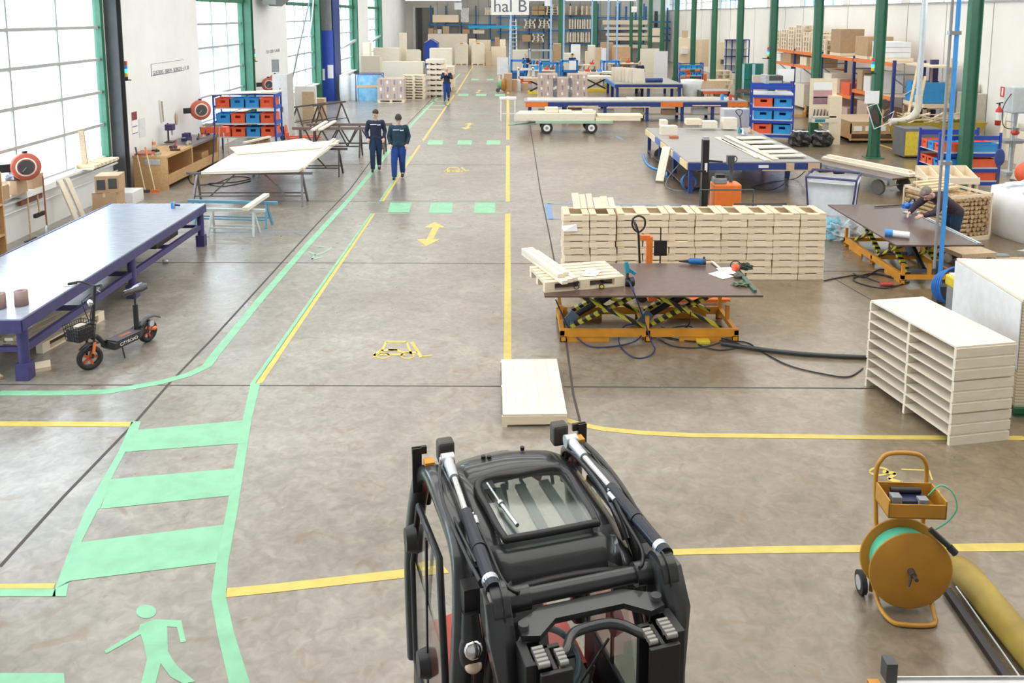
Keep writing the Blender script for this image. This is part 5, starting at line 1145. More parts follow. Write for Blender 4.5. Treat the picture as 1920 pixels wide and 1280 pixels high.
x,y=G(1316,497,zt); t=thing('angle_grinder','blue angle grinder lying at the back edge of the nearer lift table','grinder',(x,y,zt),R(-12)); MB().lathe([(0,-.02),(.045,-.02),(.05,.05),(.05,.16),(.035,.2),(0,.2)],18,Matrix.Translation((.0,0,.055))@RY(R(-90))).build('motor_body',mat('tool_blue',(.01,.12,.38),.4),t); MB().cyl((-.2,0,.05),(-.34,.0,.04),.028,.012).build('nose',BLACK,t); MB().cyl((.02,0,.055),(.06,0,.055),.045,.045,16).bar((.03,.04,.06),(.03,.05,.12),.03).build('gear_head',DSTEEL,t)
x,y=G(1340,492,zt); p2=G(1356,510,zt); plank('batten','short pale stick lying right of the blue grinder',(x-.05,y,zt+.02),(p2[0],p2[1],zt+.02),.03,.02,PALE,'stick')
x,y=G(1378,508,zt); t=thing('ear_muffs','orange ear muffs with black band at the right end of the nearer lift table','ear muffs',(x,y,zt)); 
MB().ell((0,-.03,.06),(.06,.045,.065),14).build('ear_cup',CRED,t); MB().ell((.06,.04,.05),(.05,.05,.055),14).build('ear_cup',DGREY,t); MB().tor((.02,.02,.06),.085,.008,M=RX(R(60)),a0=0,a1=3.14).build('headband',BLACK,t)
x,y=G(1398,506,zt); o=crumple((0,.02,.04),(.10,.09,.06),41).build('cloth_bundle',mat('dark_green_cloth',(.03,.06,.035),.9,var=.3)); o.location=(x,y,zt); tag(o,'dark green cloth bundle beside the orange ear muffs','cloth')
x,y=G(1384,520,zt); o=MB().lathe([(.03,0),(.06,0),(.06,.05),(.03,.05),(.03,0)],22).build('tape_roll',mat('olive_tape',(.08,.10,.07),.4)); o.location=(x,y,zt+.001); tag(o,'olive tape roll on the nearer lift table','tape')
x,y=G(1392,535,zt); o=crumple((-.02,0,.02),(.10,.06,.035),43,16,.35).build('work_gloves',mat('grey_green_gloves',(.12,.16,.10),.8,var=.3)); o.location=(x,y,zt+.001); tag(o,'pair of grey-green work gloves on the nearer lift table','gloves')
o=MB().b6(-.02,.02,-.5,.4,0,.03).build('edge_stop',mat('dark_green_stop',(.04,.12,.08),.4)); o.location=(3.38,11.62,zt+.001); tag(o,'dark green edge stop along the right end of the nearer lift table','edge stop')
# ---- air hoses and cables round the lift table
def hose(label,pts,r,m,nm='air_hose',k=7,cat='hose'):
    P=[]
    for p in pts:
        z=p[2] if len(p)>2 else r+.002; x,y=G(p[0],p[1],z); P.append((x,y,z))
    o=MB().path(smoothpts(P,k),r,7).build(nm,m); return tag(o,label,cat)
HNV=mat('navy_hose',(.015,.03,.12),.35); HBL=mat('bright_blue_hose',(.02,.16,.55),.35)
hose('navy air hose running from the nail gun down the front of the nearer lift table',[(1180,528,.95),(1190,552,.80),(1205,592,.45),(1221,640,.1),(1228,655,.03),(1215,668),(1190,670),(1168,655),(1160,635,.05),(1170,612,.18),(1195,608,.2),(1205,622,.12),(1190,640,.04),(1150,649),(1110,650),(1085,636,.04),(1065,612,.2),(1050,580,.5),(1042,562,.7)],.010,HNV)
hose('black cable looping on the floor before the amber frame',[(1235,635),(1260,648),(1300,652),(1330,648),(1360,640),(1400,642),(1430,660),(1480,685),(1540,700),(1590,706),(1618,690)],.009,BLACK,'power_cable',cat='cable')
hose('tangle of black cable near the yellow plug box',[(1240,628),(1270,636),(1310,640),(1350,634),(1390,648),(1350,656),(1310,646),(1330,638),(1370,640),(1400,650)],.009,BLACK,'power_cable',cat='cable')
hose('thick dark flat duct running right from the plug box to the pale shelf units',[(1352,643),(1400,651),(1480,661),(1560,667),(1640,670)],.03,mat('dark_duct',(.04,.045,.05),.3),'floor_duct',cat='duct')
o=MB().b6(-.09,.09,-.06,.06,0,.05).build('plug_box',YEL,None,.01); x,y=G(1318,643); o.location=(x,y,0); tag(o,'yellow plug box on the floor in front of the amber frame','plug box')
hose('blue hose from the amber frame to the cable tangle',[(1228,630,.03),(1260,615,.12),(1295,612,.15),(1310,630,.05),(1330,644)],.009,HNV)
hose('black hose hanging in a loop inside the nearer lift table',[(1240,612,.2),(1265,622,.08),(1290,610,.2),(1295,585,.5)],.009,BLACK)
pt_=pallettruck('orange pallet truck standing between the lift table and the crate wall',(2.32,12.98,0),R(-90),lean=.05)
MB().b6(-.05,.05,-.12,-.03,.25,1.05).bar((0,-.07,1.03),(0,-.22,1.03),.08).build('orange_post',ORNG,pt_)
MB().path(smoothpts([(0,-.25,1.12),(0,-.34,1.20),(0,-.34,1.33),(0,-.25,1.38),(0,-.16,1.33),(0,-.16,1.20)],5,True),.016,8,closed=True).build('handle_grip',BLACK,pt_)
o=MB().b6(-.1,.1,-.01,.01,0,.24).cyl((0,0,.24),(0,0,.45),.01).cyl((0,0,0),(0,0,-.75),.012).build('black_board',BLACK); q=D(1238,475,Y=12.9); o.location=(q.x,12.9,.76); tag(o,'small black plate on a rod behind the nearer lift table','plate'); 
# ---- floor platform
t=thing('low_platform','low pale board platform on the floor beside the yellow line','platform',(.29,9.6,0),R(1))
xs=[-.35,-.20,-.07,.07,.22,.36]
for i in range(5): MB().b6(xs[i]+.0008,xs[i+1]-.0008,-.77,.74,.125,.147).build('deck_board',[PALEW,PALEW,PALE,PALEW,PALEW][i],t)
MB().b6(-.36,.36,-.775,-.745,.03,.125).b6(-.36,-.30,-.775,-.745,0,.03).b6(.30,.36,-.775,-.745,0,.03).build('front_bearer',WOOD,t)
for y_ in (-.02,.69): MB().b6(-.36,.36,y_,y_+.05,.0,.125).build('bearer',WOOD,t)
# ---- nine stacked shelf-like units, right foreground
SW=[(0,0)]
for k in range(9):
    dx=.006*((k*7)%3-1); t=thing('shelf_unit','pale low shelf unit in the right foreground stack, %s from the top'%ORD[9-k],'shelf unit',(4.88+dx,9.20+dx,.1205*k),R(10.5),'stacked pale shelf units')
    MB().b6(-.355,.355,-.748,.735,.098,.118).build('top_board',PALEW,t)
    for nm_,y_ in (('end_board',-.745),('middle_board',.0),('end_board',.725)): MB().b6(-.36,.36,y_-.018,y_+.018,0,.097).build(nm_,PALE,t)
# ---- stack of plywood sheets on green base
t=thing('green_pallet','green steel base under the tall sheet stack at the right edge','base',(6.84,9.80,0),R(-4)); MB().b6(-1.05,1.15,-.85,.75,.02,.1).b6(-1.05,-.9,-.85,.75,0,.04).build('base_plate',mat('dark_green_base',(.02,.12,.06),.4),t)
o=MB().b6(-1.05,1.2,-.8,.8,.101,1.33).build('sheet_stack',SHEETS); o.location=(6.86,9.80,0); o.rotation_euler[2]=R(-4); tag(o,'tall stack of thin grey-beige plywood sheets at the right edge','sheet stack')
o=MB().b6(-1.06,1.21,-.81,.81,0,.03).build('top_sheet',PALEW); o.location=(6.86,9.80,1.331); o.rotation_euler[2]=R(-4); tag(o,'pale cover sheet on the tall sheet stack','sheet')
o=MB().b6(-.006,.006,-.81,.81,.55,1.33).build('side_sheet',mat('white_side_sheet',(.74,.76,.77),.6)); o.location=(5.79,9.87,0); o.rotation_euler[2]=R(-4); tag(o,'white sheet against the left side of the tall sheet stack','sheet')
# ---- strapping reel cart
t=thing('strapping_cart','ochre strapping reel cart with green band in the right foreground','cart',(3.03,5.92,0),R(-3))
zc=.37; r_=.31
for y_,nm_ in ((-.08,'front_flange'),(.11,'rear_flange')):
    MB().lathe([(0,-.006),(.19,-.006),(.20,-.014),(.215,-.006),(r_-.01,-.006),(r_,0),(r_-.01,.006),(0,.006)],44,Matrix.Translation((0,y_,zc))@RX(R(90))).build(nm_,REELY,t)
MB().lathe([(.24,-.085),(.24,.085)],40,Matrix.Translation((0,.015,zc))@RX(R(90))).build('green_band_roll',TGRN,t)
MB().cyl((0,-.08,zc),(0,-.14,zc),.028,.022,14).cyl((0,-.14,zc),(0,-.19,zc),.014).cyl((0,-.11,zc),(-.03,-.13,zc-.09),.010).build('hub_crank',DSTEEL,t)
fp=smoothpts([(-.17,.17,.55),(-.20,.16,1.0),(-.17,.15,1.13),(-.10,.15,1.18),(.08,.15,1.18),(.15,.15,1.13),(.18,.16,1.0),(.18,.17,.55)],5)
MB().path([(-.18,.17,.02),(-.18,.17,.55)]+fp+[(.18,.17,.55),(.18,.17,.02)],.017,10).build('handle_frame',REELY,t)
MB().path(smoothpts([(-.20,.17,.25),(-.20,-.02,.06),(-.16,-.16,.02),(-.08,-.20,.02),(.10,-.20,.02),(.17,-.16,.02),(.18,-.10,.06),(.19,.17,.25)],5),.017,10).build('foot_frame',REELY,t)
b=MB(); b.b6(-.21,.21,-.13,.13,.82,.83).b6(-.21,.21,-.13,-.12,.82,.93).b6(-.21,-.20,-.13,.13,.82,.96).b6(.20,.21,-.13,.13,.82,.96).b6(-.21,.21,.12,.13,.82,.96); b.build('tool_tray',REELY,t)
MB().cyl((-.28,.17,.09),(-.24,.17,.09),.09,.09,24).build('wheel',RUB,t); MB().cyl((-.285,.17,.09),(-.28,.17,.09),.055,.055,20).build('wheel_hub',ALU,t)
MB().cyl((.24,.17,.09),(.28,.17,.09),.09,.09,24).build('wheel',RUB,t)
MB().path(smoothpts([(.15,.05,.90),(.24,.06,.98),(.33,.05,.93),(.36,.03,.82),(.30,.02,.72),(.20,.0,.66)],6),.006,6).build('loose_band',TGRN,t)
MB().cyl((.13,-.06,.70),(.25,-.12,.60),.022).cyl((.25,-.12,.60),(.29,-.14,.56),.028).build('brake_lever',BLACK,t)
t=thing('strapping_tool','dark blue battery strapping tool lying in the ochre tray','strapping tool',(3.01,5.90,.832),R(-3)); MB().b6(-.14,.13,-.06,.07,.02,.10).build('body',mat('navy_tool',(.015,.02,.06),.35),t,.02); MB().b6(-.15,-.08,-.07,.0,.06,.13).b6(.04,.11,-.08,-.02,.08,.12).build('battery',MGREY,t); MB().cyl((-.12,.05,.12),(.10,.05,.12),.022).build('grip',BLACK,t)
# ---- yellow guard, dark kerb, aluminium rail
a=G(1800,1088); b=G(1912,1225); t=thing('yellow_guard','scuffed yellow tubular guard lying on the floor at the bottom right','guard',(0,0,0))
SCY=mat('scuffed_yellow',(.42,.30,.05),.5,var=.25,scale=3,col2=(.24,.16,.03)); d_=(Vector((*b,0))-Vector((*a,0))).normalized(); P0=Vector((*a,.10))+d_*.0; P1=Vector((*b,.10))+d_*1.5; n_=Vector((-d_.y,d_.x,0))
MB().path([P0-d_*.10,P0-d_*.08,P0,P0+d_*.1,P1],[.02,.07,.10,.115,.115],24).build('tube',SCY,t); k0=P0-n_*.0
c0=G(1768,1112); c1=G(1862,1252); dd=(Vector((*c1,0))-Vector((*c0,0))).normalized(); nn=Vector((-dd.y,dd.x,0)); C0=Vector((*c0,0)); C1=Vector((*c1,0))+dd*1.2
MB().prism([tuple((C0+nn*.0)[:2]),tuple((C1+nn*.0)[:2]),tuple((C1+nn*.06)[:2]),tuple((C0+nn*.06)[:2])],0,.05).build('rubber_kerb',BLACK,t)
MB().cyl(C0+nn*.10+Vector((0,0,.06)),C1+nn*.10+Vector((0,0,.06)),.008).build('bright_rod',ALU,t)
x,y=G(1660,1272,.9); t=thing('alu_conveyor','aluminium rail of a machine table at the bottom right corner','rail',(x,y,.9)); MB().b6(.0,1.6,-.09,.0,-.06,0).b6(0,1.6,-.004,.004,0,.012).build('rail_profile',mat('brushed_aluminium',(.62,.62,.62),.35,.6),t); MB().b6(-.01,.05,-.03,.04,0,.11).build('end_sensor',DGREY,t); MB().b6(-.10,-.04,-.14,-.0,-.08,-.0).build('amber_clamp',ORNY,t)
for x_ in (.1,1.5): MB().b6(x_-.03,x_+.03,-.08,-.02,-.9,-.06).build('leg',ALU,t)
# ---- blue pole with hoses
t=thing('air_supply_pole','bright blue compressed air pole with hose coil, floor to roof','pole',(6.83,12.9,0)); MB().cyl((0,0,.25),(0,0,6.2),.034,.034,14).build('blue_pipe',SKY,t); MB().cyl((-.10,0,.55),(-.10,0,6.2),.022).build('grey_pipe',MGREY,t)
for z_ in (2.2,4.2): MB().b6(-.13,.05,-.04,.04,z_,z_+.06).build('pipe_clip',STEEL,t)
co=MB()
for k in range(5): co.tor((.05+.012*k,-.16-.03*k,.30+.01*k),.25+.012*k,.015,26,7,M=RX(R(82)) @ RY(R(4*k)))
co.build('hose_coil',HBL,t); MB().b6(-.08,.12,-.1,.05,.02,.28).build('foot_box',DGREY,t)
hose('blue hose arching right from the coil of the blue pole',[(1775,560,.2),(1800,533,.3),(1830,528,.3),(1860,545,.2)],.012,HNV)
t=thing('workshop_vacuum','yellow and white workshop vacuum beside the tall sheet stack','vacuum',(*G(1808,595),0)); MB().b6(-.2,.3,-.15,.2,.05,.45).build('tank',MGREY,t,.03); MB().b6(-.22,.32,-.17,.22,.45,.62).build('lid',YEL,t,.03); MB().b6(-.18,.28,-.13,.18,.62,.64).build('white_cap',WHITE,t)
# ---- lift table 2
lifttable('brown scissor lift table on amber frame with a worker leaning over its right side',(7.12,15.0,0),R(90),Wt=1.45,Lt=3.0)
t=thing('edge_rail','pale aluminium edge strip on the right side of the farther lift table','edge strip',(7.80,14.7,.761)); MB().b6(-.02,.03,-1.15,.85,0,.015).b6(-.06,-.04,-1.15,.85,0,.012).build('strip',ALU,t)
x,y=G(1654,436,.77); t=thing('spray_can','roll of blue-edged film with white wrapper on the farther lift table','roll',(6.6,14.0,.765),R(-25)); MB().cyl((-.16,0,.06),(-.04,0,.06),.062,.062,18).build('blue_end',SKY,t); MB().cyl((-.04,0,.055),(.22,-.02,.055),.055,.055,18).build('white_wrap',PAPER,t)
x,y=G(1690,404,.77); t=thing('circular_saw','bright blue power saw in the bending worker\'s hands','power saw',(*G(1708,398,.77),.765),R(30)); MB().b6(-.12,.06,-.07,.07,.08,.20).cyl((-.12,0,.15),(-.24,0,.15),.05,.045,14).build('motor',mat('vivid_tool_blue',(.01,.16,.62),.35),t,.01); MB().b6(-.12,.16,-.09,.09,0,.015).cyl((0,-.085,.09),(0,-.06,.09),.09,.09,20).build('base_plate',ALU,t); MB().path(smoothpts([(-.08,0,.2),(-.02,0,.27),(.08,0,.25),(.10,0,.15)],4),.018).build('handle',BLACK,t)
plank('steel_bar','thin dark bar lying at the back of the farther lift table',(*G(1640,388,.77),.78),(*G(1690,385,.77),.78),.03,.02,DSTEEL,'bar')
J=dict(pel=(0,.28,.90),chest=(0,-.06,1.13),neck=(0,-.24,1.22),head=(0,-.36,1.27),face=(0,-.55,-.85),shL=(-.18,-.16,1.17),elL=(-.24,-.40,.98),wrL=(-.16,-.58,.90),shR=(.18,-.16,1.17),elR=(.24,-.38,.97),wrR=(.14,-.55,.90),
 hipL=(-.09,.28,.86),knL=(-.11,.25,.46),anL=(-.12,.32,.09),toL=(-.13,.15,.045),hipR=(.09,.28,.86),knR=(.10,.22,.46),anR=(.10,.30,.09),toR=(.10,.13,.045))
person('person','grey-haired man in dark plum sweater bending over the farther lift table with a blue saw',(8.02,15.25,0),R(-72),J,JBR,TRD,'short',HAIRG,1.0,marks=False)
q=MB().b6(-.04,.04,-.004,.004,-.04,.04).build('sleeve_patch',PAPER); q.location=(7.96,15.02,1.08); q.rotation_euler=(R(-20),0,R(20)); tag(q,'white square patch on the sleeve of the bending worker','patch')
hose('long black cable coiled on the floor left of the farther lift table',[(1545,526),(1575,520),(1610,516),(1640,526),(1670,536),(1695,530),(1670,518),(1630,514),(1600,522),(1615,532),(1660,540),(1705,528)],.011,BLACK,'power_cable',cat='cable')
hose('second black cable coil between crate wall and farther lift table',[(1600,520),(1640,512),(1680,522),(1690,512),(1650,505),(1620,520),(1600,512)],.010,BLACK,'power_cable',cat='cable')
o=MB().cyl((-.12,0,.04),(.02,0,.04),.035,.035).cyl((.02,0,.04),(.1,0,.04),.04,.03).build('red_plug',mat('dull_red_plug',(.45,.07,.05),.4)); o.location=(*G(1663,537),0); tag(o,'red power plug on the cable by the farther lift table','plug')
# ---- offcut cage, timber and casters
t=thing('offcut_cage','wooden cage filled with round timber offcuts behind the blue pole','cage',(9.08,17.1,0),R(16))
b=MB(); b.b6(-.55,.55,-.62,.62,.0,.08)
for x_ in (-.55,.52): 
    for y_ in (-.62,.59): b.b6(x_,x_+.03,y_,y_+.03,0,.95)
b.b6(-.55,.55,-.62,-.6,.9,.95).b6(-.55,-.53,-.62,.62,.9,.95).b6(.53,.55,-.62,.62,.9,.95).b6(-.55,.55,.6,.62,.9,.95); b.build('cage_frame',WOOD,t)
b=MB(); rd=random.Random(3)
for i in range(11):
    for j in range(9):
        b.cyl((-.5+.1*i,-.60+rd.uniform(0,.05),.13+.088*j),(-.5+.1*i,.5,.13+.088*j),.044+rd.uniform(-.006,.004),n=8)
for i in range(12):
    for j in range(9): b.cyl((-.535+rd.uniform(0,.04),-.55+.1*i,.13+.088*j),(.0,-.55+.1*i,.13+.088*j),.04,n=6)
o=b.build('offcuts',mat('endgrain_offcuts',(.66,.48,.27),.8,var=.4,scale=25,col2=(.32,.20,.10)),t); o['kind']='stuff'
for k in range(4): plank('batten','pale long batten on top of the offcut cage, %s from the near side'%ORD[k+1],(8.45+.05*k,16.75+.25*k,.97+.01*k),(9.35,17.2+.2*k,.97+.01*k),.12,.04,STRAW,'timber')
t=thing('dolly','small wooden dolly with white casters under the corner of the farther lift table','dolly',(8.4,14.9,0),R(10)); MB().b6(-.35,.35,-.25,.25,.2,.28).build('dolly_board',OLDW,t)
for x_,y_ in ((-.28,-.2),(.28,-.2),(-.28,.2),(.28,.2)):
    w_=MB().cyl((x_-.02,y_,.09),(x_+.02,y_,.09),.09,.09,18).build('caster_wheel',WHITE,t); MB().b6(x_-.03,x_+.03,y_-.03,y_+.03,.17,.2).build('caster_plate',STEEL,w_)
t=thing('floor_tool','black and silver sander with cable on the floor beyond the sheet stack','tool',(*G(1868,490),.0)); MB().b6(-.15,.2,-.08,.08,.02,.14).build('tool_body',MGREY,t,.02); MB().path(smoothpts([(-.15,0,.1),(-.35,.05,.3),(-.5,0,.2),(-.45,0,0.02)],5),.02).build('tool_cable',BLACK,t); MB().b6(-.1,.9,-.2,-.05,0,.1).build('tool_board',OLDW,t)
# ---- bin table
t=thing('bin_table','small wooden table with a row of open wedge bins in front of the crate trolley','table',(9.85,18.6,0),R(0)); W_=1.15
MB().b6(-W_/2,W_/2,-.3,.3,.86,.90).b6(-W_/2,W_/2,-.31,-.28,.80,.95).build('table_top',WOOD,t)
for x_ in (-W_/2+.05,W_/2-.2,W_/2-.04):
    MB().b6(x_-.03,x_+.03,-.28,-.22,0,.86).build('leg',WOODZ,t)
MB().b6(-W_/2+.02,-W_/2+.08,.22,.28,0,.86).build('leg',WOODZ,t)
for i in range(5): 
    x_=-W_/2+.02+i*(W_-.04)/4; MB().add([(x_,-.25,.90),(x_+.02,-.25,.90),(x_+.02,.3,.90),(x_,.3,.90),(x_,-.2,.95),(x_+.02,-.2,.95),(x_+.02,.3,1.12),(x_,.3,1.12)],[(0,1,2,3),(4,7,6,5),(0,4,5,1),(2,6,7,3),(0,3,7,4),(1,5,6,2)]).build('bin_divider',WOOD,t)
MB().b6(-W_/2,W_/2,.28,.3,.9,1.12).build('bin_back',WOOD,t)
# ---- big white bag at the right edge
t=thing('white_big_bag','large white printed big bag at the right edge beside the offcut cage','bag',(11.1,16.9,0),R(12)); n=24
MB().loft([[Vector((1.05*s_*math.copysign(abs(math.cos(2*math.pi*i/n))**.4,math.cos(2*math.pi*i/n)),.65*s_*math.copysign(abs(math.sin(2*math.pi*i/n))**.4,math.sin(2*math.pi*i/n)),z+(.05*math.sin(i*2.3) if z>.8 else 0))) for i in range(n)] for z,s_ in ((0,.93),(.15,1.),(.6,1.03),(.95,1.),(1.02,.7),(1.08,.3))]).build('bag_body',WBAG,t)
text('ONDERDELEN','bag_lettering',mat('pale_blue_print',(.35,.48,.68),.6),t,.18,(-.35,-.685,.78),(R(88),R(8),0),.001)
MB().b6(-.9,.3,-.68,-.67,.08,.2).build('printed_band',mat('grey_blue_print',(.45,.52,.62),.6),t); crumple((0,0,1.02),(.85,.5,.16),51,26,.3).build('crumpled_top',FILMM,t)
o=plank('board','orange-brown board leaning on the white big bag',(10.2,15.4,.02),(11.0,15.75,.95),.5,.03,BENCHW,'board')
o=crumple((0,0,.08),(.6,.35,.14),21,24,.3).build('plastic_foil',FILMM); o.location=(10.4,15.2,0); tag(o,'crumpled clear foil on the floor under the white big bag','foil')
o=thing('shovel_blue','small blue hand mirror-like paddle on a stand behind the big bag','paddle',(11.0,18.6,.0)); MB().ell((0,0,1.35),(.12,.03,.2),16).cyl((0,0,.9),(0,0,1.2),.03).build('paddle',NAVY,o); MB().cyl((0,0,0),(0,0,.9),.03).build('stand',DGREY,o)
o=MB().ell((0,0,0),(.22,.18,.25),14).build('machine_cover',CRED); o.location=(11.6,18.6,1.0); tag(o,'orange-red rounded cover seen above the white big bag','cover')
# ---- crate trolley on the right
t=shelfcart('royal blue crate trolley at the right with open top behind the bending worker',(11.85,21.9,0),0,1.55,1.05,1.52,(.28,.62,1.02),face='y')
for r_,(z_,cc) in enumerate(((1.02,[(CRED,CBLUE,CRED,CBLUE),(CRED,CBLUE,CRED,CBLUE)]),(.62,[(CRED,CRED,CBLUE,CRED),(CRED,CBLUE,CBLUE,CRED)]),(.28,[(CRED,CRED,CRED,CRED),(CRED,CBLUE,CRED,CRED)]))):
    for j in range(3):
        for k in range(2):
            c_=(cc[0]+cc[1])[(j*3+k*2+r_)%8] if r_<2 or (j,k)!=(1,1) else CBLUE; c_=[[CRED,CBLUE],[CBLUE,CRED],[CRED,CBLUE]][j][k] if r_==0 else ([[CBLUE,CRED],[CRED,CBLUE],[CRED,CBLUE]][j][k] if r_==1 else CRED)
            o=euro(c_,.335,.73,.21,loc=(11.85-.375+.75*k,21.9-.345+.345*j,z_+.001),rz=R(-90)); tag(o,'%s crate, %s, %s row, %s shelf of the right crate trolley'%('orange-red' if c_ is CRED else 'blue',['left','right'][k],['front','middle','back'][j],['top','middle','lowest'][r_]),'crate','crates on the right crate trolley')
# ---- film bag frame
t=thing('waste_bag_frame','white film waste bag in a violet frame behind the crate wall','bag frame',(7.02,17.87,0),R(-27)); w_,d_,h_=.5,.5,1.1
b=MB()
ring=[(-w_,-d_),(w_,-d_),(w_,d_),(-w_,d_)]
b.path([(x,y,h_) for x,y in ring],.025,8,closed=True)
for x,y in ring: b.cyl((x,y,h_),(x*.8,y*.8,.0),.02)
b.path([(x*.82,y*.82,.1) for x,y in ring],.02,8,closed=True)
b.build('violet_frame',PURP,t)
n=24
MB().loft([[Vector((w_*s_*math.copysign(abs(math.cos(2*math.pi*i/n))**.3,math.cos(2*math.pi*i/n)),d_*s_*math.copysign(abs(math.sin(2*math.pi*i/n))**.3,math.sin(2*math.pi*i/n)),z+.03*math.sin(i*1.7)*(z>1))) for i in range(n)] for z,s_ in ((.1,.82),(.4,.9),(.8,.96),(1.05,1.03),(1.0,1.06))],caps=False).build('film_bag',FILMM,t)
for k,(px,py,m_,lb) in enumerate(((1565,448,mat('blue_clear_foil',(.25,.60,.75),.2,alpha=.8),'heap of light blue foil on the floor left of the farther lift table'),(1590,452,FILMM,'heap of clear foil beside the light blue foil'))):
    x,y=G(px,py); o=crumple((0,0,.12),(.30,.32,.22),11+k,22,.3).build('foil_heap',m_); o.location=(x,y+.2,0); tag(o,lb,'foil')
# ---- orange stacker behind the crates
t=thing('stacker','orange pedestrian stacker with black mast behind the crate wall','stacker',(4.7,18.3,0)); 
MB().b6(-.42,-.28,-.06,.10,.05,1.80).b6(-.40,-.30,-.09,-.06,.4,1.7).build('mast',BLACK,t); MB().b6(-.41,-.29,-.05,.08,1.78,1.87).build('mast_cap',ALU,t)
MB().b6(-.15,.45,-.1,.35,.1,.82).build('body',ORNG,t,.03); MB().b6(-.14,.14,-.05,.25,.82,.95).build('battery_cover',MGREY,t,.03); MB().b6(-.1,.1,.0,.15,.95,1.02).build('cover_handle',BLACK,t)
MB().path(smoothpts([(.28,.2,.82),(.30,.25,1.05),(.27,.2,1.25)],4),.04).b6(.18,.33,.12,.26,1.22,1.42).build('tiller',DGREY,t); MB().tor((.33,.19,1.34),.07,.012,M=RX(R(90))).build('tiller_loop',DGREY,t)
MB().path([(-.55,-.45,.1),(-.55,-.45,.78),(.6,-.45,.78),(.6,-.45,.1)],.02).build('guard_frame',DGREY,t); MB().path([(.1,-.8,.1),(.1,-.8,.55),(1.2,-.8,.55),(1.2,-.8,.1)],.02).build('second_guard_frame',DGREY,t)
MB().bar((-.3,-.09,1.35),(-.0,-.12,1.33),.04).b6(-.55,-.35,-.12,-.08,1.1,1.14).build('mast_clip',BLACK,t); MB().b6(-.38,-.32,-.092,-.09,1.1,1.3).build('mast_label',PAPER,t)
# ---- flatbed trolley
t=thing('flatbed_trolley','long grey flatbed trolley with timber, right of the film bag frame','trolley',(9.38,22.1,0),R(-65)); 
MB().b6(-1.5,1.5,-.55,.55,.46,.5).build('deck',FILM,t); MB().b6(-1.5,1.5,-.57,-.55,.42,.5).b6(-1.5,1.5,.55,.57,.42,.5).build('deck_edge',STEEL,t)
for x_ in (-1.15,1.0):
    for sy in (-1,1):
        MB().cyl((x_,sy*.45-.04,.19),(x_,sy*.45+.04,.19),.19,.19,22).build('wheel',mat('grey_tyre',(.12,.11,.10),.8) if 'grey_tyre' not in bpy.data.materials else bpy.data.materials['grey_tyre'],t)
    MB().cyl((x_,-.45,.19),(x_,.45,.19),.025).b6(x_-.04,x_+.04,-.1,.1,.19,.46).build('axle',STEEL,t)
for k,(o_,l_) in enumerate(((.05,2.9),(.2,3.1),(.35,2.6),(.14,2.7))):
    o=MB().b6(-l_/2,l_/2,-.07,.07,0,.07).build('timber',PALE); c_,s_=math.cos(R(-65)),math.sin(R(-65)); o.location=(9.38-s_*o_+.1*c_,22.1+c_*o_+.1*s_,.502+(.071 if k==3 else 0)); o.rotation_euler[2]=R(-65); tag(o,['left','middle','right','upper'][k]+' pale timber length on the grey flatbed trolley','timber')
# ---- big blue table with slatted panels
t=thing('blue_work_table','large blue-framed work table with grey top and yellow side panels behind the stacker','work table',(6.25,24.3,0)); hx,hy=1.68,3.25
MB().b6(-hx,hx,-hy,hy,.80,.83).build('worktop',GREYTOP,t); MB().b6(-hx,hx,-hy-.02,-hy+.03,.62,.80).b6(-hx,hx,hy-.03,hy+.02,.62,.8).b6(hx-.03,hx+.02,-hy,hy,.62,.8).build('apron',NAVY,t)
for k in range(7):
    y0_=-hy+k*2*hy/7; MB().b6(-hx-.03,-hx+.01,y0_,y0_+2*hy/7-.03,.63,.80).build('side_panel',[mat('pale_yellow_panel',(.78,.62,.30),.5),mat('mid_blue_panel',(.07,.16,.45),.5),WOOD][k%3],t)
for x_ in (-hx+.1,hx-.12):
    for y_ in (-hy+.12,-1.1,1.1,hy-.12): MB().b6(x_-.05,x_+.05,y_-.05,y_+.05,.0,.8).build('leg',NAVY,t)
MB().b6(.1,.35,-hy-.04,-hy-.02,.68,.75).build('socket_strip',WHITE,t); MB().b6(.8,1.0,-hy-.035,-hy-.02,.6,.8).b6(1.35,1.65,-hy-.035,-hy-.02,.62,.8).b6(.2,1.68,-hy-.03,-hy-.02,.6,.63).build('patch_board',OLDW,t)
MB().b6(-hx,-.9,-hy+.3,hy-.3,.12,.15).build('lower_shelf',FILM,t)
T0=.832
for k,(a_,b_) in enumerate((((1345,259),(1440,302)),((1362,256),(1455,300)),((1352,262),(1420,297)))):
    p1=G(*a_,T0); p2=G(*b_,T0); plank('slat',['left','right','outer left'][k]+' long pale slat of the panel on the big blue table',(*p1,T0+.02),(p2[0],max(p2[1],21.1),T0+.02),.16 if k<2 else .06,.03,PALE,'slat')
for k,(a_,b_) in enumerate((((1385,262),(1432,261)),((1398,270),(1450,269)),((1415,279),(1470,278)),((1430,288),(1490,287)),((1448,296),(1508,295)))):
    p1=G(*a_,T0); p2=G(*b_,T0); plank('slat','pale cross slat on the big blue table, %s from the back'%ORD[k+1],(*p1,T0+.052),(*p2,T0+.052),.42 if k<4 else .28,.03,PALE,'slat','cross slats on the big blue table')
o=carton(.5,.35,.28,loc=(*G(1253,252,T0),T0),m=PALEW,tape=False,name='white_box'); tag(o,'white wooden box on the back left of the big blue table','box')
o=MB().b6(-.13,.13,-.09,.09,0,.07).build('brick_block',mat('brick_red',(.45,.13,.08),.7)); o.location=(*G(1259,256,T0),T0); o.location.y-=.35; tag(o,'red-brown block in front of the white box on the big blue table','block')
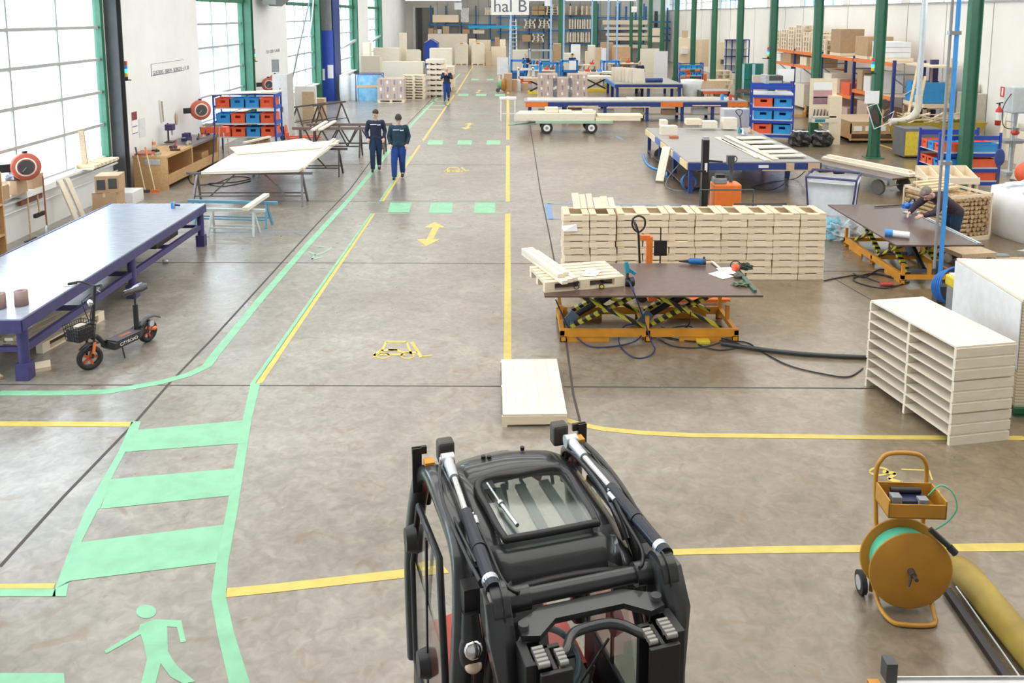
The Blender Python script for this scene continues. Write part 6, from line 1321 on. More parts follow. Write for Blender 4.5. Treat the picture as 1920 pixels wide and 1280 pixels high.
for k,(px,py,m_,lb) in enumerate(((1386,250,TEAL,'teal nail gun at the back of the big blue table'),(1393,254,ALU,'silver grinder at the back of the big blue table'),(1405,250,OLDW,'small brown tool at the back right of the big blue table'))):
    o=MB().cyl((0,0,.02),(.02,.05,.2),.05,.03).bar((0,0,.12),(.12,0,.08),.04).cyl((.1,-.05,.05),(.1,.05,.05),.05).build('hand_tool',m_); o.location=(*G(px,py,T0),T0); tag(o,lb,'tool')
hose('grey-blue cable hanging in a loop from the near left corner of the big blue table',[(1290,292,.75),(1270,312,.5),(1252,335,.2),(1252,352,.03),(1285,358),(1310,350,.05)],.013,mat('slate_cable',(.15,.20,.25),.4),'hanging_cable',cat='cable')
co=MB()
x,y=G(1290,358)
for k in range(4): co.tor((x+.01*k,y,.24),.19+.012*k,.013,24,6,M=RX(R(80))@RY(R(9*k)))
o=co.build('hose_coil',HBL); tag(o,'bright blue hose coil standing by the leg of the big blue table','hose')
hose('dark cable looping under the right end of the big blue table',[(1480,305,.6),(1478,335,.2),(1450,355,.02),(1410,352,.02),(1440,342,.02),(1490,335,.02),(1510,320,.3)],.012,BLACK,'power_cable',cat='cable')
plank('leaning_board','pale slatted board leaning on the left side of the big blue table',(4.15,22.6,.02),(4.45,23.3,.85),.22,.08,PALE,'board')
o=MB().cyl((0,0,.2),(.1,.3,.2),.17,.17,18).build('dark_tyre_wheel',RUB); o.location=(4.75,26.0,.0); o.location.z=.001; tag(o,'dark wheel under the left side of the big blue table','wheel')
hose('light blue hose lying along the left side of the big blue table',[(1206,290),(1212,305),(1225,315),(1248,322),(1250,330)],.03,SKY)
# ---- trailer with green frame
t=thing('timber_trailer','light green framed trailer loaded with timber in front of the long table','trailer',(2.25,32.6,0)); 
MB().b6(-1.15,2.95-1.15-.0,-.55,.55,.44,.5).b6(-1.15,1.8,-.58,-.55,.40,.5).build('green_frame',GRNL,t)
for x_ in (-.72,.98):
    for sy in (-1,1):
        w_=MB().cyl((x_,sy*.5-.07,.23),(x_,sy*.5+.07,.23),.23,.23,26).build('wheel',RUB,t); MB().cyl((x_,sy*.5-.08,.23),(x_,sy*.5+.08,.23),.13,.13,20).build('white_hub',WHITE,w_); MB().cyl((x_,sy*.5-.085,.23),(x_,sy*.5+.085,.23),.06,.06,14).build('hub_cap',MGREY,w_)
    MB().cyl((x_,-.5,.23),(x_,.5,.23),.03).b6(x_-.05,x_+.05,-.3,.3,.23,.44).build('axle',GRNL,t)
MB().path([(-1.1,-.3,.35),(-1.9,0,.3),(-1.1,.3,.35)],.025).cyl((-1.9,0,.3),(-2.2,0,.28),.03).build('drawbar',GRNL,t)
for r_ in range(3):
    for j in range(4):
        o=MB().b6(-1.5,1.5,-.12,.12,0,.09).build('beam',PALE); o.location=(1.85+.05*j,32.2+.26*j,.502+.092*r_); tag(o,'pale beam on the timber trailer, layer %d from below, %s from the front'%(r_+1,ORD[j+1]),'timber','beams on the trailer')
for r_ in range(2):
    for j in range(3):
        o=MB().b6(-.85,.85,-.12,.12,0,.1).build('short_beam',WOOD); o.location=(4.25+.1*r_,32.2+.27*j,.502+.102*r_); tag(o,'shorter beam overhanging the right end of the trailer, %s layer, %s from the front'%(['lower','upper'][r_],ORD[j+1]),'timber','short beams on the trailer')
for k,(px0,px1,h_) in enumerate(((1022,1046,.2),(1048,1072,.08),(1093,1112,.1))):
    X0,X1,Z0,Z1=RC(px0,200,px1,215,32.4); o=MB().b6(-(X1-X0)/2,(X1-X0)/2,0,.4,0,h_).build('pale_box',PALEW); o.location=((X0+X1)/2,32.3,.782); tag(o,['tall','low left','low right'][k]+' pale block on top of the trailer load','block')
# ---- white frame stand
t=thing('white_stand','white painted open stand beside the yellow line','stand',(-.0,36.3,0)); t.location.x=.05
for x_ in (-.3,.3):
    for y_ in (-.25,.25): MB().b6(x_-.03,x_+.03,y_-.03,y_+.03,0,.95).build('leg',WHITE,t)
MB().b6(-.36,.36,-.3,.3,.92,1.0).build('top_frame',WHITE,t); MB().b6(-.3,.3,-.26,-.24,.3,.34).b6(-.3,-.28,-.25,.25,.3,.34).b6(.28,.3,-.25,.25,.3,.34).build('stretcher',WHITE,t)
# ---- long blue and orange table
t=thing('long_table','very long grey-topped table with navy and orange apron across the bays','work table',(5.5,36.6,0)); hx=4.75
MB().b6(-hx,hx,-.75,.75,.82,.86).build('worktop',GREYTOP,t)
for a_,b_,m_ in ((-4.7,-3.75,ORNG),(-3.75,1.05,NAVY),(1.05,2.0,ORNG),(2.0,3.9,NAVY),(3.9,4.75,ORNG)): MB().b6(a_,b_,-.76,-.72,.62,.82).build('apron_panel',m_,t)
for x_ in (-4.5,-3.0,-1.3,.5,2.0,3.3,4.5): MB().b6(x_-.06,x_+.06,-.66,-.54,0,.82).b6(x_-.06,x_+.06,.5,.62,0,.82).build('leg',NAVY,t)
MB().b6(-4.6,4.6,-.2,.5,.2,.24).build('lower_shelf',WOOD,t); MB().add([],[])
for q in ((-2.9,-1.6,.62,.68),(-1.2,.6,.6,.64),(2.4,3.6,.66,.7)): MB().b6(q[0],q[1],-.79,-.76,q[2],q[3]).build('front_batten',STRAW,t)
for k in range(6):
    o=MB().b6(-2.3,2.3,-.05,.05,0,.05).build('long_batten',WHITE if k<3 else PALEW); o.location=(3.2+4.4*(k%2),36.2+.22*k,.862); tag(o,'long pale batten on the long table, %s half, %s row from the front'%(['left','right'][k%2],ORD[k+1]),'timber','battens on the long table')
for k in range(6):
    o=carton(.5+.08*(k%3),.4,.22+.05*(k%2),loc=(1.6+1.35*k,36.5,.241),m=[WOOD,CARD,WHITE][k%3],tape=False); tag(o,'box on the lower shelf of the long table, %s from the left'%ORD[k+1],'box','boxes under the long table')
for k,(x_,c_) in enumerate(((9.3,SKY),(9.65,RED),(9.9,DGREY))):
    o=MB().cyl((0,0,0),(0,0,.25),.08,.05).bar((0,0,.2),(.2,0,.15),.07).build('hand_tool',c_); o.location=(x_,36.4,.862); tag(o,['blue','red','dark'][k]+' power tool at the right end of the long table','tool')
pallettruck('dark handled pallet truck standing left of the blue crate shelf',(8.1,28.3,0),R(200),DGREY)
# ---- blue crate shelf (left of column) with printer and pegboard
t=shelfcart('royal blue shelf with crates and a printer on top, beside the third green column',(9.5,30.2,0),R(-14),1.4,1.3,2.1,(.35,.85,1.3,1.75),face='y')
for r_,(z_,cc) in enumerate(((1.30,(CRED,CBLUE)),(.85,(CBLUE,CBLUE)),(.35,(CRED,CBLUE)))):
    for k in range(2):
        c_=cc[k]; o=euro(c_,.6,1.1,.32,loc=(9.5-.32+.64*k,30.2-.0-.15*k,z_+.001),rz=R(-14)); tag(o,'large %s crate, %s, on the %s shelf beside the third green column'%('orange-red' if c_ is CRED else 'blue',['left','right'][k],['top','middle','lowest'][r_]),'crate','crates beside the third green column')
t=thing('printer','black and silver printer on top of the royal blue shelf','printer',(9.45,30.1,2.06)); t.location.z=2.10; MB().b6(-.3,.3,-.3,.3,0,.28).build('printer_body',DGREY,t,.02); MB().b6(-.32,-.2,-.31,.3,0,.3).b6(-.25,.25,-.33,-.3,.02,.1).build('silver_side',ALU,t)
o=MB().b6(-.3,.3,-.01,.01,0,.45).build('printed_sheet',PAPER); o.location=(10.2,30.9,2.1); tag(o,'white printed sheet standing behind the printer','sheet')
t=thing('tool_board','tall wooden tool board with shelves, photos and tools beside the blue shelf','tool board',(11.25,29.6,0)); MB().b6(-.62,.32,-.05,0,.75,2.3).b6(.0,.42,-.3,.3,0,1.7).build('board_body',WOOD,t); MB().b6(-.55,.25,-.3,-.05,.95,1.0).b6(-.6,.3,-.32,-.05,.78,.92).build('tool_shelf',PALE,t)
for z_,m_ in ((2.0,PAPER),(1.72,mat('pinkish_print',(.55,.30,.33),.6)),(1.5,mat('mauve_print',(.30,.18,.22),.6))): MB().b6(-.5,.15,-.06,-.05,z_-.1,z_+.16).build('pinned_print',m_,t)
for k in range(6): MB().cyl((-.5+.12*k,-.18,1.0),(-.45+.12*k,-.12,1.22),.03,.02).build('hung_tool',DGREY,t)
MB().b6(-.5,-.15,-.33,-.32,.8,.9).build('teal_label',TEAL,t)
for k in range(2):
    t=thing('black_bag',['left','right'][k]+' black folded bag on the floor in front of the blue shelf','bag',(10.15+.75*k,28.95,0)); crumple((0,0,.22),(.38,.30,.36),31+k,24,.14).build('bag_body',mat('shiny_black_foil',(.03,.03,.03),.3,var=.4,scale=6,bump=.5) if k==0 else bpy.data.materials['shiny_black_foil'],t); MB().b6(-.25,.2,-.2,.1,.52,.55).build('paper_on_top',PAPER,t)
# ---- papers and hooks on the near column
t=thing('pinned_papers','white sheets and an ornate ring board strapped to the second green column','papers',(11.3,26.36,0)); MB().b6(-.1,.35,-.02,0,1.75,2.15).build('white_sheet',PAPER,t)
MB().path([(.0,0,1.65),(.25,0,.95),(.75,0,1.15),(.85,0,1.5),(.5,0,1.3),(.3,0,1.75)],.02,8,closed=True).build('white_outline',WHITE,t); MB().ell((.55,0,1.72),(.11,.02,.17),16).ell((.25,0,1.35),(.12,.02,.28),16,0,RY(R(-25))).ell((.62,0,1.35),(.10,.02,.22),16,0,RY(R(20))).build('dark_hole',mat('dark_brown_felt',(.08,.06,.05),.8),t)
# ---- hal B sign, other signs
def hang(label,px0,py0,px1,py1,Y,body=None,nm='hanging_sign'):
    X0,X1,Z0,Z1=RC(px0,py0,px1,py1,Y); t=thing(nm,label,'sign',((X0+X1)/2,Y,Z0)); w_=(X1-X0)/2; h_=Z1-Z0
    MB().b6(-w_,w_,-.02,.02,0,h_).build('sign_panel',WHITE,t); b=MB()
    for sx in (-1,1): b=MB().cyl((sx*w_*.85,0,h_),(sx*w_*.85,0,6.28-Z0),.008).build('hanger',STEEL,t)
    if body: text(body,'sign_lettering',INKG,t,.56,(0,-.024,.27),(R(90),0,0),.001)
    return t
hang('white hanging sign with grey lettering hal B',921,-8,992,28,28,'hal B')
hang('small blank white hanging sign left of the lettered sign',852,5,866,18,50); hang('small white hanging sign right of the lettered sign',1021,-6,1032,11,45); hang('small white hanging sign before the timber racks at the right',1184,12,1194,23,60)
hang('white hanging sign above the second window bay',497,-6,508,6,40)
# ================================================================ far bays, racks and stock
def bx(name,label,cat,px0,py0,px1,py1,Y,d=1.,m=None,group=None,onfloor=False,bev=0):
    X0,X1,Z0,Z1=RC(px0,py0,px1,py1,Y)
    if onfloor or Z0<.05: Z0=.0
    o=MB().b6(-(X1-X0)/2,(X1-X0)/2,0,d,0,Z1-Z0).build(name,m or CARD,None,bev); o.location=((X0+X1)/2,Y,Z0+.001); return tag(o,label,cat,group)
def stackat(label,px0,py0,px1,py1,Y,n,d=.9,m=None,group=None,wob=.06,nm='pallet',cat='pallet'):
    X0,X1,Z0,Z1=RC(px0,py0,px1,py1,Y); Z0=max(Z0,0); h=(Z1-Z0)/n; w_=X1-X0
    for k in range(n):
        L_=w_*(1-wob*(k%3)); o=pallet(L_,d,m or WOOD,nm,None,4,h*.97); o.location=((X0+X1)/2+wob*.3*w_*((k%2)-.5),Y+d/2,Z0+h*k+.001); tag(o,'%s, %s from the top'%(label,ORD[n-k]) if n<14 else label,cat,group or label)
def cantirack(label,X0,X1,posts,levels,Y,d=1.3,m=None,h=5.4):
    t=thing('storage_rack',label,'rack',((X0+X1)/2,Y,0)); c=(X0+X1)/2
    for x in posts: MB().b6(x-c-.07,x-c+.07,d-.15,d,0,h).build('upright',m,t)
    for z in levels:
        MB().b6(X0-c,X1-c,0,.08,z-.14,z).b6(X0-c,X1-c,d-.2,d-.12,z-.14,z).build('beam',m,t)
        for x in posts: MB().b6(x-c-.05,x-c+.05,0,d,z-.12,z-.02).build('arm',m,t)
    return t
RB=mat('petrol_rack_blue',(.03,.16,.38),.45,var=.1)
Yb=82.2
cantirack('petrol blue rack on the far wall, left section with the cyan cover',-7.6,-1.0,(-7.4,-5.9,-4.4,-3.0,-1.6),(3.62,2.15),Yb,m=RB)
cantirack('petrol blue rack on the far wall, behind the lettered sign',-1.0,4.0,(-.6,.8,2.2,3.6),(4.3,2.9),Yb,m=RB,h=5.6)
cantirack('petrol blue pallet rack on the far wall, left middle section',4.0,8.6,(4.1,6.2,8.5),(4.3,3.05,1.75),Yb,m=RB,h=5.6)
cantirack('petrol blue pallet rack on the far wall, right middle section',8.9,13.4,(8.9,11.,13.4),(4.3,3.05,1.75),Yb,m=RB,h=5.6)
cantirack('petrol blue timber rack on the far wall at the right',14.0,15.8,(14.1,15.7),(3.9,3.3,2.7,2.1),Yb-.0,m=RB,h=5.2)
Yf=82.3
g='cartons on the far wall rack'
# open shelf crate and foil roll
bx('long_crate','long open-fronted crate on the upper left of the far rack','crate',811,28,860,42,Yf,.9,WOOD)
t=bx('foil_roll','silver foil-wrapped drum on the upper left of the far rack','drum',864,15,879,42,Yf,.8,mat('crumpled_foil',(.75,.75,.75),.25,.8,var=.3,bump=1.))
for k,(a,b_,c_,d_) in enumerate(((803,53,813,63),(814,56,819,63),(820,55,828,63),(830,49,842,63),(867,55,881,63),(887,56,908,63))): bx('cardboard_box','box on the lower left shelf of the far rack, %s from the left'%ORD[k+1],'box',a,b_,c_,d_,Yf,.8,[CARD,CARD,WHITE,OLDW,CARD,PALE][k],g)
o=bx('cyan_cover','long cyan tarpaulin-wrapped load across the far rack','load',878,48,974,53,Yf-.2,.9,SKY); bpy.data.objects[o.name].data.materials[0]=mat('cyan_tarp',(.02,.38,.70),.4)
for k,(a,b_,c_,d_) in enumerate(((909,14,921,28),)): stackat('pallet in the pile left of the lettered sign',a,b_,c_,d_,Yf,4,.9)
for i in range(2):
    for j in range(2): bx('carton','carton in the block of four right of the lettered sign, %s row, %s'%(['upper','lower'][i],['left','right'][j]),'box',997+12.5*j,11+9*i,1008.5+12.5*j,18.5+9.5*i,Yf,.9,CARD,g)
stackat('wrapped pallet on the top level of the far rack, left',1024,8,1048,28,Yf,4,1.,WOOD)
stackat('long pallet on the top level of the far rack, middle',1057,11,1082,28,Yf,6,1.,WOOD,wob=.02); stackat('long pallet on the top level of the far rack, right',1090,11,1110,28,Yf,6,1.,WOOD,wob=.02)
stackat('pallet on the second level of the far rack, first pile',983,35,1004,53,Yf,4,1.,PALE,wob=.12); stackat('pallet on the second level of the far rack, second pile',1010,35,1031,53,Yf,4,1.,PALE,wob=.12)
stackat('pallet on the second level of the far rack, third pile',1067,35,1080,54,Yf,5,1.,PALE,wob=.0); stackat('pallet on the second level of the far rack, fourth pile',1082,36,1094,54,Yf,5,1.,PALE,wob=.0); stackat('pallet on the second level of the far rack, fifth pile',1095,36,1108,54,Yf,5,1.,PALE,wob=.0)
bx('cardboard_box','large plain carton on the third level of the far rack','box',979,65,995,78,Yf,1.,CARD); stackat('pallet on the third level of the far rack, first pile',998,60,1020,79,Yf,5,1.,PALE,wob=.12)
stackat('pallet on the third level of the far rack, second pile',1063,60,1076,79,Yf,5,1.,PALE,wob=0); stackat('pallet on the third level of the far rack, third pile',1077,60,1091,79,Yf,5,1.,PALE,wob=0); stackat('pallet on the third level of the far rack, fourth pile',1092,60,1106,79,Yf,5,1.,PALE,wob=0)
for k,(y0_,y1_) in enumerate(((38,46),(51,56),(62,67),(69,76),(84,90))): bx('timber_bundle','long timber bundle on the far right rack, %s from the top'%ORD[k+1],'timber',1130+3*k,y0_,1214,y1_,Yf-.3,.8,WOOD)
for k,(a,b_,c_,d_) in enumerate(((1218,53,1245,67),(1218,70,1244,79))): bx('board_bundle',['upper','lower'][k]+' bundle of boards in the far right corner','timber',a,b_,c_,d_,79,1.,WOOD)
bx('dark_duct_panel','narrow dark wall panel in the far right corner','panel',1228,21,1233,52,83.9,.08,DGREY)
for k,x in enumerate((1155,1173,1191,1210)): bx('blue_wall_slot','narrow blue upright slot on the far right wall, %s from the left'%ORD[k+1],'slot',x,12,x+2.6,37,83.92,.06,RB)
# big cabinets and goods at floor level of the far end
bx('long_cabinet','long pale panelled cabinet under the far left rack','cabinet',802,64,876,118,80,1.6,PALE,None,True)
t=thing('blue_house_bin','blue gabled container left of the far cabinet','container',(*G(808,106),0)); t.location=(D(808,100,Y=74).x,74,0)
X0,X1,Z0,Z1=RC(794,73,820,106,74); w_=(X1-X0)/2; MB().add([(-w_,0,0),(w_,0,0),(w_,0,Z1-.35),(0,0,Z1),(-w_,0,Z1-.35),(-w_,1.5,0),(w_,1.5,0),(w_,1.5,Z1-.35),(0,1.5,Z1),(-w_,1.5,Z1-.35)],[(0,1,2,3,4),(9,8,7,6,5),(1,6,7,2),(0,4,9,5),(2,7,8,3),(3,8,9,4)]).build('container_body',BLUE,t); MB().bar((-w_,-.02,Z1-.35),(0,-.02,Z1),.1,.04).bar((0,-.02,Z1),(w_,-.02,Z1-.35),.1,.04).build('grey_trim',ALU,t)
for k,(a,c_) in enumerate(((853,878),(884,909))):
    t=thing('arched_crate',['left','right'][k]+' tall arched-top crate on a pallet at the end of the lane','crate',(D((a+c_)/2,118,Y=77).x,77,0)); X0,X1,Z0,Z1=RC(a,80,c_,118,77); w_=(X1-X0)/2
    pts=[(-w_,.16),(w_,.16),(w_,Z1-.3)]+[(w_*math.cos(q*math.pi/8)*.96,Z1-.3+.3*math.sin(q*math.pi/8)) for q in range(1,8)]+[(-w_,Z1-.3)]
    MB().prism(pts,0,1.2,0,Matrix(((1,0,0,0),(0,0,1,0),(0,1,0,0),(0,0,0,1)))).build('crate_body',PALE,t); pallet(2*w_,1.2,WOOD,'pallet_base',t); MB().b6(-.15,.15,-.02,.0,Z1-.12,Z1-.0).build('orange_mark',ORNY,t)
for k,(a,b_,c_,d_,m_) in enumerate(((879,73,892,84,WOOD),(893,75,920,98,WOOD),(911,97,922,114,OLDW),(921,88,949,114,WOOD),(937,74,948,88,PALE),(928,70,936,79,CARD))): bx('wooden_box','box in the group right of the arched crates, %s from the left'%ORD[k+1],'box',a,b_,c_,d_,[78.4,79.4,76.,77.2,78.2,80.4][k],.8,m_,'boxes right of the arched crates',True)
bx('long_tan_box','tan padded bench-like box under the ladder','box',961,94,990,104,70,1.,PALE,None,True)
t=thing('ladder','aluminium ladder leaning against the far rack under the sign','ladder',(D(962,100,Y=76).x,76,0)); X0,X1,Z0,Z1=RC(958,51,966,104,76); w_=.35
MB().bar((-w_,-.8,0),(-w_+.1,.8,4.1),.07).bar((w_,-.8,0),(w_-.1,.8,4.1),.07).build('stile',ALU,t)
for q in range(11): MB().cyl((-w_,-.8+.145*q,.3+.36*q),(w_,-.8+.145*q,.3+.36*q),.03).build('rung',ALU,t)
for k,(px,Y_) in enumerate(((958,58),(1033,60),(1057,62),(1110,66),(1140,62),(1157,60),(1033,76))):
    x=D(px,60,Y=Y_).x; t=thing('supply_drop','pale blue vertical supply pipe in the far bays, %s from the left'%ORD[k+1],'pipe',(x,Y_,0),0,'pale blue supply pipes'); MB().cyl((0,0,.8),(0,0,6.2),.06,.06,10).build('pipe',mat('pale_blue_pipe',(.30,.50,.75),.4) if k==0 else bpy.data.materials['pale_blue_pipe'],t)
for k,(px,Y_) in enumerate(((1051,79),(1115,79))):
    x=D(px,60,Y=Y_).x; t=thing('steel_column','dark green column in front of the far rack, %s one'%['left','right'][k],'column',(x,Y_,0)); t['kind']='structure'; MB().b6(-.2,.2,-.2,.2,0,6.28).build('shaft',GREEN,t)
# ---- blue press frames and workstations in the far middle
FB=mat('frame_blue',(.02,.22,.62),.4)
def gantry(label,px0,px1,py0,py1,Y,d=1.5,extra=None,m=None):
    X0,X1,Z0,Z1=RC(px0,py0,px1,py1,Y); w_=(X1-X0)/2; t=thing('press_machine',label,'machine',((X0+X1)/2,Y,0)); h=Z1
    for sx in (-1,1):
        for y_ in (0,d): MB().b6(sx*w_-.06,sx*w_+.06,y_-.06,y_+.06,0,h).build('post',m or FB,t)
        MB().b6(sx*w_-.05,sx*w_+.05,0,d,h-.12,h).build('side_beam',m or FB,t)
    for z_ in (h-.12,.5*h): MB().b6(-w_,w_,-.06,.0,z_,z_+.14).build('cross_beam',m or FB,t)
    MB().b6(-w_*.9,w_*.9,.2,d-.2,.3,.5*h).build('machine_bed',extra or CRED,t); return t
gantry('bright blue machine frame left of the second supply pipe',959,985,112,152,54,extra=mat('machine_bed_blue',(.03,.16,.35),.5)); gantry('bright blue machine frame holding a white screen',1054,1082,113,143,56,extra=NAVY); gantry('bright blue machine frame before the white upright board',1132,1160,114,140,56,extra=OLDW); gantry('orange and white wire cage machine in the far middle',972,1000,128,155,52,1.2,CRED,WHITE); gantry('blue barred cage cart behind the wrapped pallets',1014,1046,117,150,51,1.4,mat('violet_goods',(.35,.33,.50),.6))
gantry('cyan draped press at the back with white bars',994,1034,93,116,68,2.,mat('cyan_drape',(.02,.30,.52),.5),ALU)
o=bx('white_screen','white upright screen hung in the blue machine frame','screen',1067,114,1080,131,55.8,.06,PAPER); bx('white_board','tall narrow white board standing in the far middle','board',1128,90,1136,142,57,.1,WHITE)
bx('white_door_leaf','white door leaf on a blue cart at the left of the far machines','door',932,108,953,145,55,.12,WHITE,None,True); MBt=MB()
t=thing('strapping_cart','small ochre strapping reel cart far down the lane beside the cartons','cart',(*G(944,168),0)); t.location=(D(942,168,Y=50).x,50,0); t.rotation_euler[2]=R(62); MB().lathe([(0,-.02),(.38,-.02),(.38,.02),(0,.02)],26,Matrix.Translation((0,-.1,.42))@RX(R(90))@RY(0)).build('flange',REELY,t); MB().lathe([(.3,-.1),(.3,.1)],22,Matrix.Translation((0,.02,.42))@RX(R(90))).build('green_band_roll',TGRN,t); MB().cyl((-.4,.1,.12),(-.34,.1,.12),.12,.12,16).build('wheel',DGREY,t); MB().path([(-.2,.2,.1),(-.2,.2,1.),(.2,.2,1.),(.2,.2,.1)],.03).build('frame',REELY,t)
for k,(a,b_,c_,d_,m_) in enumerate(((945,138,960,166,CARD),(960,150,970,165,CARD),(968,151,976,162,WHITE),(980,156,990,168,CARD))): bx('cardboard_box','cardboard box beside the small far reel cart, %s from the left'%ORD[k+1],'box',a,b_,c_,d_,50.2+.2*k,.8,m_,'boxes beside the far reel cart',True)
# wrapped pallets of cartons
for k,(px,lb) in enumerate(((1027,'left'),(1054,'middle'),(1083,'right'))):
    x=D(px,187,Y=45.2).x; n_=4 if k!=1 else 3
    boxload(x,45.6,3,n_,.34,1.22/4 if k!=1 else .34,.8,'%s wrapped load behind the long table'%lb,'cartons in the %s wrapped load'%lb)
    o=MB().b6(-.54,.54,-.44,.44,.14,.15+(1.24 if k!=1 else 1.05)).build('stretch_wrap',FILMW); o.location=(x,45.6,.012); tag(o,'clear film around the %s wrapped pallet load behind the long table'%lb,'film')
# scissor tables far, white crates on blue table
for k,(px,py) in enumerate(((1118,165),(1010,165),(1165,142))):
    x=D(px,py,Y=50+k).x; t=thing('lift_table',['far yellow scissor lift behind the right wrapped load','far yellow scissor lift behind the left wrapped load','far scissor lift behind the row of white frames'][k],'lift table',(x,[50.5,48.9,54.6][k],0)); MB().b6(-.7,.7,-.4,.4,0,.15).build('base_frame',YEL,t); MB().bar((-.6,-.3,.15),(.6,-.3,.75),.09).bar((.6,-.25,.15),(-.6,-.25,.75),.09).build('scissor_arm',BLACK,t); MB().b6(-.95,.95,-.5,.5,.75,.9).build('tabletop',[PALE,OLDW,PALE][k],t)
t=thing('blue_bench','blue framed grey bench behind the long table with rolled film and white frames','workbench',(7.5,46.5,0)); MB().b6(-1.75,1.75,-1.9,2.6,.84,.9).build('worktop',GREYTOP,t); MB().b6(-1.78,1.78,-1.93,-1.88,.68,.86).build('apron',NAVY,t); MB().b6(-1.8,-1.74,-1.9,2.6,.68,.86).build('side_apron',FB,t)
for x_ in (-1.65,-.0,1.65):
    for y_ in (-1.8,.3,2.4): MB().b6(x_-.07,x_+.07,y_-.07,y_+.07,0,.84).build('leg',NAVY,t)
MB().b6(-1.6,1.5,-1.97,-1.93,.66,.72).build('front_batten',STRAW,t)
for k in range(7):
    o=MB().b6(-.3,.3,-.04,.04,0,.75).b6(-.22,.22,-.06,-.04,.1,.65).build('panel_frame_box',PALEW); o.location=(6.1+.16*k,46.9-.27*k,.902); tag(o,'white upright frame on the blue bench, %s from the back'%ORD[k+1],'frame','white frames on the blue bench')
o=MB().cyl((-.45,0,.13),(.45,.1,.13),.12,.12,16).build('blue_roll',NAVY); o.location=(7.9,45.3,.902); tag(o,'navy roll lying on the blue bench','roll')
t=thing('white_basket','round woven white basket sack at the right end of the blue bench','basket',(*G(1270,182),0)); t.location=(9.95,45.4,0); MB().lathe([(.35,0),(.5,.3),(.55,.8),(.62,1.05),(.0,1.1)],20).build('basket_body',WBAG,t)
t=thing('grey_cart','grey sheet cart with orange edge right of the woven basket','cart',(10.9,44.6,0)); MB().b6(-.75,.75,-.7,.5,.55,.6).build('sheet',ALU,t); MB().b6(-.7,.6,-.74,-.7,.42,.55).build('orange_edge',CRED,t); MB().b6(-.75,-.6,-.6,.4,0,.55).b6(.6,.75,-.6,.4,0,.55).build('cart_leg',DGREY,t); MB().b6(-.7,.8,.5,.55,.5,1.0).build('back_board',OLDW,t)
J4=dict(WALK); J4.update(elL=(-.25,-.10,1.15),wrL=(-.1,-.32,1.12),elR=(.25,-.10,1.15),wrR=(.1,-.32,1.12),face=(0,-.8,-.5))
person('person','bald worker in navy sweater standing left of the blue bin shelf',(D(1200,150,Y=51).x,51.2,0),0,J4,JNAVY,TRD,'none',HAIRD,1.0,marks=False,vox=.016)
person('person','distant worker behind the blue machine frame at the left of the far bays',(D(986,120,Y=60).x,60,0),R(20),J4,JNAVY,TRB,'fringe',HAIRD,1.0,marks=False,vox=.02)
person('person','distant dark-haired worker behind the white screen',(D(1073,118,Y=60.5).x,60.5,0),R(10),J4,JNAVY,TRD,'short',HAIRD,1.0,marks=False,vox=.02)
t=shelfcart('blue bin shelf left of the broad green column',(10.75,49.6,0),0,1.35,.6,1.75,(.55,1.0,1.4),m=BLUE)
for k in range(8):
    c_=CRED if k==5 else CBLUE; o=euro(c_,.3,.5,.2,'small_crate',(10.3+.31*(k%4),49.6,(1.401 if k<4 else 1.001))); tag(o,'small %s crate, %s from left, %s shelf by the broad green column'%('red' if k==5 else 'blue',ORD[k%4+1],['upper','middle'][k//4]),'crate','small crates of the far bin shelf')
bx('plywood_sheet','tall pale plywood sheet standing behind the bin shelf','sheet',1201,91,1235,135,53,.08,PALE,None,True); bx('plywood_sheet','white sheet leaning in front of the tall plywood sheet','sheet',1227,96,1252,110,52.3,.08,WHITE,None,True)
# mixed worktops with tools in the far bays
for k,(px0,px1,py,Y_) in enumerate(((1040,1120,112,62),(1140,1200,108,64),(1085,1130,128,54),(1160,1200,122,55),(990,1012,113,62),(1000,1040,123,56))):
    X0=D(px0,py,Y=Y_).x; X1=D(px1,py,Y=Y_).x; t=thing('far_workbench','pale workbench in the far bays, %s of six'%ORD[k+1],'workbench',((X0+X1)/2,Y_,0),0); w_=(X1-X0)/2
    MB().b6(-w_,w_,-.5,.6,.85,.92).build('worktop',[PALE,WOOD][k%2],t)
    for sx in (-1,1): MB().b6(sx*w_*.9-.05,sx*w_*.9+.05,-.4,.5,0,.85).build('leg',WOOD,t)
    for q in range(4):
        o=MB().b6(-.15,.15,-.15,.15,0,.14).cyl((0,0,.1),(.1,0,.35),.05,.03).build('bench_tool',[DGREY,SKY,STEEL,RED][(q+k)%4]); o.location=(X0+(X1-X0)*(q+.5)/4,Y_,.922); tag(o,'%s tool on the %s far workbench, %s from the left'%(['dark','blue','grey','red'][(q+k)%4],ORD[k+1],ORD[q+1]),'tool','tools on the far workbenches')
for k,(a,b_,c_,d_,m_) in enumerate(((1038,82,1052,98,CARD),(1099,97,1120,108,WOOD),(1128,80,1150,97,CARD),(1150,88,1182,100,CARD),(1104,85,1116,94,PALE),(1072,84,1088,98,WHITE),(1058,100,1078,112,PALE),(1117,90,1130,112,OLDW),(1105,134,1130,150,PALE),(1068,135,1100,143,WOOD))): bx('stock_box',['brown carton in front of the far rack below the cyan press','wooden box right of the barred cage cart','brown carton between the two far green columns','large brown carton before the far right timber rack','pale box left of the tall white narrow board','white box behind the distant dark-haired worker','pale sheet goods above the white screen','dark wooden stack beside the tall white narrow board','pale box under the tall narrow board','timber block right of the wrapped loads'][k],'box',a,b_,c_,d_,68-1.1*k,.9,m_,'goods in the far middle bays',True)
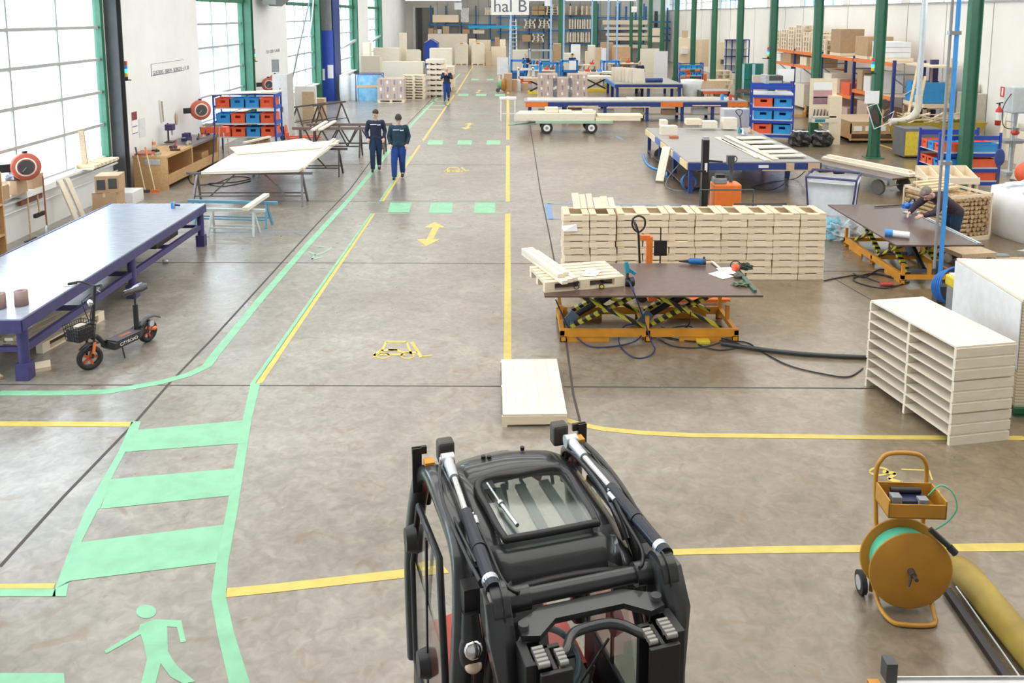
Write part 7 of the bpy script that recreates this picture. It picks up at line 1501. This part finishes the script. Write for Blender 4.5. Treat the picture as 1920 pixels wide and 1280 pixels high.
# right far: brown partition boards, drawer units, drums
for k,(a,b_,c_,d_,m_,lb) in enumerate(((1271,71,1296,118,WOOD,'tall brown plywood cupboard behind the broad green column'),(1278,90,1290,101,WHITE,'white box on the tall plywood cupboard shelf'),(1336,76,1346,136,WOOD,'tall narrow plywood board right of the fourth column'),(1345,79,1362,118,WOOD,'plywood cupboard with boxes on top'),(1280,57,1290,71,OLDW,'small dark brown box on top of the tall cupboard'),(1354,112,1362,120,DGREY,'dark open drawer in the plywood cupboard'),(1360,117,1373,133,YEL,'yellow folding panel beside the fourth column'))): bx('plywood_cupboard' if k in (0,3) else 'stock_box',lb,'cupboard' if k in (0,3) else 'box',a,b_,c_,d_,[62,61.7,61,60.6,62.1,60.2,59][k],[1.,.3,.5,1.,.3,.4,.2][k],m_,None,k in (0,2,3,6))
for k in range(5): bx('leaning_plank','upright plank against the wall between two green columns, %s from the left'%ORD[k+1],'plank',1297+6.5*k,74,1302+6.5*k,125,60.5,.15,WOODZ,'planks between the green columns')
t=bx('drawer_cabinet','orange roller cabinet with black drawers','cabinet',1299,127,1316,147,57,.7,ORNG,None,True)
for q in range(4): MB().b6(-.26,.26,-.03,0,.12+.16*q,.24+.16*q).build('drawer',DGREY,t)
bx('orange_box','orange box beside the roller cabinet','box',1317,139,1325,148,57,.6,ORNG,None,True); bx('orange_trolley','orange trolley behind the roller cabinet','trolley',1288,125,1297,140,60,.8,CRED,None,True); bx('red_carton','reddish carton beside the orange trolley','box',1277,118,1287,138,60.5,.8,CARDP,None,True)
for k in range(2):
    stackat('slatted pallet in the %s pile by the fourth green column'%['front','back'][k],[1334,1342][k],[151,133][k],[1373,1373][k],[183,178][k],[46.5,48.2][k],[4,6][k],1.1,WOOD)
for i in range(2):
    for j in range(1):
        t=thing('steel_drum',['left','right'][i]+' pair stack of green drums with pale blue wrap','drum',(D(1398+20*i,160,Y=48).x,48,0)); MB().cyl((0,0,0),(0,0,.88),.36,.36,22).cyl((0,0,.9),(0,0,1.78),.36,.36,22).build('drum_body',mat('drum_green',(.02,.22,.17),.35) if i==0 else bpy.data.materials['drum_green'],t); MB().b6(-.37,-.2,-.38,-.3,0,1.75).build('film_wrap',mat('pale_cyan_wrap',(.45,.70,.82),.3) if i==0 else bpy.data.materials['pale_cyan_wrap'],t)
t=thing('window_rack','blue gridded rack with white back between the columns','rack',(D(1383,100,Y=52).x,52,0)); X0,X1,Z0,Z1=RC(1362,74,1403,120,52); w_=(X1-X0)/2
for x_ in (-w_,-w_/2,0,w_/2,w_): MB().b6(x_-.03,x_+.03,0,.06,0,Z1).build('upright',NAVY,t)
for z_ in (1.0,1.5,2.,2.5,Z1): MB().b6(-w_,w_,0,.5,z_-.05,z_).build('shelf_board',[NAVY,WOOD][int(z_*2)%2],t)
MB().b6(-w_,w_,.5,.52,1.,Z1).build('white_back',WHITE,t)
for k in range(3):
    t=thing('trestle','folded brown trestle standing behind the long table end, %s from the left'%ORD[k+1],'trestle',(D(1392+9*k,190,Y=40).x,39.3+.75*k,0)); trestle(1.0,.95,mat('brown_trestle',(.16,.10,.08),.5) if k==0 else bpy.data.materials['brown_trestle'],.3,False,t)
bx('pale_board','tall pale tapered board left of the blue crate shelf','board',1412,141,1432,228,38,.15,PALE)
for k,(px,py) in enumerate(((1265,215),(1300,218),(1345,222),(1240,222))): pass
for k,(a,b_,c_,d_,m_,lb) in enumerate(((1288,224,1316,234,WOOD,'low wooden box on the floor behind the big blue table'),(1317,228,1345,240,PALEW,'low white box at the back edge of the big blue table'),(1357,222,1382,242,PALE,'square pale carton at the back edge of the big blue table'),(1240,226,1252,238,PALE,'small pale block behind the big blue table'))): bx('carton',lb,'box',a,b_,c_,d_,26.9,.4,m_)
bx('grey_bin','pale grey bin under the right end of the long table','bin',1358,205,1405,240,31.5,.6,mat('pale_grey_bin',(.62,.64,.70),.4),None,True)
# ---- orange and blue pallet racks on the right
t=thing('pallet_rack','long pallet rack with indigo uprights and orange beams along the right wall','rack',(14.75,38.2,0)); RKP=mat('rack_indigo',(.03,.045,.20),.4); RKO=mat('rack_orange',(.85,.22,.05),.4)
ups=(31.,34.6,38.2,41.8,45.4); 
for y_ in ups:
    for x_ in (-.55,.55): MB().b6(x_-.05,x_+.05,y_-38.2-.05,y_-38.2+.05,0,2.85).build('upright',RKP,t)
    MB().bar((-.55,y_-38.2,.4),(.55,y_-38.2,1.3),.04).bar((.55,y_-38.2,1.4),(-.55,y_-38.2,2.2),.04).b6(-.55,.55,y_-38.2-.02,y_-38.2+.02,2.3,2.36).build('frame_brace',MGREY,t)
lev={0:(1.50,2.75),1:(1.18,2.75),2:(2.1,2.75),3:(2.1,2.75)}
for i in range(4):
    for z_ in lev[i]:
        for x_ in (-.58,.58): MB().b6(x_-.03,x_+.03,ups[i]-38.2+.05,ups[i+1]-38.2-.05,z_-.13,z_).build('beam',RKO,t)
        MB().b6(-.55,.55,ups[i]-38.2+.05,ups[i+1]-38.2-.05,z_-.02,z_).build('deck_board',WOOD,t)
def rstock(label,y,z,w,h,d,m,cat='box',nm='stock_box',group=None,x=14.7,stack=0):
    if stack:
        for k in range(stack):
            o=pallet(w,d,m,nm,None,4,h/stack*.96); o.location=(x,y,z+.002+h/stack*k); o.rotation_euler[2]=R(90); tag(o,'%s, %s from the bottom'%(label,ORD[k+1]),cat,label)
        return
    o=MB().b6(-d/2,d/2,-w/2,w/2,0,h).build(nm,m,None,.004); o.location=(x,y,z+.002); return tag(o,label,cat,group)
for k,(y_,h_,n_) in enumerate(((44.7,.95,5),(43.6,1.0,5),(42.5,1.15,6),(41.4,1.25,6),(40.3,.95,4),(39.2,.85,4),(38.3,.65,3))): rstock('slatted pallet, %s pile on top of the right rack'%ORD[k+1],y_,2.76,.85,h_,1.0,WOOD,'pallet','pallet',stack=n_)
rstock('pallet of big brown cartons on the top level of the right rack',36.7,2.90,1.1,1.0,1.0,CARD); rstock('pallet base under the big brown carton on the top level',36.7,2.76,1.2,.13,1.0,WOOD,'pallet','pallet')
rstock('plain carton beside the papered column on the top level of the right rack',34.0,2.90,1.2,.75,1.0,CARD); rstock('pallet base under the plain carton on the top level',34.0,2.76,1.2,.13,1.0,WOOD,'pallet','pallet')
for k in range(3):
    for j in range(3): rstock('film wrapped pale box at the near end of the top level, %s column, %s layer'%(ORD[k+1],ORD[j+1]),32.9-.45*k,2.90+.2*j,.42,.19,.9,WBAG,group='wrapped pale boxes on the right rack')
rstock('pallet base under the wrapped pale boxes on the top level',32.4,2.76,1.5,.13,1.0,WOOD,'pallet','pallet')
for k,(y_,z_,w_,h_,m_,lb) in enumerate(((44.5,2.11,1.,.4,WHITE,'white carton on the middle level at the far end of the right rack'),(43.0,2.11,1.2,.5,CARD,'open brown carton on the middle level of the right rack'),(40.6,2.11,.9,.4,WOOD,'wooden crate on the middle level of the right rack'),(39.3,2.11,.8,.42,CARD,'brown carton beside the wooden crate on the middle level'),
  (37.4,1.19,.9,.75,PALE,'pale carton stack on the lower level of the right rack'),(36.3,1.19,.6,.6,CARDP,'pinkish carton on the lower level of the right rack'),(35.4,1.19,.9,.5,CRED,'orange plastic box on the lower level of the right rack'),
  (34.0,1.51,.5,.8,CARD,'open brown carton right of the papered column on the lower level'),(33.3,1.51,.6,.6,WHITE,'white box stack right of the open carton'),(32.6,1.51,.5,.85,WBAG,'white sacks on the lower level beside the indigo upright'),
  (36.9,.15,1.2,.75,CARDP,'farther carton load on the floor under the right rack'),(35.5,.15,.9,.5,CARDP,'low carton load on the floor under the right rack'),(33.6,.15,1.0,.95,CARDP,'tall carton load on the floor near the papered column'),(32.2,.15,1.1,.8,CARD,'nearest carton load on the floor under the right rack'),
  (43.5,.1,1.6,.9,OLDW,'rolled brown goods on the floor at the far end of the right rack'),(41.,.1,1.4,1.1,PALE,'tall pale stack on the floor under the right rack'))):
    rstock(lb,y_,z_,w_,h_,1.0,m_)
for k,y_ in enumerate((36.9,35.5,33.6,32.2)): 
    o=pallet(1.2,1.0,WOOD); o.location=(14.7,y_,.001); o.rotation_euler[2]=R(90); tag(o,'pallet on the floor under the right rack, %s from the near end'%ORD[4-k],'pallet','floor pallets of the right rack')
t=thing('blue_goods','blue packs crossed by white straps beyond the near upright of the right rack','packs',(15.0,30.0,0))
for k in range(3): MB().b6(-.5,.5,-.65+.45*k,-.25+.45*k,1.45,2.15-.1*(k%2)).build('blue_pack',CBLUE,t)
MB().bar((-.52,-.6,2.1),(-.52,.7,1.6),.06,.02).build('white_strap',WHITE,t); MB().b6(-.5,.5,-.8,.8,1.3,1.43).build('pallet_base',WOOD,t); MB().b6(-.5,.5,-.8,.8,1.25,1.3).b6(-.5,-.4,-.8,-.7,0,1.3).b6(-.5,-.4,.7,.8,0,1.3).build('shelf_frame',OLDW,t)
o=MB().b6(-.5,.5,-1.,1.,0,.06).build('top_plank_shelf',WOOD); o.location=(15.1,30.0,2.7); tag(o,'brown shelf plank at the near end above the blue packs','shelf plank'); o.parent=None
MB().b6(-.06,.0,-.06,.0,-2.7,0).b6(-.06,.0,.9,.96,-2.7,0).build('shelf_post',OLDW,o)
pallettruck('ochre pallet truck standing before the white panel at the right rack',(13.2,37.3,0),R(60),REELY)
bx('white_board','tall white panel standing right of the third green column','panel',1526,146,1540,210,38.5,.1,PALE,None,True)
# ---- dust duct, skip, yellow bin, work table at the right
t=thing('extraction_duct','pale vertical extraction duct with hose bend near the olive skip','duct',(13.5,27.6,0)); MB().cyl((0,0,1.6),(0,0,6.2),.09,.09,18).build('riser',mat('pale_duct',(.62,.66,.70),.35,.3),t); MB().path(smoothpts([(0,0,1.9),(-.02,0,1.4),(-.3,0,1.1),(-.9,0,1.0)],6),.12,14).build('flexible_hose',mat('cream_hose',(.70,.66,.56),.5),t); MB().b6(-.12,.12,-.1,.1,.0,.95).build('stand',ALU,t)
t=thing('skip_container','olive yellow tipping skip heaped with wood offcuts near the right wall','skip',(15.0,30.2,0)); t.location=(14.3,27.7,0)
MB().add([(-1.2,-.6,.15),(.7,-.6,.15),(1.25,-.6,1.05),(-1.5,-.6,1.05),(-1.2,.6,.15),(.7,.6,.15),(1.25,.6,1.05),(-1.5,.6,1.05)],[(0,1,2,3),(7,6,5,4),(0,4,5,1),(1,5,6,2),(3,7,4,0)]).b6(-1.,.6,-.5,.5,0,.15).build('skip_body',CONT,t)
rd=random.Random(5)
for k in range(46):
    a=Vector((rd.uniform(-1.2,.9),rd.uniform(-.5,.5),1.05+rd.uniform(-.05,.22))); th=rd.uniform(-.6,.6); l_=rd.uniform(.35,.7); d_=Vector((math.cos(th),math.sin(th),rd.uniform(-.25,.3)))*l_
    o=MB().bar((0,0,0),d_,.05,.025).build('wood_offcut',STRAW if k%3 else PALE); o.location=Vector(t.location)+a-d_*.5; tag(o,'pale wood offcut heaped in the olive skip near the right wall','offcut','offcuts in the olive skip')
t=thing('waste_bin','grey bin cabinet with bright yellow door','bin',(13.0,26.7,0),R(0)); MB().b6(-.45,.7,-.3,.5,.05,.95).build('cabinet',mat('grey_cabinet',(.16,.16,.17),.5),t,.01); MB().b6(-.42,.05,-.33,-.3,.1,.85).build('yellow_door',YEL,t); MB().cyl((.12,-.34,.6),(.12,-.3,.6),.05,.05).build('latch',DGREY,t)
t=thing('wood_workbench','brown wooden bench with drawers behind the papered column','workbench',(13.0,30.0,0),R(0)); MB().b6(-.9,.9,-.5,1.8,.72,.78).build('bench_top',OLDW,t); MB().b6(-.9,-.86,-.5,1.8,.1,.72).b6(-.9,.9,-.5,-.46,.35,.72).b6(-.9,.9,-.4,1.7,.1,.16).build('bench_side',BENCHW,t)
for q in range(4): MB().b6(-.8+.42*q,-.5+.42*q,-.52,-.5,.45,.62).build('white_slot',PAPER,t)
for k,(x0_,z0_,x1_,z1_,lb) in enumerate(((13.6,.02,14.15,3.0,'long plank leaning against the rack from the olive skip'),(14.0,.02,14.5,2.4,'thin plank leaning beside the long plank'),(15.2,.02,15.5,3.0,'thin batten leaning behind the pale duct'),(15.4,.0,15.75,2.9,'brown batten leaning on the right wall'))): plank('leaning_plank',lb,(x0_,28.75+.2*k,z0_),(x1_,29.05+.2*k,z1_),.09,.04,STRAW,'plank')
bx('indigo_post','dark indigo post standing right of the near rack end','post',1747,112,1755,200,30,.12,PURP,None,True)
t=thing('wall_cabinet','beige control cabinet on the right wall','cabinet',(15.8,28.5,0)); MB().b6(-.3,.18,-.5,.5,.95,1.9).build('cabinet_body',mat('beige_cabinet',(.55,.52,.42),.5),t,.02); MB().lathe([(0,.3),(.22,.3),(.25,.2),(.25,0),(0,0)],16,Matrix.Translation((0,.1,1.9))).build('dome_cover',mat('clear_cream',(.70,.68,.60),.3),t)
t=thing('extinguisher_sign','red and white fire extinguisher sign on the right wall','sign',(15.97,27.1,2.05)); MB().b6(-.02,.0,-.12,.12,-.16,.16).build('sign_panel',RED,t); MB().b6(-.025,-.02,-.04,.04,-.12,.12).build('white_symbol',PAPER,t)
t=thing('fire_extinguisher','red fire extinguisher with white label on the right wall','fire extinguisher',(15.89,27.1,.95)); MB().lathe([(0,0),(.10,.02),(.10,.5),(.04,.6),(.03,.66),(0,.66)],18).build('cylinder',RED,t); MB().lathe([(.102,.18),(.102,.44)],18).build('label_band',PAPER,t); MB().cyl((0,0,.62),(0,0,.74),.03).bar((-.1,0,.72),(.1,0,.76),.03).build('valve',BLACK,t)
plank('leaning_batten','pale batten leaning on the right wall beside the fire extinguisher',(15.3,26.1,.0),(15.9,26.6,1.9),.06,.04,PALE,'batten')
o=MB().path([(0,0,0),(-.35,.0,.12),(-.35,0,.12),(-.0,0,0),(.0,0,-.45)],.02).build('wall_bracket',DGREY); o.location=(15.5,24.5,1.9); tag(o,'dark angled bracket on the right wall','bracket')
for k,(y_,w_,h_) in enumerate(((26.2,.9,1.2),(25.3,.5,1.0),(24.4,1.1,1.3))): 
    o=MB().b6(0,.06,-w_/2,w_/2,0,h_).build('leaning_board',PALE); o.location=(15.6-.08*k,y_,.0); o.rotation_euler[1]=R(6); tag(o,'pale board leaning on the right wall behind the crate trolley, %s from the far end'%ORD[k+1],'board')
t=thing('drill_press','grey and white pillar drill with red base fittings at the right edge','drill press',(14.4,23.8,0)); MB().cyl((0,0,0),(0,0,2.4),.07,.07,16).b6(-.25,.3,-.25,.25,0,.08).build('pillar',ALU,t); MB().b6(-.2,.35,-.2,.25,1.75,2.5).build('head',mat('machine_light_grey',(.55,.60,.62),.4),t,.04); MB().b6(-.35,.35,-.25,.3,.9,.98).build('table',MGREY,t); MB().cyl((-.0,-.1,1.75),(0,-.1,1.35),.05,.02).cyl((-.1,-.15,1.5),(-.35,-.2,1.55),.012).cyl((0,-.15,1.35),(0,-.15,1.25),.09,.06).build('chuck',STEEL,t); MB().ell((.0,-.1,1.2),(.12,.1,.08),12).build('red_guard',RED,t); MB().path(smoothpts([(-.2,-.1,2.3),(-.4,-.1,1.9),(-.35,-.1,1.4),(-.1,-.1,1.3)],5),.012).build('cable',BLACK,t)
t=thing('bandsaw_machine','pale grey machine with duct at the right edge beyond the big bag','machine',(14.3,21.9,0)); MB().b6(-.5,.8,-.4,.5,.75,.9).b6(-.2,.6,-.3,.4,0,.75).build('machine_table',MGREY,t); MB().path(smoothpts([(-.5,.2,1.1),(-.7,.1,.5),(-.9,0,.15)],5),.13,14).build('suction_hose',bpy.data.materials['cream_hose'],t)
plank('diagonal_pole','long thin blue-grey pole leaning from the second column to the floor at the left wall',(-9.5,37.5,1.6),(-9.2,41.,6.0),.05,.05,MGREY,'pole')
# blue handrail-like pipes on the left windows
for k,(y_,z_) in enumerate(((50.5,2.55),(62,2.6))): 
    o=MB().bar((0,0,0),(.1,4.2,.35),.18,.12).build('window_rail',ALU); o.location=(-9.8,y_,z_); tag(o,['nearer','farther'][k]+' grey radiator rail across the far left windows','rail')

# ---- air heater duct high on the left wall
t=thing('wall_heater','grey angled heater duct high on the left wall between the windows','heater',(-9.9,34.8,4.95)); MB().loft([[Vector((x,y,z+dz)) for y,dz in ((-.9,0),(.9,0),(.9,.5),(-.9,.5))] for x,z in ((0,.25),(.55,-.1),(1.0,.25))],smooth=False).build('duct_body',MGREY,t); MB().b6(.3,.8,-1.0,-.92,-.05,.5).build('vent_grille',ALU,t)
hb=MB().path(smoothpts([(-9.0,40.5,7.0),(-9.1,40.2,4.6),(-9.4,40.,3.0),(-9.75,39.8,2.7)],6),.03).build('ceiling_cable',WHITE); tag(hb,'pale cable hanging from the roof to the third window','cable')
